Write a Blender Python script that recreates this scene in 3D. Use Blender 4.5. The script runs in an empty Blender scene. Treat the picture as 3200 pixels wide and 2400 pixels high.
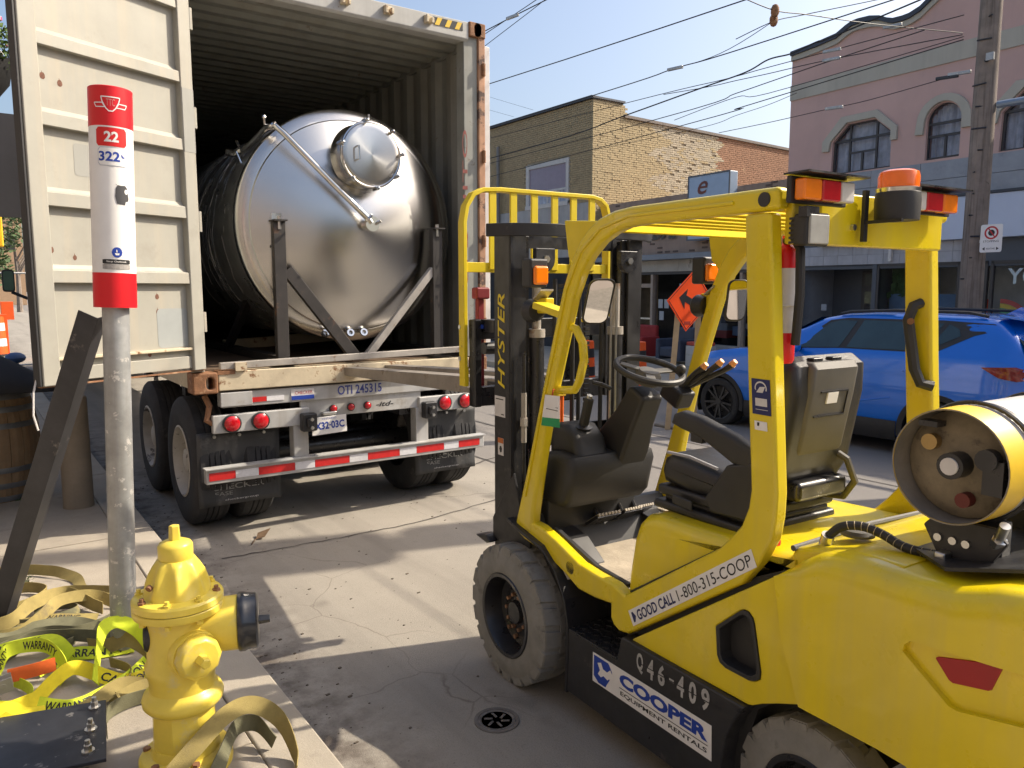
import bpy, bmesh, math, random
import numpy as np
from mathutils import Vector, Matrix

# ------------------------------------------------------------------ scene, camera, light
SC = bpy.context.scene
COL = SC.collection
R = math.radians
RND = random.Random(11)

cam_d = bpy.data.cameras.new('camera')
cam = bpy.data.objects.new('camera', cam_d)
COL.objects.link(cam)
cam_d.sensor_fit = 'HORIZONTAL'
cam_d.sensor_width = 36.0
cam_d.lens = 36.0 * 2410.0 / 3200.0
cam_d.clip_start = 0.05
cam_d.clip_end = 3000
cam.location = (0, 0, 1.85)
cam.rotation_euler = (R(90 - 7.0), 0, R(-35.4))
SC.camera = cam

SUN_AZ, SUN_EL = 108.5, 40.0
world = bpy.data.worlds.new('World')
SC.world = world
world.use_nodes = True
_nt = world.node_tree
_sky = _nt.nodes.new('ShaderNodeTexSky')
_sky.sky_type = 'NISHITA'
_sky.sun_disc = False
_sky.sun_elevation = R(SUN_EL)
_sky.sun_rotation = R(SUN_AZ)
_sky.altitude = 100
_sky.air_density = 1.0
_sky.dust_density = 5.0
_sky.ozone_density = 1.2
_nt.links.new(_sky.outputs[0], _nt.nodes['Background'].inputs[0])
_nt.nodes['Background'].inputs[1].default_value = 0.15

sun_d = bpy.data.lights.new('sun', 'SUN')
sun_d.energy = 4.5
sun_d.angle = R(0.5)
sun_d.color = (1.0, 0.885, 0.72)
sun = bpy.data.objects.new('sun', sun_d)
COL.objects.link(sun)
_sv = Vector((math.sin(R(SUN_AZ)) * math.cos(R(SUN_EL)), math.cos(R(SUN_AZ)) * math.cos(R(SUN_EL)), math.sin(R(SUN_EL))))
sun.rotation_euler = (-_sv).to_track_quat('-Z', 'Y').to_euler()
sun.location = (20, -8, 25)

vs = SC.view_settings
vs.view_transform = 'Standard'
vs.look = 'None'
vs.exposure = 0.62
vs.gamma = 1.0
vs.use_curve_mapping = False
SC.cycles.max_bounces = 8
SC.cycles.use_denoising = True
SC.cycles.sample_clamp_indirect = 6.0

# ------------------------------------------------------------------ materials
MATS = {}


def mat(name, col, rough=0.5, metal=0.0, var=0.10, vs=6.0, bump=0.0, bs=60.0, coat=0.0, spec=0.5,
        spots=None, spots2=None, streak=None, aniso=0.0, emit=None, rvar=0.0, alpha=None, hue=None):
    """Principled material; var = large soft tone variation, spots = (colour, threshold, scale, softness) of wear with its own shape,
    streak = (colour, amount, scale) stretched vertically."""
    if name in MATS:
        return MATS[name]
    m = bpy.data.materials.new(name)
    m.use_nodes = True
    nt = m.node_tree
    L = nt.links
    b = nt.nodes['Principled BSDF']
    tc = nt.nodes.new('ShaderNodeTexCoord')
    oi = nt.nodes.new('ShaderNodeObjectInfo')
    vadd = nt.nodes.new('ShaderNodeVectorMath'); vadd.operation = 'MULTIPLY_ADD'
    L.new(oi.outputs['Random'], vadd.inputs[0])
    vadd.inputs[1].default_value = (13.7, 7.1, 5.3)
    L.new(tc.outputs['Object'], vadd.inputs[2])
    vec = vadd.outputs[0]

    def noise(scale, detail=4.0, rough_=0.6, v=None):
        n = nt.nodes.new('ShaderNodeTexNoise')
        n.inputs['Scale'].default_value = scale
        n.inputs['Detail'].default_value = detail
        n.inputs['Roughness'].default_value = rough_
        L.new(v if v is not None else vec, n.inputs['Vector'])
        return n.outputs['Fac']

    def ramp(fac, a, b_, va=0.0, vb=1.0):
        r = nt.nodes.new('ShaderNodeMapRange')
        r.inputs[1].default_value = a; r.inputs[2].default_value = b_
        r.inputs[3].default_value = va; r.inputs[4].default_value = vb
        L.new(fac, r.inputs[0])
        return r.outputs[0]

    def mix(fac, ca, cb):
        x = nt.nodes.new('ShaderNodeMix'); x.data_type = 'RGBA'
        if isinstance(fac, float): x.inputs[0].default_value = fac
        else: L.new(fac, x.inputs[0])
        for idx, c in ((6, ca), (7, cb)):
            if isinstance(c, tuple): x.inputs[idx].default_value = (c[0], c[1], c[2], 1)
            else: L.new(c, x.inputs[idx])
        return x.outputs[2]

    lo = tuple(max(0.0, c * (1 - var)) for c in col)
    hi = tuple(min(1.0, c * (1 + var)) for c in col)
    if hue: hi = tuple(min(1.0, c * k) for c, k in zip(hi, hue))
    base = mix(ramp(noise(vs, 5.0, 0.65), 0.3, 0.7), lo, hi)
    if streak:
        mp = nt.nodes.new('ShaderNodeMapping')
        mp.inputs['Scale'].default_value = streak[3] if len(streak) > 3 else (1, 1, 0.06)
        L.new(vec, mp.inputs[0])
        s = ramp(noise(streak[2], 4.0, 0.6, mp.outputs[0]), 0.48, 0.75, 0.0, streak[1])
        base = mix(s, base, streak[0])
    for sp in (spots, spots2):
        if sp:
            s = ramp(noise(sp[2], 6.0, 0.7), sp[1], sp[1] + sp[3])
            base = mix(s, base, sp[0])
    if isinstance(base, tuple): b.inputs['Base Color'].default_value = (*base, 1)
    else: L.new(base, b.inputs['Base Color'])
    b.inputs['Roughness'].default_value = rough
    if rvar:
        L.new(ramp(noise(vs * 2.3, 4.0), 0.3, 0.7, max(0.02, rough - rvar), min(1, rough + rvar)), b.inputs['Roughness'])
    b.inputs['Metallic'].default_value = metal
    b.inputs['Specular IOR Level'].default_value = spec
    b.inputs['Coat Weight'].default_value = coat
    b.inputs['Coat Roughness'].default_value = 0.06
    if aniso:
        b.inputs['Anisotropic'].default_value = aniso
        tg = nt.nodes.new('ShaderNodeTangent'); tg.direction_type = 'RADIAL'; tg.axis = 'Y'
        L.new(tg.outputs[0], b.inputs['Tangent'])
    if bump:
        bp = nt.nodes.new('ShaderNodeBump')
        bp.inputs['Strength'].default_value = min(1.0, bump)
        bp.inputs['Distance'].default_value = 0.01
        L.new(noise(bs, 5.0, 0.65), bp.inputs['Height'])
        L.new(bp.outputs[0], b.inputs['Normal'])
    if emit:
        b.inputs['Emission Color'].default_value = (*emit[0], 1)
        b.inputs['Emission Strength'].default_value = emit[1]
    MATS[name] = m
    return m


def glass(name, tint, opac=0.35, rough=0.03):
    """Thin pane: part see-through, part mirror by angle."""
    if name in MATS: return MATS[name]
    m = bpy.data.materials.new(name); m.use_nodes = True
    nt = m.node_tree; L = nt.links
    out = nt.nodes['Material Output']
    nt.nodes.remove(nt.nodes['Principled BSDF'])
    t = nt.nodes.new('ShaderNodeBsdfTransparent'); t.inputs[0].default_value = (*tint, 1)
    g = nt.nodes.new('ShaderNodeBsdfGlossy'); g.inputs['Roughness'].default_value = rough
    g.inputs[0].default_value = (0.95, 0.97, 1, 1)
    lw = nt.nodes.new('ShaderNodeLayerWeight'); lw.inputs[0].default_value = opac
    mx = nt.nodes.new('ShaderNodeMixShader')
    L.new(lw.outputs['Fresnel'], mx.inputs[0]); L.new(t.outputs[0], mx.inputs[1]); L.new(g.outputs[0], mx.inputs[2])
    L.new(mx.outputs[0], out.inputs[0])
    MATS[name] = m
    return m


# ------------------------------------------------------------------ mesh builder
WP = {}   # world origin of every object


def idf(x, y, z): return Vector((x, y, z))


class MB:
    def __init__(self, fr=None):
        self.v = []; self.f = []; self.fr = fr or idf

    def add(self, verts, faces):
        n = len(self.v)
        self.v += [self.fr(*p) for p in verts]
        self.f += [tuple(n + i for i in f) for f in faces]
        return self

    def box(self, x0, x1, y0, y1, z0, z1):
        v = [(x, y, z) for z in (z0, z1) for y in (y0, y1) for x in (x0, x1)]
        return self.add(v, [(0, 2, 3, 1), (4, 5, 7, 6), (0, 1, 5, 4), (2, 6, 7, 3), (0, 4, 6, 2), (1, 3, 7, 5)])

    def obox(self, c, ax, ay, az):
        c = Vector(c); ax = Vector(ax); ay = Vector(ay); az = Vector(az)
        v = [tuple(c + ax * i + ay * j + az * k) for k in (-1, 1) for j in (-1, 1) for i in (-1, 1)]
        return self.add(v, [(0, 2, 3, 1), (4, 5, 7, 6), (0, 1, 5, 4), (2, 6, 7, 3), (0, 4, 6, 2), (1, 3, 7, 5)])

    def bar(self, p, q, w, h, up=(0, 0, 1)):
        p = Vector(p); q = Vector(q); d = (q - p); n = d.normalized()
        s = n.cross(Vector(up))
        if s.length < 1e-4: s = n.cross(Vector((1, 0, 0)))
        s.normalize(); u = s.cross(n)
        return self.obox((p + q) / 2, d / 2, s * w / 2, u * h / 2)

    def prism(self, poly, mapf, d0, d1):
        """poly of 2-D points, mapf(a,b,d)->xyz"""
        n = len(poly)
        v = [mapf(a, b, d0) for a, b in poly] + [mapf(a, b, d1) for a, b in poly]
        f = [tuple(range(n))[::-1], tuple(range(n, 2 * n))]
        f += [(i, (i + 1) % n, n + (i + 1) % n, n + i) for i in range(n)]
        return self.add(v, f)

    def loops(self, loops, closed=True, cap=True):
        n = len(loops[0]); v = [p for l in loops for p in l]; f = []
        for k in range(len(loops) - 1):
            for i in range(n if closed else n - 1):
                j = (i + 1) % n
                f.append((k * n + i, k * n + j, (k + 1) * n + j, (k + 1) * n + i))
        if cap and closed:
            f.append(tuple(range(n))[::-1]); f.append(tuple(range((len(loops) - 1) * n, len(loops) * n)))
        return self.add(v, f)

    def tube(self, pts, r, n=8, cap=True, radii=None, flat=None):
        pts = [Vector(p) for p in pts]
        prev = None; loops = []
        for i, p in enumerate(pts):
            a = pts[max(0, i - 1)]; b = pts[min(len(pts) - 1, i + 1)]
            t = (b - a).normalized()
            if prev is None:
                s = t.cross(Vector((0, 0, 1)))
                if s.length < 1e-3: s = t.cross(Vector((1, 0, 0)))
            else:
                s = prev - t * prev.dot(t)
            s.normalize(); prev = s; u = t.cross(s)
            rr = radii[i] if radii else r
            loops.append([tuple(p + s * math.cos(2 * math.pi * k / n) * rr + u * math.sin(2 * math.pi * k / n) * rr) for k in range(n)])
        return self.loops(loops, True, cap)

    def rect_tube(self, pts, w, h, up=(0, 0, 1)):
        """bar of rectangular section swept along pts; w across (perp. to up), h along up"""
        pts = [Vector(p) for p in pts]; loops = []
        for i, p in enumerate(pts):
            a = pts[max(0, i - 1)]; b = pts[min(len(pts) - 1, i + 1)]
            t = (b - a).normalized(); s = t.cross(Vector(up))
            if s.length < 1e-3: s = t.cross(Vector((0, 1, 0)))
            s.normalize(); u = s.cross(t)
            loops.append([tuple(p + s * i_ * w / 2 + u * j_ * h / 2) for i_, j_ in ((-1, -1), (1, -1), (1, 1), (-1, 1))])
        return self.loops(loops)

    def lathe(self, prof, o, ax, n=32, a0=0.0, a1=None, ref=None, cap=True):
        """prof of (radius, height along ax)"""
        o = Vector(o); ax = Vector(ax).normalized()
        s = Vector(ref) if ref else (ax.cross(Vector((0, 0, 1))) if abs(ax.z) < 0.9 else ax.cross(Vector((1, 0, 0))))
        s = (s - ax * s.dot(ax)).normalized(); u = ax.cross(s)
        full = a1 is None
        m = n if full else n + 1
        v = []; f = []
        for r, h in prof:
            for k in range(m):
                a = a0 + (2 * math.pi if full else (a1 - a0)) * k / n
                v.append(tuple(o + ax * h + (s * math.cos(a) + u * math.sin(a)) * r))
        for i in range(len(prof) - 1):
            for k in range(n):
                j = (k + 1) % m
                f.append((i * m + k, i * m + j, (i + 1) * m + j, (i + 1) * m + k))
        if full and cap:
            if prof[0][0] > 1e-6: f.append(tuple(range(m))[::-1])
            if prof[-1][0] > 1e-6: f.append(tuple(range((len(prof) - 1) * m, len(prof) * m)))
        return self.add(v, f)

    def cyl(self, p, q, r, n=16, r2=None):
        d = Vector(q) - Vector(p)
        return self.lathe([(r, 0), (r if r2 is None else r2, d.length)], p, d, n)

    def sph(self, c, r, n=14, sc=(1, 1, 1)):
        c = Vector(c); v = []; f = []; m = n // 2
        for i in range(m + 1):
            th = math.pi * i / m
            for k in range(n):
                a = 2 * math.pi * k / n
                v.append((c.x + r * sc[0] * math.sin(th) * math.cos(a), c.y + r * sc[1] * math.sin(th) * math.sin(a), c.z + r * sc[2] * math.cos(th)))
        for i in range(m):
            for k in range(n):
                f.append((i * n + k, i * n + (k + 1) % n, (i + 1) * n + (k + 1) % n, (i + 1) * n + k))
        return self.add(v, f)

    def torus(self, c, ax, Rr, r, n=32, m=8, ref=None, sx=1.0):
        prof = [(Rr + r * math.cos(2 * math.pi * i / m), r * sx * math.sin(2 * math.pi * i / m)) for i in range(m + 1)]
        o = Vector(c)
        return self.lathe2(prof, o, ax, n)

    def lathe2(self, prof, o, ax, n):
        ax = Vector(ax).normalized()
        s = (ax.cross(Vector((0, 0, 1))) if abs(ax.z) < 0.9 else ax.cross(Vector((1, 0, 0)))).normalized(); u = ax.cross(s)
        k0 = len(prof) - 1; v = []; f = []
        for r, h in prof[:-1]:
            for k in range(n):
                a = 2 * math.pi * k / n
                v.append(tuple(o + ax * h + (s * math.cos(a) + u * math.sin(a)) * r))
        for i in range(k0):
            for k in range(n):
                j = (k + 1) % n; i2 = (i + 1) % k0
                f.append((i * n + k, i * n + j, i2 * n + j, i2 * n + k))
        return self.add(v, f)

    def grid(self, fn, nu, nv):
        v = [fn(i / nu, j / nv) for j in range(nv + 1) for i in range(nu + 1)]
        f = [(j * (nu + 1) + i, j * (nu + 1) + i + 1, (j + 1) * (nu + 1) + i + 1, (j + 1) * (nu + 1) + i) for j in range(nv) for i in range(nu)]
        return self.add(v, f)

    def mesh(self, name, org):
        me = bpy.data.meshes.new(name)
        me.from_pydata([tuple(p - org) for p in self.v], [], self.f)
        bm = bmesh.new(); bm.from_mesh(me)
        bmesh.ops.remove_doubles(bm, verts=bm.verts, dist=1e-5)
        bmesh.ops.recalc_face_normals(bm, faces=bm.faces)
        bm.to_mesh(me); bm.free(); me.validate()
        return me

    def build(self, name, m, parent=None, smooth=35, bevel=0.0, seg=2, sub=0, solid=0.0, label=None, cat=None, group=None, kind=None, cuts=None, org=None):
        xs = np.array([tuple(p) for p in self.v])
        lo = xs.min(0); hi = xs.max(0)
        o_ = Vector(((lo[0] + hi[0]) / 2, (lo[1] + hi[1]) / 2, lo[2] if parent is None else (lo[2] + hi[2]) / 2))
        if org is not None: o_ = Vector(org)
        if kind == 'structure' and parent is None: o_ = Vector((0, 0, 0))
        me = self.mesh(name, o_)
        ob = bpy.data.objects.new(name, me)
        COL.objects.link(ob)
        me.materials.append(m)
        if cuts:
            for c in cuts:
                cm = c.mesh('cutter', o_); co = bpy.data.objects.new('cutter', cm); COL.objects.link(co)
                md = ob.modifiers.new('b', 'BOOLEAN'); md.object = co; md.operation = 'DIFFERENCE'; md.solver = 'EXACT'
                bpy.context.view_layer.update()
                dg = bpy.context.evaluated_depsgraph_get()
                nm = bpy.data.meshes.new_from_object(ob.evaluated_get(dg))
                ob.modifiers.clear(); ob.data = nm
                bpy.data.objects.remove(co)
            me = ob.data
        if smooth:
            for p in me.polygons: p.use_smooth = True
            me.set_sharp_from_angle(angle=R(smooth))
        if solid:
            md = ob.modifiers.new('t', 'SOLIDIFY'); md.thickness = solid; md.offset = 0
        if bevel:
            md = ob.modifiers.new('v', 'BEVEL'); md.width = bevel; md.segments = seg; md.limit_method = 'ANGLE'; md.angle_limit = R(40)
            md.harden_normals = True
        if sub:
            md = ob.modifiers.new('s', 'SUBSURF'); md.levels = sub; md.render_levels = sub
        put(ob, o_, parent)
        props(ob, label, cat, group, kind)
        return ob


def put(ob, o_, parent):
    WP[ob.name] = Vector(o_)
    if parent is not None:
        ob.parent = parent
        ob.location = Vector(o_) - WP[parent.name]
    else:
        ob.location = o_


def props(ob, label=None, cat=None, group=None, kind=None):
    if label: ob['label'] = label
    if cat: ob['category'] = cat
    if group: ob['group'] = group
    if kind: ob['kind'] = kind
    return ob


def thing(name, loc, label, cat, group=None):
    o = bpy.data.objects.new(name, None); COL.objects.link(o)
    o.empty_display_size = 0.1
    put(o, Vector(loc), None)
    return props(o, label, cat, group)


def copy_tree(o, delta, parent=None, label=None, rot=None):
    c = o.copy(); COL.objects.link(c)
    c.parent = parent
    if parent is None:
        c.location = o.location + Vector(delta)
        WP[c.name] = WP[o.name] + Vector(delta)
        if label: c['label'] = label
        if rot is not None: c.rotation_euler = (0, 0, rot)
    for ch in list(o.children):
        copy_tree(ch, delta, c)
    return c


_txt_cache = {}


def text_mesh(s, bold=0.0, shear=0.0):
    key = (s, bold, shear)
    if key in _txt_cache: return _txt_cache[key]
    cu = bpy.data.curves.new('t', 'FONT'); cu.body = s; cu.size = 1.0; cu.offset = bold; cu.shear = shear; cu.resolution_u = 3
    ob = bpy.data.objects.new('t', cu); COL.objects.link(ob)
    bpy.context.view_layer.update()
    dg = bpy.context.evaluated_depsgraph_get()
    me = bpy.data.meshes.new_from_object(ob.evaluated_get(dg))
    v = np.array([tuple(p.co)[:2] for p in me.vertices]); f = [tuple(p.vertices) for p in me.polygons]
    bpy.data.objects.remove(ob); bpy.data.meshes.remove(me); bpy.data.curves.remove(cu)
    v = v - v.min(0); size = v.max(0)
    _txt_cache[key] = (v / size, f)     # normalised to the unit square
    return _txt_cache[key]


def lettering(s, mapf, m, parent, fr=None, bold=0.0, shear=0.0, name='lettering', slices=0):
    """mapf(a,b) with a,b in 0..1 across the text block -> xyz"""
    v, f = text_mesh(s, bold, shear)
    if slices:      # cut into narrow strips so that the print can follow a curved face
        bm = bmesh.new(); vv = [bm.verts.new((a, b, 0)) for a, b in v]
        for q in f:
            try: bm.faces.new([vv[i] for i in q])
            except ValueError: pass
        for k in range(1, slices):
            bmesh.ops.bisect_plane(bm, geom=bm.verts[:] + bm.edges[:] + bm.faces[:], plane_co=(k / slices, 0, 0), plane_no=(1, 0, 0))
        bm.verts.index_update(); v = [(p.co.x, p.co.y) for p in bm.verts]; f = [tuple(p.index for p in q.verts) for q in bm.faces]; bm.free()
    mb = MB(fr); mb.add([tuple(mapf(a, b)) for a, b in v], f)
    return mb.build(name, m, parent, smooth=0)


def quadmap(p0, px, py):
    p0 = Vector(p0); px = Vector(px); py = Vector(py)
    return lambda a, b: p0 + px * a + py * b


def arc(cx, cy, r, a0, a1, n):
    return [(cx + r * math.cos(R(a0 + (a1 - a0) * i / n)), cy + r * math.sin(R(a0 + (a1 - a0) * i / n))) for i in range(n + 1)]


def rrect(x0, x1, y0, y1, r, n=4):
    return arc(x1 - r, y0 + r, r, -90, 0, n) + arc(x1 - r, y1 - r, r, 0, 90, n) + arc(x0 + r, y1 - r, r, 90, 180, n) + arc(x0 + r, y0 + r, r, 180, 270, n)


def smoothpath(pts, n=8):
    P = [Vector(p) for p in pts]; out = []
    for i in range(len(P) - 1):
        p0 = P[max(0, i - 1)]; p1 = P[i]; p2 = P[i + 1]; p3 = P[min(len(P) - 1, i + 2)]
        for k in range(n):
            t = k / n
            out.append(.5 * ((2 * p1) + (p2 - p0) * t + (2 * p0 - 5 * p1 + 4 * p2 - p3) * t * t + (3 * p1 - p0 - 3 * p2 + p3) * t ** 3))
    out.append(P[-1]); return out
# ------------------------------------------------------------------ palette
YEL = mat('yellow_paint', (0.74, 0.575, 0.008), rough=0.34, var=0.05, vs=3, coat=0.35, rvar=0.12, bump=0.03, bs=9,
          streak=((0.55, 0.44, 0.12), 0.45, 7), spots2=((0.22, 0.18, 0.09), 0.735, 34, 0.015),
          spots=((0.60, 0.47, 0.06), 0.66, 5, 0.12))
YEL2 = mat('yellow_paint_worn', (0.72, 0.55, 0.012), rough=0.45, var=0.07, vs=6, rvar=0.1, spots=((0.30, 0.22, 0.08), 0.68, 14, 0.06))
YEL3 = mat('yellow_flat_paint', (0.70, 0.53, 0.008), rough=0.75, var=0.06, vs=6, spec=0.1)
BLK = mat('black_paint', (0.022, 0.022, 0.024), rough=0.42, var=0.25, vs=5, rvar=0.15, spots=((0.10, 0.09, 0.08), 0.62, 9, 0.12))
BLKP = mat('black_plastic', (0.026, 0.026, 0.027), rough=0.50, var=0.2, vs=4, bump=0.10, bs=220, spots=((0.09, 0.085, 0.08), 0.66, 6, 0.2))
BLKM = mat('black_steel', (0.018, 0.018, 0.02), rough=0.35, var=0.3, vs=7, spec=0.6, rvar=0.15)
GRAYP = mat('grey_plastic', (0.10, 0.095, 0.085), rough=0.55, var=0.12, vs=5, bump=0.08, bs=180, spots=((0.20, 0.19, 0.17), 0.64, 7, 0.15))
VINYL = mat('seat_vinyl', (0.022, 0.022, 0.024), rough=0.38, var=0.2, vs=6, bump=0.15, bs=240, rvar=0.08)
CHROME = mat('bright_steel', (0.62, 0.62, 0.60), rough=0.28, metal=1.0, var=0.1, vs=30)
GALV = mat('galvanised_steel', (0.40, 0.41, 0.41), rough=0.48, metal=0.55, var=0.22, vs=9, bump=0.1, bs=30,
           spots=((0.66, 0.64, 0.60), 0.60, 16, 0.04), streak=((0.30, 0.28, 0.24), 0.6, 14))
RUST = mat('rusty_casting', (0.24, 0.115, 0.055), rough=0.8, var=0.3, vs=14, bump=0.3, bs=60, spots=((0.42, 0.26, 0.15), 0.56, 12, 0.1), spots2=((0.07, 0.04, 0.025), 0.62, 22, 0.06))
RUBBER = mat('dusty_rubber', (0.225, 0.22, 0.20), rough=0.9, var=0.16, vs=10, bump=0.2, bs=70, spots=((0.11, 0.103, 0.09), 0.58, 8, 0.15))
RUBBERD = mat('truck_rubber', (0.03, 0.03, 0.032), rough=0.85, var=0.25, vs=8, bump=0.2, bs=60, spots=((0.09, 0.085, 0.075), 0.6, 9, 0.2))
WHITE = mat('white_vinyl', (0.78, 0.77, 0.75), rough=0.45, var=0.04, vs=10)
WHITED = mat('white_sticker_dirty', (0.62, 0.60, 0.58), rough=0.5, var=0.1, vs=10)
NAVY = mat('navy_print', (0.012, 0.018, 0.10), rough=0.5, var=0.05)
BLUEP = mat('blue_print', (0.012, 0.05, 0.34), rough=0.5, var=0.06)
INK = mat('black_print', (0.015, 0.015, 0.016), rough=0.5, var=0.05)
REDV = mat('red_vinyl', (0.66, 0.008, 0.015), rough=0.38, var=0.06, vs=8)
REDT = mat('red_reflective_tape', (0.58, 0.02, 0.02), rough=0.4, var=0.12, vs=30)
WHT = mat('white_reflective_tape', (0.68, 0.68, 0.70), rough=0.35, var=0.08, vs=40)
REDL = mat('red_lens', (0.50, 0.008, 0.015), rough=0.18, var=0.1, vs=20, coat=0.6)
ORL = mat('amber_lens', (0.90, 0.22, 0.005), rough=0.2, var=0.08, vs=20, coat=0.5)
CLL = mat('clear_lens', (0.62, 0.60, 0.56), rough=0.2, var=0.08, vs=20, coat=0.5)
ORANGE = mat('orange_sign_face', (0.95, 0.09, 0.008), rough=0.45, var=0.04)
CREAM = mat('container_cream', (0.335, 0.325, 0.28), rough=0.55, var=0.07, vs=3.0, rvar=0.12, bump=0.05, bs=14,
            spots=((0.20, 0.11, 0.06), 0.715, 7, 0.012), spots2=((0.30, 0.285, 0.24), 0.58, 4, 0.15), streak=((0.45, 0.38, 0.28), 0.5, 9))
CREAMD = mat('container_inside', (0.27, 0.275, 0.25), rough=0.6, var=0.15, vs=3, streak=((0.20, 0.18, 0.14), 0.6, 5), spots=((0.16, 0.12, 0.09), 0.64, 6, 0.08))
SILL = mat('worn_sill', (0.55, 0.47, 0.33), rough=0.65, var=0.15, vs=8, bump=0.15, bs=30, spots=((0.22, 0.11, 0.05), 0.57, 8, 0.07))
ALU = mat('trailer_grey_paint', (0.46, 0.46, 0.45), rough=0.5, metal=0.15, var=0.1, vs=6, spots=((0.30, 0.27, 0.23), 0.6, 5, 0.15), streak=((0.28, 0.24, 0.19), 0.5, 8))
STEELD = mat('mill_steel', (0.05, 0.045, 0.042), rough=0.55, metal=0.35, var=0.2, vs=7, spots=((0.17, 0.09, 0.05), 0.60, 7, 0.1))
STEELL = mat('bare_steel', (0.42, 0.39, 0.35), rough=0.5, metal=0.4, var=0.18, vs=7, spots=((0.24, 0.15, 0.09), 0.6, 8, 0.1))
FLAP = mat('mud_flap_rubber', (0.035, 0.036, 0.038), rough=0.6, var=0.25, vs=5, spots=((0.16, 0.155, 0.15), 0.56, 4, 0.2), streak=((0.11, 0.105, 0.10), 0.7, 8))
HYDY = mat('hydrant_yellow', (0.76, 0.59, 0.075), rough=0.38, var=0.08, vs=7, coat=0.2, bump=0.10, bs=24, spots=((0.13, 0.07, 0.03), 0.72, 17, 0.012), spots2=((0.62, 0.52, 0.22), 0.58, 6, 0.14))
WOODP = mat('pole_wood', (0.23, 0.19, 0.16), rough=0.9, var=0.25, vs=4, bump=0.4, bs=30, streak=((0.075, 0.06, 0.05), 0.85, 30, (1, 1, 0.04)), spots=((0.06, 0.045, 0.035), 0.66, 5, 0.06))
TREADM = mat('dirty_floor_mat', (0.36, 0.31, 0.24), rough=0.9, var=0.2, vs=9, bump=0.3, bs=60, spots=((0.10, 0.095, 0.085), 0.58, 6, 0.1))
WIRE = mat('black_cable', (0.02, 0.02, 0.022), rough=0.6, var=0.1)

# ------------------------------------------------------------------ ground, road, pavements
GROUND = mat('distant_ground', (0.16, 0.15, 0.14), rough=0.95, var=0.2, vs=0.2)
MB().grid(lambda a, b: (-900 + 1800 * a, -900 + 1800 * b, -0.9), 4, 4).build('ground', GROUND, kind='structure')


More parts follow.
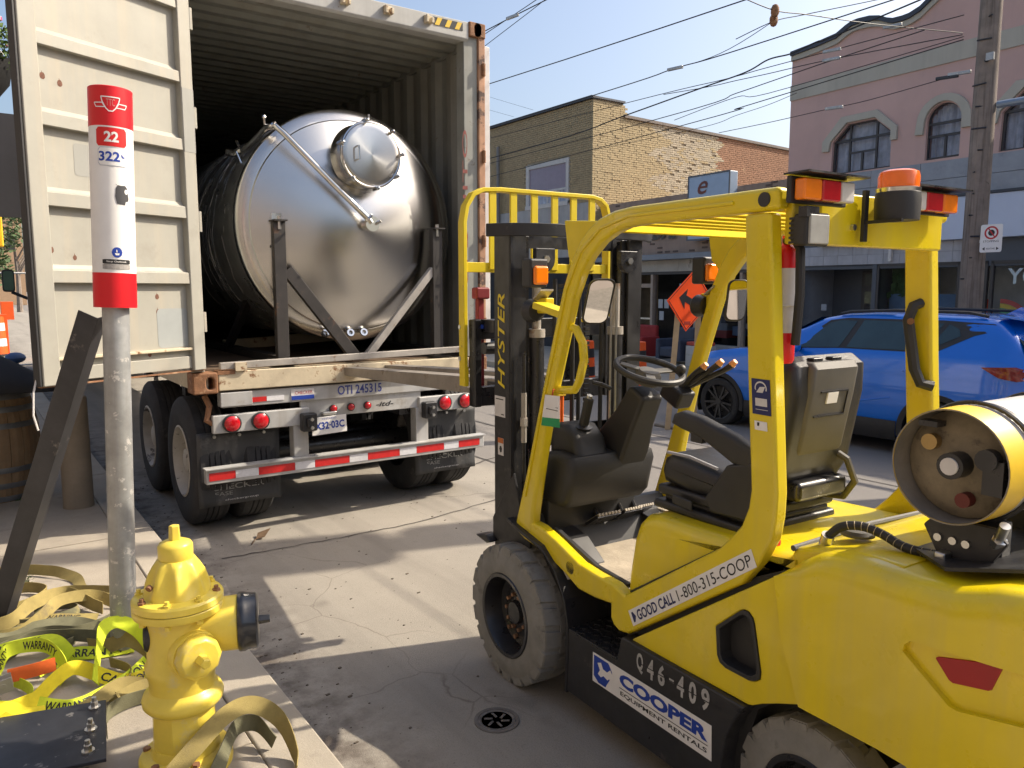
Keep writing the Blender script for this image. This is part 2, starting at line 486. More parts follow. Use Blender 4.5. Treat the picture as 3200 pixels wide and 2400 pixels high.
def road_mat():
    m = bpy.data.materials.new('worn_concrete_road'); m.use_nodes = True
    nt = m.node_tree; L = nt.links; b = nt.nodes['Principled BSDF']
    tc = nt.nodes.new('ShaderNodeTexCoord'); v = tc.outputs['Object']

    def N(t, **k):
        n = nt.nodes.new(t)
        for a, x in k.items():
            if a in n.inputs: n.inputs[a].default_value = x
        return n

    def mr(f, a, b_, c=0., d=1.):
        r = nt.nodes.new('ShaderNodeMapRange')
        for i, x in ((1, a), (2, b_), (3, c), (4, d)): r.inputs[i].default_value = x
        L.new(f, r.inputs[0]); return r.outputs[0]

    def mx(f, a, b_):
        x = nt.nodes.new('ShaderNodeMix'); x.data_type = 'RGBA'; L.new(f, x.inputs[0])
        for i, c in ((6, a), (7, b_)):
            if isinstance(c, tuple): x.inputs[i].default_value = (*c, 1)
            else: L.new(c, x.inputs[i])
        return x.outputs[2]
    n1 = N('ShaderNodeTexNoise', Scale=0.9, Detail=6.0, Roughness=0.65); L.new(v, n1.inputs[0])
    n2 = N('ShaderNodeTexNoise', Scale=160.0, Detail=3.0, Roughness=0.7); L.new(v, n2.inputs[0])
    n3 = N('ShaderNodeTexNoise', Scale=14.0, Detail=6.0, Roughness=0.7); L.new(v, n3.inputs[0])
    vo = N('ShaderNodeTexVoronoi', Scale=95.0); L.new(v, vo.inputs[0])
    base = mx(mr(n1.outputs[0], .3, .7), (0.235, 0.215, 0.185), (0.315, 0.288, 0.245))
    base = mx(mr(n2.outputs[0], .35, .70, 0, .55), base, (0.39, 0.36, 0.315))
    base = mx(mr(vo.outputs['Distance'], .0, .35, .55, 0), base, (0.17, 0.15, 0.13))
    base = mx(mr(n3.outputs[0], .62, .75, 0, .5), base, (0.15, 0.13, 0.115))
    # hairline crazing
    w = N('ShaderNodeTexNoise', Scale=3.0, Detail=4.0); L.new(v, w.inputs[0])
    ad = nt.nodes.new('ShaderNodeMix'); ad.data_type = 'RGBA'; ad.inputs[0].default_value = 0.12; L.new(v, ad.inputs[6]); L.new(w.outputs[1], ad.inputs[7])
    vc = N('ShaderNodeTexVoronoi', Scale=1.3); vc.feature = 'DISTANCE_TO_EDGE'; L.new(ad.outputs[2], vc.inputs[0])
    msk = N('ShaderNodeTexNoise', Scale=0.8, Detail=2.0); L.new(v, msk.inputs[0])
    c1 = mr(vc.outputs[0], .0, .006, 1, 0); c2 = mr(msk.outputs[0], .5, .6)
    ml = nt.nodes.new('ShaderNodeMath'); ml.operation = 'MULTIPLY'; L.new(c1, ml.inputs[0]); L.new(c2, ml.inputs[1])
    base = mx(ml.outputs[0], base, (0.19, 0.165, 0.14))
    # gutter grime along the kerb (x just right of 1.0)
    sx = nt.nodes.new('ShaderNodeSeparateXYZ'); L.new(v, sx.inputs[0])
    gx = mr(sx.outputs[0], 1.10, 1.55, 1, 0)
    gn = N('ShaderNodeTexNoise', Scale=5.0, Detail=6.0, Roughness=0.7); L.new(v, gn.inputs[0])
    g2 = mr(gn.outputs[0], .40, .62)
    m2 = nt.nodes.new('ShaderNodeMath'); m2.operation = 'MULTIPLY'; L.new(gx, m2.inputs[0]); L.new(g2, m2.inputs[1])
    base = mx(m2.outputs[0], base, (0.12, 0.10, 0.085))
    # tyre-darkened tracks and old oil patches
    mp = nt.nodes.new('ShaderNodeMapping'); mp.inputs['Scale'].default_value = (2.2, 0.10, 1); L.new(v, mp.inputs[0])
    tn = N('ShaderNodeTexNoise', Scale=1.0, Detail=5.0, Roughness=0.6); L.new(mp.outputs[0], tn.inputs[0])
    base = mx(mr(tn.outputs[0], .50, .68, 0, .40), base, (0.17, 0.155, 0.135))
    on = N('ShaderNodeTexNoise', Scale=1.7, Detail=3.0, Roughness=0.5); L.new(v, on.inputs[0])
    base = mx(mr(on.outputs[0], .64, .72, 0, .55), base, (0.13, 0.115, 0.10))
    # flat darker tone from the outer lane on
    far = mr(sx.outputs[0], 4.3, 4.6)
    base = mx(far, base, (0.20, 0.185, 0.17))
    L.new(base, b.inputs['Base Color']); b.inputs['Roughness'].default_value = 0.9
    b.inputs['Specular IOR Level'].default_value = 0.25
    bp = nt.nodes.new('ShaderNodeBump'); bp.inputs['Strength'].default_value = 0.6; bp.inputs['Distance'].default_value = 0.006
    L.new(n2.outputs[0], bp.inputs['Height']); L.new(bp.outputs[0], b.inputs['Normal'])
    return m


def road_z(x):
    return 0.0 if x < 5 else (-0.034 * (x - 5) if x < 11.6 else -0.034 * 6.6)


ROAD = road_mat()
_xs = [1.04, 2, 3.5, 5, 6.5, 8, 9.5, 11.0, 11.62]
road_mb = MB()
_ys = [-60, -20, -5, 0, 2, 4, 6, 8, 12, 20, 40, 90, 160]
road_mb.add([(x, y, road_z(x)) for y in _ys for x in _xs],
            [(j * len(_xs) + i, j * len(_xs) + i + 1, (j + 1) * len(_xs) + i + 1, (j + 1) * len(_xs) + i) for j in range(len(_ys) - 1) for i in range(len(_xs) - 1)])
road = road_mb.build('road', ROAD, kind='structure', smooth=0)
TAR = mat('crack_filler', (0.07, 0.062, 0.055), rough=0.9, var=0.2, vs=20)


def ribbon_on_road(pts, w, name, m, z=0.004, seed=1, parent=road):
    rr = random.Random(seed); mb = MB(); L_ = []; fine = []
    for i in range(len(pts) - 1):
        for k in range(8):
            t = k / 8
            fine.append((pts[i][0] * (1 - t) + pts[i + 1][0] * t + rr.uniform(-.012, .012), pts[i][1] * (1 - t) + pts[i + 1][1] * t + rr.uniform(-.012, .012)))
    fine.append(pts[-1]); v = []
    for i, p in enumerate(fine):
        a = fine[max(0, i - 1)]; b = fine[min(len(fine) - 1, i + 1)]
        d = Vector((b[0] - a[0], b[1] - a[1])); d.normalize()
        ww = w * rr.uniform(.4, 1.1) / 2
        for s in (-1, 1): v.append((p[0] - d.y * s * ww, p[1] + d.x * s * ww, road_z(p[0]) + z))
    mb.add(v, [(2 * i, 2 * i + 1, 2 * i + 3, 2 * i + 2) for i in range(len(fine) - 1)])
    return mb.build(name, m, parent, smooth=0)


ribbon_on_road([(1.35, 5.35), (1.9, 5.32), (2.5, 5.30), (3.0, 5.33), (3.9, 5.55), (5.0, 5.7)], 0.016, 'crack', TAR, seed=3)
ribbon_on_road([(3.9, 6.6), (4.6, 6.9), (5.6, 7.3)], 0.03, 'crack', TAR, seed=4)
ribbon_on_road([(4.55, 2.0), (4.55, 8.0), (4.55, 30.0)], 0.03, 'joint', TAR, seed=5)
ribbon_on_road([(5.9, 2.0), (5.9, 8.0), (5.9, 30.0)], 0.05, 'joint', TAR, seed=6)
ribbon_on_road([(7.4, 2.0), (7.4, 8.0), (7.4, 30.0)], 0.05, 'joint', TAR, seed=7)

# near pavement: kerb stones and slabs, each a piece
CONC = mat('pavement_concrete', (0.335, 0.295, 0.24), rough=0.92, var=0.14, vs=2.5, bump=0.35, bs=120, spots=((0.22, 0.195, 0.165), 0.60, 4, 0.14), spots2=((0.45, 0.41, 0.36), 0.62, 60, 0.1))
CONCK = mat('kerb_concrete', (0.36, 0.32, 0.26), rough=0.9, var=0.1, vs=3, bump=0.3, bs=120, spots=((0.25, 0.22, 0.19), 0.62, 5, 0.12), spots2=((0.14, 0.12, 0.10), 0.70, 9, 0.03))
JOINT = mat('joint_dirt', (0.17, 0.15, 0.125), rough=1.0, var=0.3, vs=20)
sidewalk = MB().box(-4.0, 0.99, -12, 60, -0.02, 0.112).build('sidewalk', JOINT, kind='structure', smooth=0)
y = -3.1
k = 0
while y < 24:
    L_ = 1.85
    MB().box(0.794, 1.018, y + 0.004, y + L_ - 0.004, -0.05, 0.130).build('kerb_stone', CONCK, sidewalk, smooth=0, bevel=0.012, seg=2)
    y += L_
for yy in np.arange(-3.25, 21, 1.52):
    for x0, x1 in ((-0.72, 0.796), (-2.24, -0.73), (-3.76, -2.25)):
        dz = RND.uniform(-0.003, 0.003)
        MB().box(x0 + 0.005, x1 - 0.005, yy + 0.006, yy + 1.514, 0.05, 0.129 + dz).build('paving_slab', CONC, sidewalk, smooth=0, bevel=0.006, seg=1)
# a dirt crack across the kerb and a weed strip in the joints
GRASS = mat('weed_green', (0.06, 0.095, 0.03), rough=0.9, var=0.4, vs=30)
gm = MB()
for i in range(420):
    if i < 260: x, yv = RND.uniform(0.18, 0.50), 7.39 + RND.uniform(-0.03, 0.035)
    elif i < 330: x, yv = -0.725 + RND.uniform(-.02, .02), RND.uniform(6.5, 8)
    else: x, yv = 0.15 + RND.gauss(0, .05), 5.3 + RND.gauss(0, .05)
    h = RND.uniform(0.008, 0.03); a = RND.uniform(0, 6.28); w = 0.006; lx, ly = RND.uniform(-.015, .015), RND.uniform(-.015, .015)
    gm.add([(x - w * math.cos(a), yv - w * math.sin(a), .126), (x + w * math.cos(a), yv + w * math.sin(a), .126), (x + lx, yv + ly, .13 + h)], [(0, 1, 2)])
gm.build('weed_grass', GRASS, kind='stuff', smooth=0)
# grit, leaves and crumbs in the gutter and on the road
GRIT = mat('grit', (0.10, 0.08, 0.06), rough=1.0, var=0.5, vs=40)
gr = MB()
for i in range(650):
    if i < 380: x, yv = 1.05 + abs(RND.gauss(0, .16)), RND.uniform(1.5, 9)
    else: x, yv = RND.uniform(1.2, 4.5), RND.uniform(2.2, 6.4)
    s = RND.choice((.0012, .0015, .002, .002, .003, .0045)) * RND.uniform(.7, 1.3)
    gr.obox((x, yv, s * .4), (s * RND.uniform(.8, 2), s * .4, 0), (-s * .3, s * RND.uniform(.6, 1.2), 0), (0, 0, s * .5))
gr.build('road_grit', GRIT, kind='stuff', smooth=0)
LEAF = mat('dry_leaf', (0.13, 0.08, 0.045), rough=0.9, var=0.3, vs=30)
lf = MB()
lf.add([(1.66, 5.62, .006), (1.72, 5.60, .02), (1.80, 5.70, .05), (1.70, 5.70, .03)], [(0, 1, 2, 3)])
lf.tube([(1.60, 5.52, .01), (1.66, 5.62, .012)], .004, 5)
lf.build('dead_leaf', LEAF, smooth=0, label='dry curled leaf lying on the sunlit road in front of the trailer', cat='leaf')

# cast iron cover in the road
IRON = mat('cast_iron', (0.17, 0.155, 0.14), rough=0.75, metal=0.1, var=0.3, vs=20, bump=0.2, bs=80)
mh = thing('utility_cover', (1.76, 2.59, 0), 'small round cast iron utility cover set in the shaded road by the forklift', 'utility cover')
MB().lathe([(0.098, 0), (0.098, .006), (0.083, .006), (0.083, .003)], (1.76, 2.59, 0), (0, 0, 1), 40).build('frame', IRON, mh)
MB().lathe([(0.080, 0.001), (0.080, .005), (0.070, .005), (.067, .003), (0, .003)], (1.76, 2.59, 0), (0, 0, 1), 40).build('lid', IRON, mh)
cm = MB()
for a in range(6): cm.bar((1.76 + .02 * math.cos(a * 1.05), 2.59 + .02 * math.sin(a * 1.05), .0045), (1.76 + .055 * math.cos(a * 1.05 + .3), 2.59 + .055 * math.sin(a * 1.05 + .3), .0045), .010, .003)
cm.build('emblem', IRON, mh)

# far pavement
far_walk = MB().box(11.64, 19, -40, 120, -0.6, -0.10).build('far_sidewalk', CONC, kind='structure', smooth=0)
for i in range(30):
    MB().box(11.56, 11.80, -6 + i * 1.9, -6 + i * 1.9 + 1.892, -0.4, -0.088).build('kerb_stone', CONCK, far_walk, smooth=0)
# ------------------------------------------------------------------ far side of the street
FA = R(3.0)
_f = Vector((math.sin(FA), math.cos(FA), 0)); _n = Vector((math.cos(FA), -math.sin(FA), 0)); _o = Vector((16.5, 11.47, 0))


def fac(s, d, z):
    """s along the frontage towards the camera, d out towards the street, z up"""
    return _o - _f * s - _n * d + Vector((0, 0, z))


def fprism(mb, poly, d0, d1):
    return mb.prism(poly, lambda a, b, d: (a, d, b), d0, d1)


PINK = mat('pink_stucco', (0.58, 0.385, 0.34), rough=0.9, var=0.06, vs=0.9, bump=0.25, bs=90, streak=((0.46, 0.32, 0.285), 0.6, 2.2))
BEIGE = mat('cream_stucco', (0.46, 0.43, 0.36), rough=0.9, var=0.06, vs=1.5, bump=0.2, bs=90, streak=((0.35, 0.32, 0.27), 0.5, 3))
COPING = mat('dark_coping', (0.055, 0.06, 0.075), rough=0.5, metal=0.3, var=0.15, vs=2)
TILEG = mat('grey_stone_tile', (0.29, 0.31, 0.345), rough=0.55, var=0.12, vs=3, spots=((0.17, 0.175, 0.19), 0.6, 2, 0.2))
TILEL = mat('pale_stone_tile', (0.40, 0.40, 0.43), rough=0.6, var=0.12, vs=3, streak=((0.22, 0.21, 0.22), 0.5, 4))
FASCIA = mat('pale_blue_fascia', (0.54, 0.60, 0.74), rough=0.45, var=0.04, vs=1.5)
FRAME = mat('dark_window_frame', (0.05, 0.045, 0.045), rough=0.5, var=0.1)
ANTH = mat('anthracite_cladding', (0.075, 0.085, 0.105), rough=0.55, var=0.12, vs=2)
CURT = mat('curtain', (0.66, 0.66, 0.70), rough=0.9, var=0.25, vs=5, streak=((0.22, 0.22, 0.26), 0.8, 9))
PANE = glass('window_pane', (0.74, 0.77, 0.82), 0.13)
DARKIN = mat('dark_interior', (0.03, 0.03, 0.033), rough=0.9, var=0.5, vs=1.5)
SHOPIN = mat('shop_interior', (0.55, 0.56, 0.54), rough=0.9, var=0.25, vs=1.2)

pk = thing('pink_building', fac(3.5, 0, 0), 'two storey pink stucco building with cream window hoods and a wavy parapet', 'building')
prof = [(-0.26, 7.43), (0.5, 7.48), (0.95, 7.53), (1.18, 7.64), (1.32, 7.69), (1.47, 7.70), (1.75, 7.68), (1.98, 7.62), (2.15, 7.53), (2.29, 7.48), (2.5, 7.47), (2.64, 7.48), (2.86, 7.55), (2.99, 7.64), (3.2, 7.78), (3.45, 7.9), (3.8, 7.98),
        (4.2, 7.98), (4.6, 7.86), (4.9, 7.7), (5.1, 7.55), (5.35, 7.47), (5.6, 7.5), (5.9, 7.62), (6.2, 7.7), (6.5, 7.66), (6.8, 7.52), (8.6, 7.40)]
win1 = [(0.92, 4.44), (2.36, 4.45), (2.35, 5.19), (1.97, 5.51), (1.31, 5.51), (0.94, 5.16)]
win2 = [(3.11, 4.47), (3.80, 4.47), (3.80, 5.22)] + [(3.455 + 0.345 * math.cos(R(a)), 5.22 + 0.34 * math.sin(R(a))) for a in range(15, 180, 15)] + [(3.11, 5.22)]
win3 = [(s + 3.62, z) for s, z in win1]
cuts = [fprism(MB(fac), w, -0.8, 0.4) for w in (win1, win2, win3)]
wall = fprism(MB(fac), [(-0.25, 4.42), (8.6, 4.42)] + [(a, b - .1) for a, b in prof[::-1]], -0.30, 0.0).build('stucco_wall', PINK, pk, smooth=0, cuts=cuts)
fprism(MB(fac), [(a, b - .10) for a, b in prof] + [(a, b) for a, b in prof[::-1]], -0.4, 0.10).build('coping', COPING, pk, smooth=0)
fprism(MB(fac), [(a, b - .22) for a, b in prof] + [(a, b - .105) for a, b in prof[::-1]], -0.05, 0.055).build('parapet_moulding', BEIGE, pk, smooth=0)
MB(fac).box(-0.262, 8.6, -0.05, 0.03, 6.31, 6.655).build('band_course', BEIGE, pk, smooth=0)
MB(fac).box(-0.24, 8.6, -9, -1.75, -.3, 7.3).box(-0.24, 8.6, -1.75, -0.32, 5.75, 7.3).build('rear_block', PINK, pk, smooth=0)
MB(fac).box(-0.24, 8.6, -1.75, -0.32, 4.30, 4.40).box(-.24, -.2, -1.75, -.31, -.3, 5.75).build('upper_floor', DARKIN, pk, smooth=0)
hood1 = [(0.70, 4.98), (0.70, 5.20), (1.16, 5.68), (2.02, 5.69), (2.50, 5.27), (2.50, 4.99), (2.36, 4.99), (2.36, 5.215), (1.985, 5.535), (1.30, 5.535), (0.915, 5.18), (0.87, 4.97)]
fprism(MB(fac), hood1, -0.02, 0.06).build('window_hood', BEIGE, pk, smooth=0, bevel=0.01)
fprism(MB(fac), [(s + 3.62, z) for s, z in hood1], -0.02, 0.06).build('window_hood', BEIGE, pk, smooth=0, bevel=0.01)
hood2 = [(2.89, 5.0), (2.93, 5.3)] + [(3.455 + 0.54 * math.cos(R(a)), 5.22 + 0.51 * math.sin(R(a))) for a in range(165, 0, -15)] + [(4.0, 5.3), (4.02, 5.0), (3.83, 5.0), (3.83, 5.22)] + \
        [(3.455 + 0.37 * math.cos(R(a)), 5.22 + 0.365 * math.sin(R(a))) for a in range(15, 180, 15)] + [(3.08, 5.22), (3.06, 4.99)]
fprism(MB(fac), hood2, -0.02, 0.06).build('window_hood', BEIGE, pk, smooth=0, bevel=0.01)


def window(name, poly, bars, parent, d=-0.10, panes=True):
    """frame ring + glazing bars + pane + curtains set back in the opening"""
    cx = sum(p[0] for p in poly) / len(poly); cz = sum(p[1] for p in poly) / len(poly)
    inn = [(cx + (a - cx) * 0.94, cz + (b - cz) * 0.94) for a, b in poly]
    mb = MB(fac); n = len(poly)
    for dd0, dd1 in ((d - 0.03, d + 0.03),):
        v = [(a, dd0, b) for a, b in poly] + [(a, dd1, b) for a, b in poly] + [(a, dd0, b) for a, b in inn] + [(a, dd1, b) for a, b in inn]
        f = []
        for i in range(n):
            j = (i + 1) % n
            f += [(n + i, n + j, 3 * n + j, 3 * n + i), (2 * n + i, 2 * n + j, 3 * n + j, 3 * n + i), (i, j, 2 * n + j, 2 * n + i)]
        mb.add(v, f)
    w = mb.build(name, FRAME, parent, smooth=0)
    for (s0, z0, s1, z1) in bars:
        MB(fac).box(min(s0, s1) - .022, max(s0, s1) + .022, d - .02, d + .022, min(z0, z1) - .02, max(z0, z1) + .02).build('glazing_bar', FRAME, w, smooth=0)
    g = MB(fac); g.add([(a, d - .012, b) for a, b in inn], [tuple(range(n))]); g.build('pane', PANE, w, smooth=0)
    s0 = min(a for a, b in poly); s1 = max(a for a, b in poly); z0 = min(b for a, b in poly); z1 = max(b for a, b in poly)
    c = MB(fac); c.grid(lambda a, b: (s0 + (s1 - s0) * a, d - 0.12 + 0.03 * math.sin(a * 46) * (0.4 + 0.6 * math.sin(a * 5 + 1)), z0 + (z1 - z0) * b), 60, 1)
    c.build('curtain', CURT, w, smooth=60)
    return w


window('window', win1, [(1.33, 4.44, 1.33, 5.51), (1.97, 4.44, 1.97, 5.51), (0.94, 5.16, 2.35, 5.17), (1.33, 4.88, 1.97, 4.88), (1.64, 4.45, 1.64, 4.88)], pk)
window('window', win3, [(4.95, 4.44, 4.95, 5.51), (5.59, 4.44, 5.59, 5.51), (4.56, 5.16, 5.97, 5.17), (4.95, 4.88, 5.59, 4.88)], pk)
window('arched_window', win2, [(3.11, 5.18, 3.80, 5.19), (3.11, 4.93, 3.80, 4.94), (3.47, 4.47, 3.47, 4.93)], pk)
# grey panel band between the floors, tile by tile
MB(fac).box(-0.25, 8.6, -0.30, -0.02, 2.30, 4.418).build('backing_wall', ANTH, pk, smooth=0)
for i in range(8):
    for j, (z0, z1) in enumerate(((3.72, 4.05), (4.06, 4.415))):
        MB(fac).box(-0.25 + i * 1.1 + .004, -0.25 + i * 1.1 + 1.096, -0.02, 0.02 + RND.uniform(0, .006), z0, z1).build('wall_panel', TILEG, pk, smooth=0)
MB(fac).box(0.77, 8.6, 0.0, 0.17, 2.83, 3.66).build('sign_fascia', FASCIA, pk, smooth=0, bevel=0.015)
MB(fac).box(0.74, 8.6, -0.01, 0.20, 3.665, 3.715).build('fascia_cap', COPING, pk, smooth=0)
for i in range(12):
    s0 = -0.25 + i * 0.37
    for z0, z1 in ((2.40, 2.61), (2.615, 2.825)):
        MB(fac).box(s0 + .003, s0 + .367, -0.02, 0.015 + RND.uniform(0, .005), z0, z1).build('wall_tile', TILEL, pk, smooth=0)
for i in range(2):
    for k in range(8):
        MB(fac).box(-0.25 + i * .275 + .003, -0.25 + i * .275 + .272, -0.02, 0.015 + RND.uniform(0, .005), -0.1 + k * .31, -0.1 + k * .31 + .306).build('wall_tile', TILEL, pk, smooth=0)
MB(fac).box(-0.25, 0.30, -0.3, -0.02, -0.3, 2.4).build('corner_pier', ANTH, pk, smooth=0)
# recessed entrance
MB(fac).box(0.30, 2.10, -1.25, -1.20, -0.3, 2.4).build('recess_wall', ANTH, pk, smooth=0)
MB(fac).box(0.28, 0.30, -1.2, -0.02, -0.3, 2.36).build('recess_side', TILEG, pk, smooth=0)
MB(fac).box(2.10, 2.20, -1.2, 0.01, -0.3, 2.40).build('recess_pier', ANTH, pk, smooth=0)
MB(fac).box(0.30, 2.10, -1.2, -0.02, 2.36, 2.40).build('recess_soffit', ANTH, pk, smooth=0)
dr = MB(fac).box(1.10, 1.92, -1.19, -1.14, -0.1, 2.28).build('door', FRAME, pk, smooth=0, bevel=.01)
MB(fac).box(1.20, 1.82, -1.14, -1.13, 0.2, 1.80).build('door_pane', mat('dim_glass', (0.05, 0.05, 0.055), rough=0.1, var=0.1), dr, smooth=0)
MB(fac).box(1.20, 1.82, -1.14, -1.13, 1.95, 2.20).build('transom_pane', MATS['dim_glass'], dr, smooth=0)
MB(fac).box(1.22, 1.26, -1.12, -1.07, 0.9, 1.2).build('door_handle', CHROME, dr, smooth=0)
MB(fac).box(0.66, 0.80, -0.30, -0.26, 1.35, 1.5).build('letter_box', TILEG, pk, smooth=0)
# shop windows
MB(fac).box(2.2, 8.6, -0.12, 0.03, -0.3, 0.45).build('stall_riser', ANTH, pk, smooth=0)
for s0, s1 in ((2.20, 3.98), (4.04, 4.50), (4.56, 6.6)):
    w = MB(fac)
    for a, b, c_, d_ in ((s0, s0 + .05, .45, 2.40), (s1 - .05, s1, .45, 2.40), (s0, s1, 2.34, 2.40), (s0, s1, .45, .52)):
        w.box(a, b, -0.08, 0.0, c_, d_)
    w = w.build('shop_window', FRAME, pk, smooth=0)
    g = MB(fac); g.add([(s0, -.04, .5), (s1, -.04, .5), (s1, -.04, 2.36), (s0, -.04, 2.36)], [(0, 1, 2, 3)]); g.build('pane', PANE, w, smooth=0)
MB(fac).box(2.2, 8.6, -1.6, -1.55, -0.3, 2.4).build('shop_back_wall', SHOPIN, pk, smooth=0)
MB(fac).box(2.25, 3.9, -0.5, -0.45, 0.3, 1.75).build('display_panel', mat('blue_display', (0.10, 0.19, 0.30), rough=0.7, var=0.2, vs=3), pk, smooth=0)
MB(fac).box(2.9, 3.05, -0.5, -0.42, 1.3, 2.3).build('display_board', mat('display_white', (0.6, 0.58, 0.55), rough=0.7), pk, smooth=0)
MB(fac).box(3.1, 3.22, -0.5, -0.42, 1.5, 2.3).build('display_board', mat('display_brown', (0.25, 0.13, 0.07), rough=0.7), pk, smooth=0)
pm = MB(fac)
for i in range(120):
    a = Vector((2.42 + RND.gauss(0, .10), -0.55 + RND.gauss(0, .08), 1.95 + RND.gauss(0, .18)))
    pm.obox(tuple(a), (.05, .01, .02), (0, .004, 0), (.0, .02, .06))
pm.build('display_plant', mat('leaf_green', (0.05, 0.12, 0.03), rough=0.7, var=0.4, vs=20), pk, smooth=0)
mb = MB(fac); mb.sph((4.2, -0.5, 1.2), 0.32, 12, (0.7, .6, 1.6)); mb.build('display_figure', mat('display_red', (0.55, 0.07, 0.03), rough=0.7), pk)
for i, c in enumerate(((0.6, 0.10, 0.08), (0.7, 0.5, 0.08), (0.15, 0.45, 0.2), (0.15, 0.28, 0.6))):
    r0 = 0.62 - i * .09
    pts = [(4.75 + r0 * math.cos(R(a)), 1.05 + r0 * math.sin(R(a))) for a in range(0, 100, 10)] + [(4.75 + (r0 - .085) * math.cos(R(a)), 1.05 + (r0 - .085) * math.sin(R(a))) for a in range(90, -1, -10)]
    m_ = MB(fac); m_.add([(a, -.055, b) for a, b in pts], [tuple(range(len(pts)))]); m_.build('rainbow_band', mat('rainbow%d' % i, c, rough=0.6), pk, smooth=0)
lettering('YOU', lambda a, b: (4.85 + .85 * a, -.036, 1.95 + .3 * b), mat('window_letter', (0.5, 0.58, 0.6), rough=0.5), pk, fr=fac, bold=.02)
MB(fac).box(2.5, 2.56, .02, .10, 2.45, 2.78).box(2.5, 2.78, .02, .10, 2.72, 2.78).build('wall_bracket', WHITED, pk, smooth=0)

# ------------------------------------------------------------------ low shop between the pink and the brick buildings
BROWNB = mat('brown_shop_brick', (0.32, 0.235, 0.185), rough=0.9, var=0.1, vs=1.2, bump=0.4, bs=30, streak=((0.17, 0.12, 0.095), 0.5, 4))
STONE = mat('grey_stone_lintel', (0.42, 0.39, 0.35), rough=0.85, var=0.15, vs=2, bump=0.2, bs=40, spots=((0.2, 0.18, 0.16), 0.6, 2, 0.1))
sh = thing('low_shop', fac(-3.8, 0, 0), 'single storey brown brick shop with a wide grey ledge above its windows', 'building')
mb = MB(fac).box(-7.36, -0.27, -0.3, 0.0, 2.70, 4.5)
mb.build('brick_wall', BROWNB, sh, smooth=0)
hm = MB(fac)
for i in range(22):
    for j in range(26):
        if RND.random() < 0.16:
            s0 = -7.3 + i * .32 + (j % 2) * .16; z0 = 2.9 + j * .062
            hm.box(s0, s0 + .2, -.01, .012, z0, z0 + .05)
hm.build('proud_brick', mat('dark_brick', (0.12, 0.085, 0.07), rough=0.9, var=0.3), sh, smooth=0).__setitem__('kind', 'stuff')
MB(fac).box(-7.36, -0.28, -0.1, 0.42, 2.69, 2.84).build('ledge', mat('ledge_metal', (0.20, 0.22, 0.25), rough=0.5, var=0.15, vs=2), sh, smooth=0, bevel=.01)
for i in range(8):
    MB(fac).box(-7.36 + i * .885 + .003, -7.36 + i * .885 + .882, -0.25, 0.05, 2.36, 2.685).build('stone_block', STONE, sh, smooth=0)
MB(fac).box(-7.36, -0.3, -0.25, 0.02, 2.28, 2.355).build('window_head', FRAME, sh, smooth=0)
MB(fac).box(-7.36, -0.3, -2.6, -2.5, -0.3, 2.4).build('back_wall', DARKIN, sh, smooth=0)
MB(fac).box(-7.36, -0.3, -8, -0.31, 2.41, 4.3).build('roof_block', BROWNB, sh, smooth=0)
MB(fac).box(-4.95, -0.3, -0.2, 0.02, -0.3, 0.35).build('stall_riser', STONE, sh, smooth=0)
JAMB = mat('beige_jamb', (0.38, 0.30, 0.24), rough=0.7, var=0.1)
for s0 in (-7.3, -5.9, -4.97, -3.2, -1.6, -0.36):
    MB(fac).box(s0, s0 + .09, -0.16, 0.03, -0.3, 2.28).build('window_post', JAMB, sh, smooth=0)
d_ = MB(fac).box(-5.78, -5.0, -0.2, -0.15, -0.1, 2.02)
d_ = MB(fac); [d_.box(*q) for q in ((-5.78, -5.68, -.2, -.15, -.1, 2.02), (-5.1, -5.0, -.2, -.15, -.1, 2.02), (-5.68, -5.1, -.2, -.15, 1.9, 2.02), (-5.68, -5.1, -.2, -.15, -.1, .15))]
d_ = d_.build('shop_door', JAMB, sh, smooth=0)
MB(fac).box(-5.66, -5.12, -.14, -.12, .95, 1.0).build('push_bar', CHROME, d_, smooth=0)
g = MB(fac); g.add([(-5.68, -.17, .15), (-5.1, -.17, .15), (-5.1, -.17, 1.9), (-5.68, -.17, 1.9)], [(0, 1, 2, 3)]); g.build('pane', PANE, d_, smooth=0)
for s0, s1 in ((-7.2, -5.9), (-4.87, -3.2), (-3.1, -1.6), (-1.5, -.36)):
    g = MB(fac); g.add([(s0, -.08, .35), (s1, -.08, .35), (s1, -.08, 2.28), (s0, -.08, 2.28)], [(0, 1, 2, 3)]); g.build('pane', PANE, sh, smooth=0)
for i, (s0, z0) in enumerate(((-4.75, 1.3), (-4.5, 1.3), (-4.2, 1.3), (-4.7, .95), (-3.9, 1.75))):
    MB(fac).box(s0, s0 + .18, -.10, -.09, z0, z0 + .26).build('notice', WHITE, sh, smooth=0)
for i in range(26):   # goods seen dimly through the glass
    s0 = RND.uniform(-4.6, -.8); z0 = RND.uniform(0.3, 1.6)
    c = RND.choice(((0.35, 0.36, 0.38), (0.12, 0.16, 0.24), (0.3, 0.05, 0.04), (0.2, 0.22, 0.25), (0.05, 0.06, 0.08)))
    MB(fac).box(s0, s0 + RND.uniform(.15, .5), -1.6, -1.0 + RND.uniform(0, .4), z0, z0 + RND.uniform(.1, .4)).build('shelf_goods', mat('goods%d' % (i % 5), c, rough=.6), sh, smooth=0)
lettering('ora', lambda a, b: (-4.95 + 1.0 * a + .12 * b, .05, 3.28 + .36 * b), mat('sign_script', (0.06, 0.06, 0.05), rough=.5), sh, fr=fac, bold=.015, shear=.35)
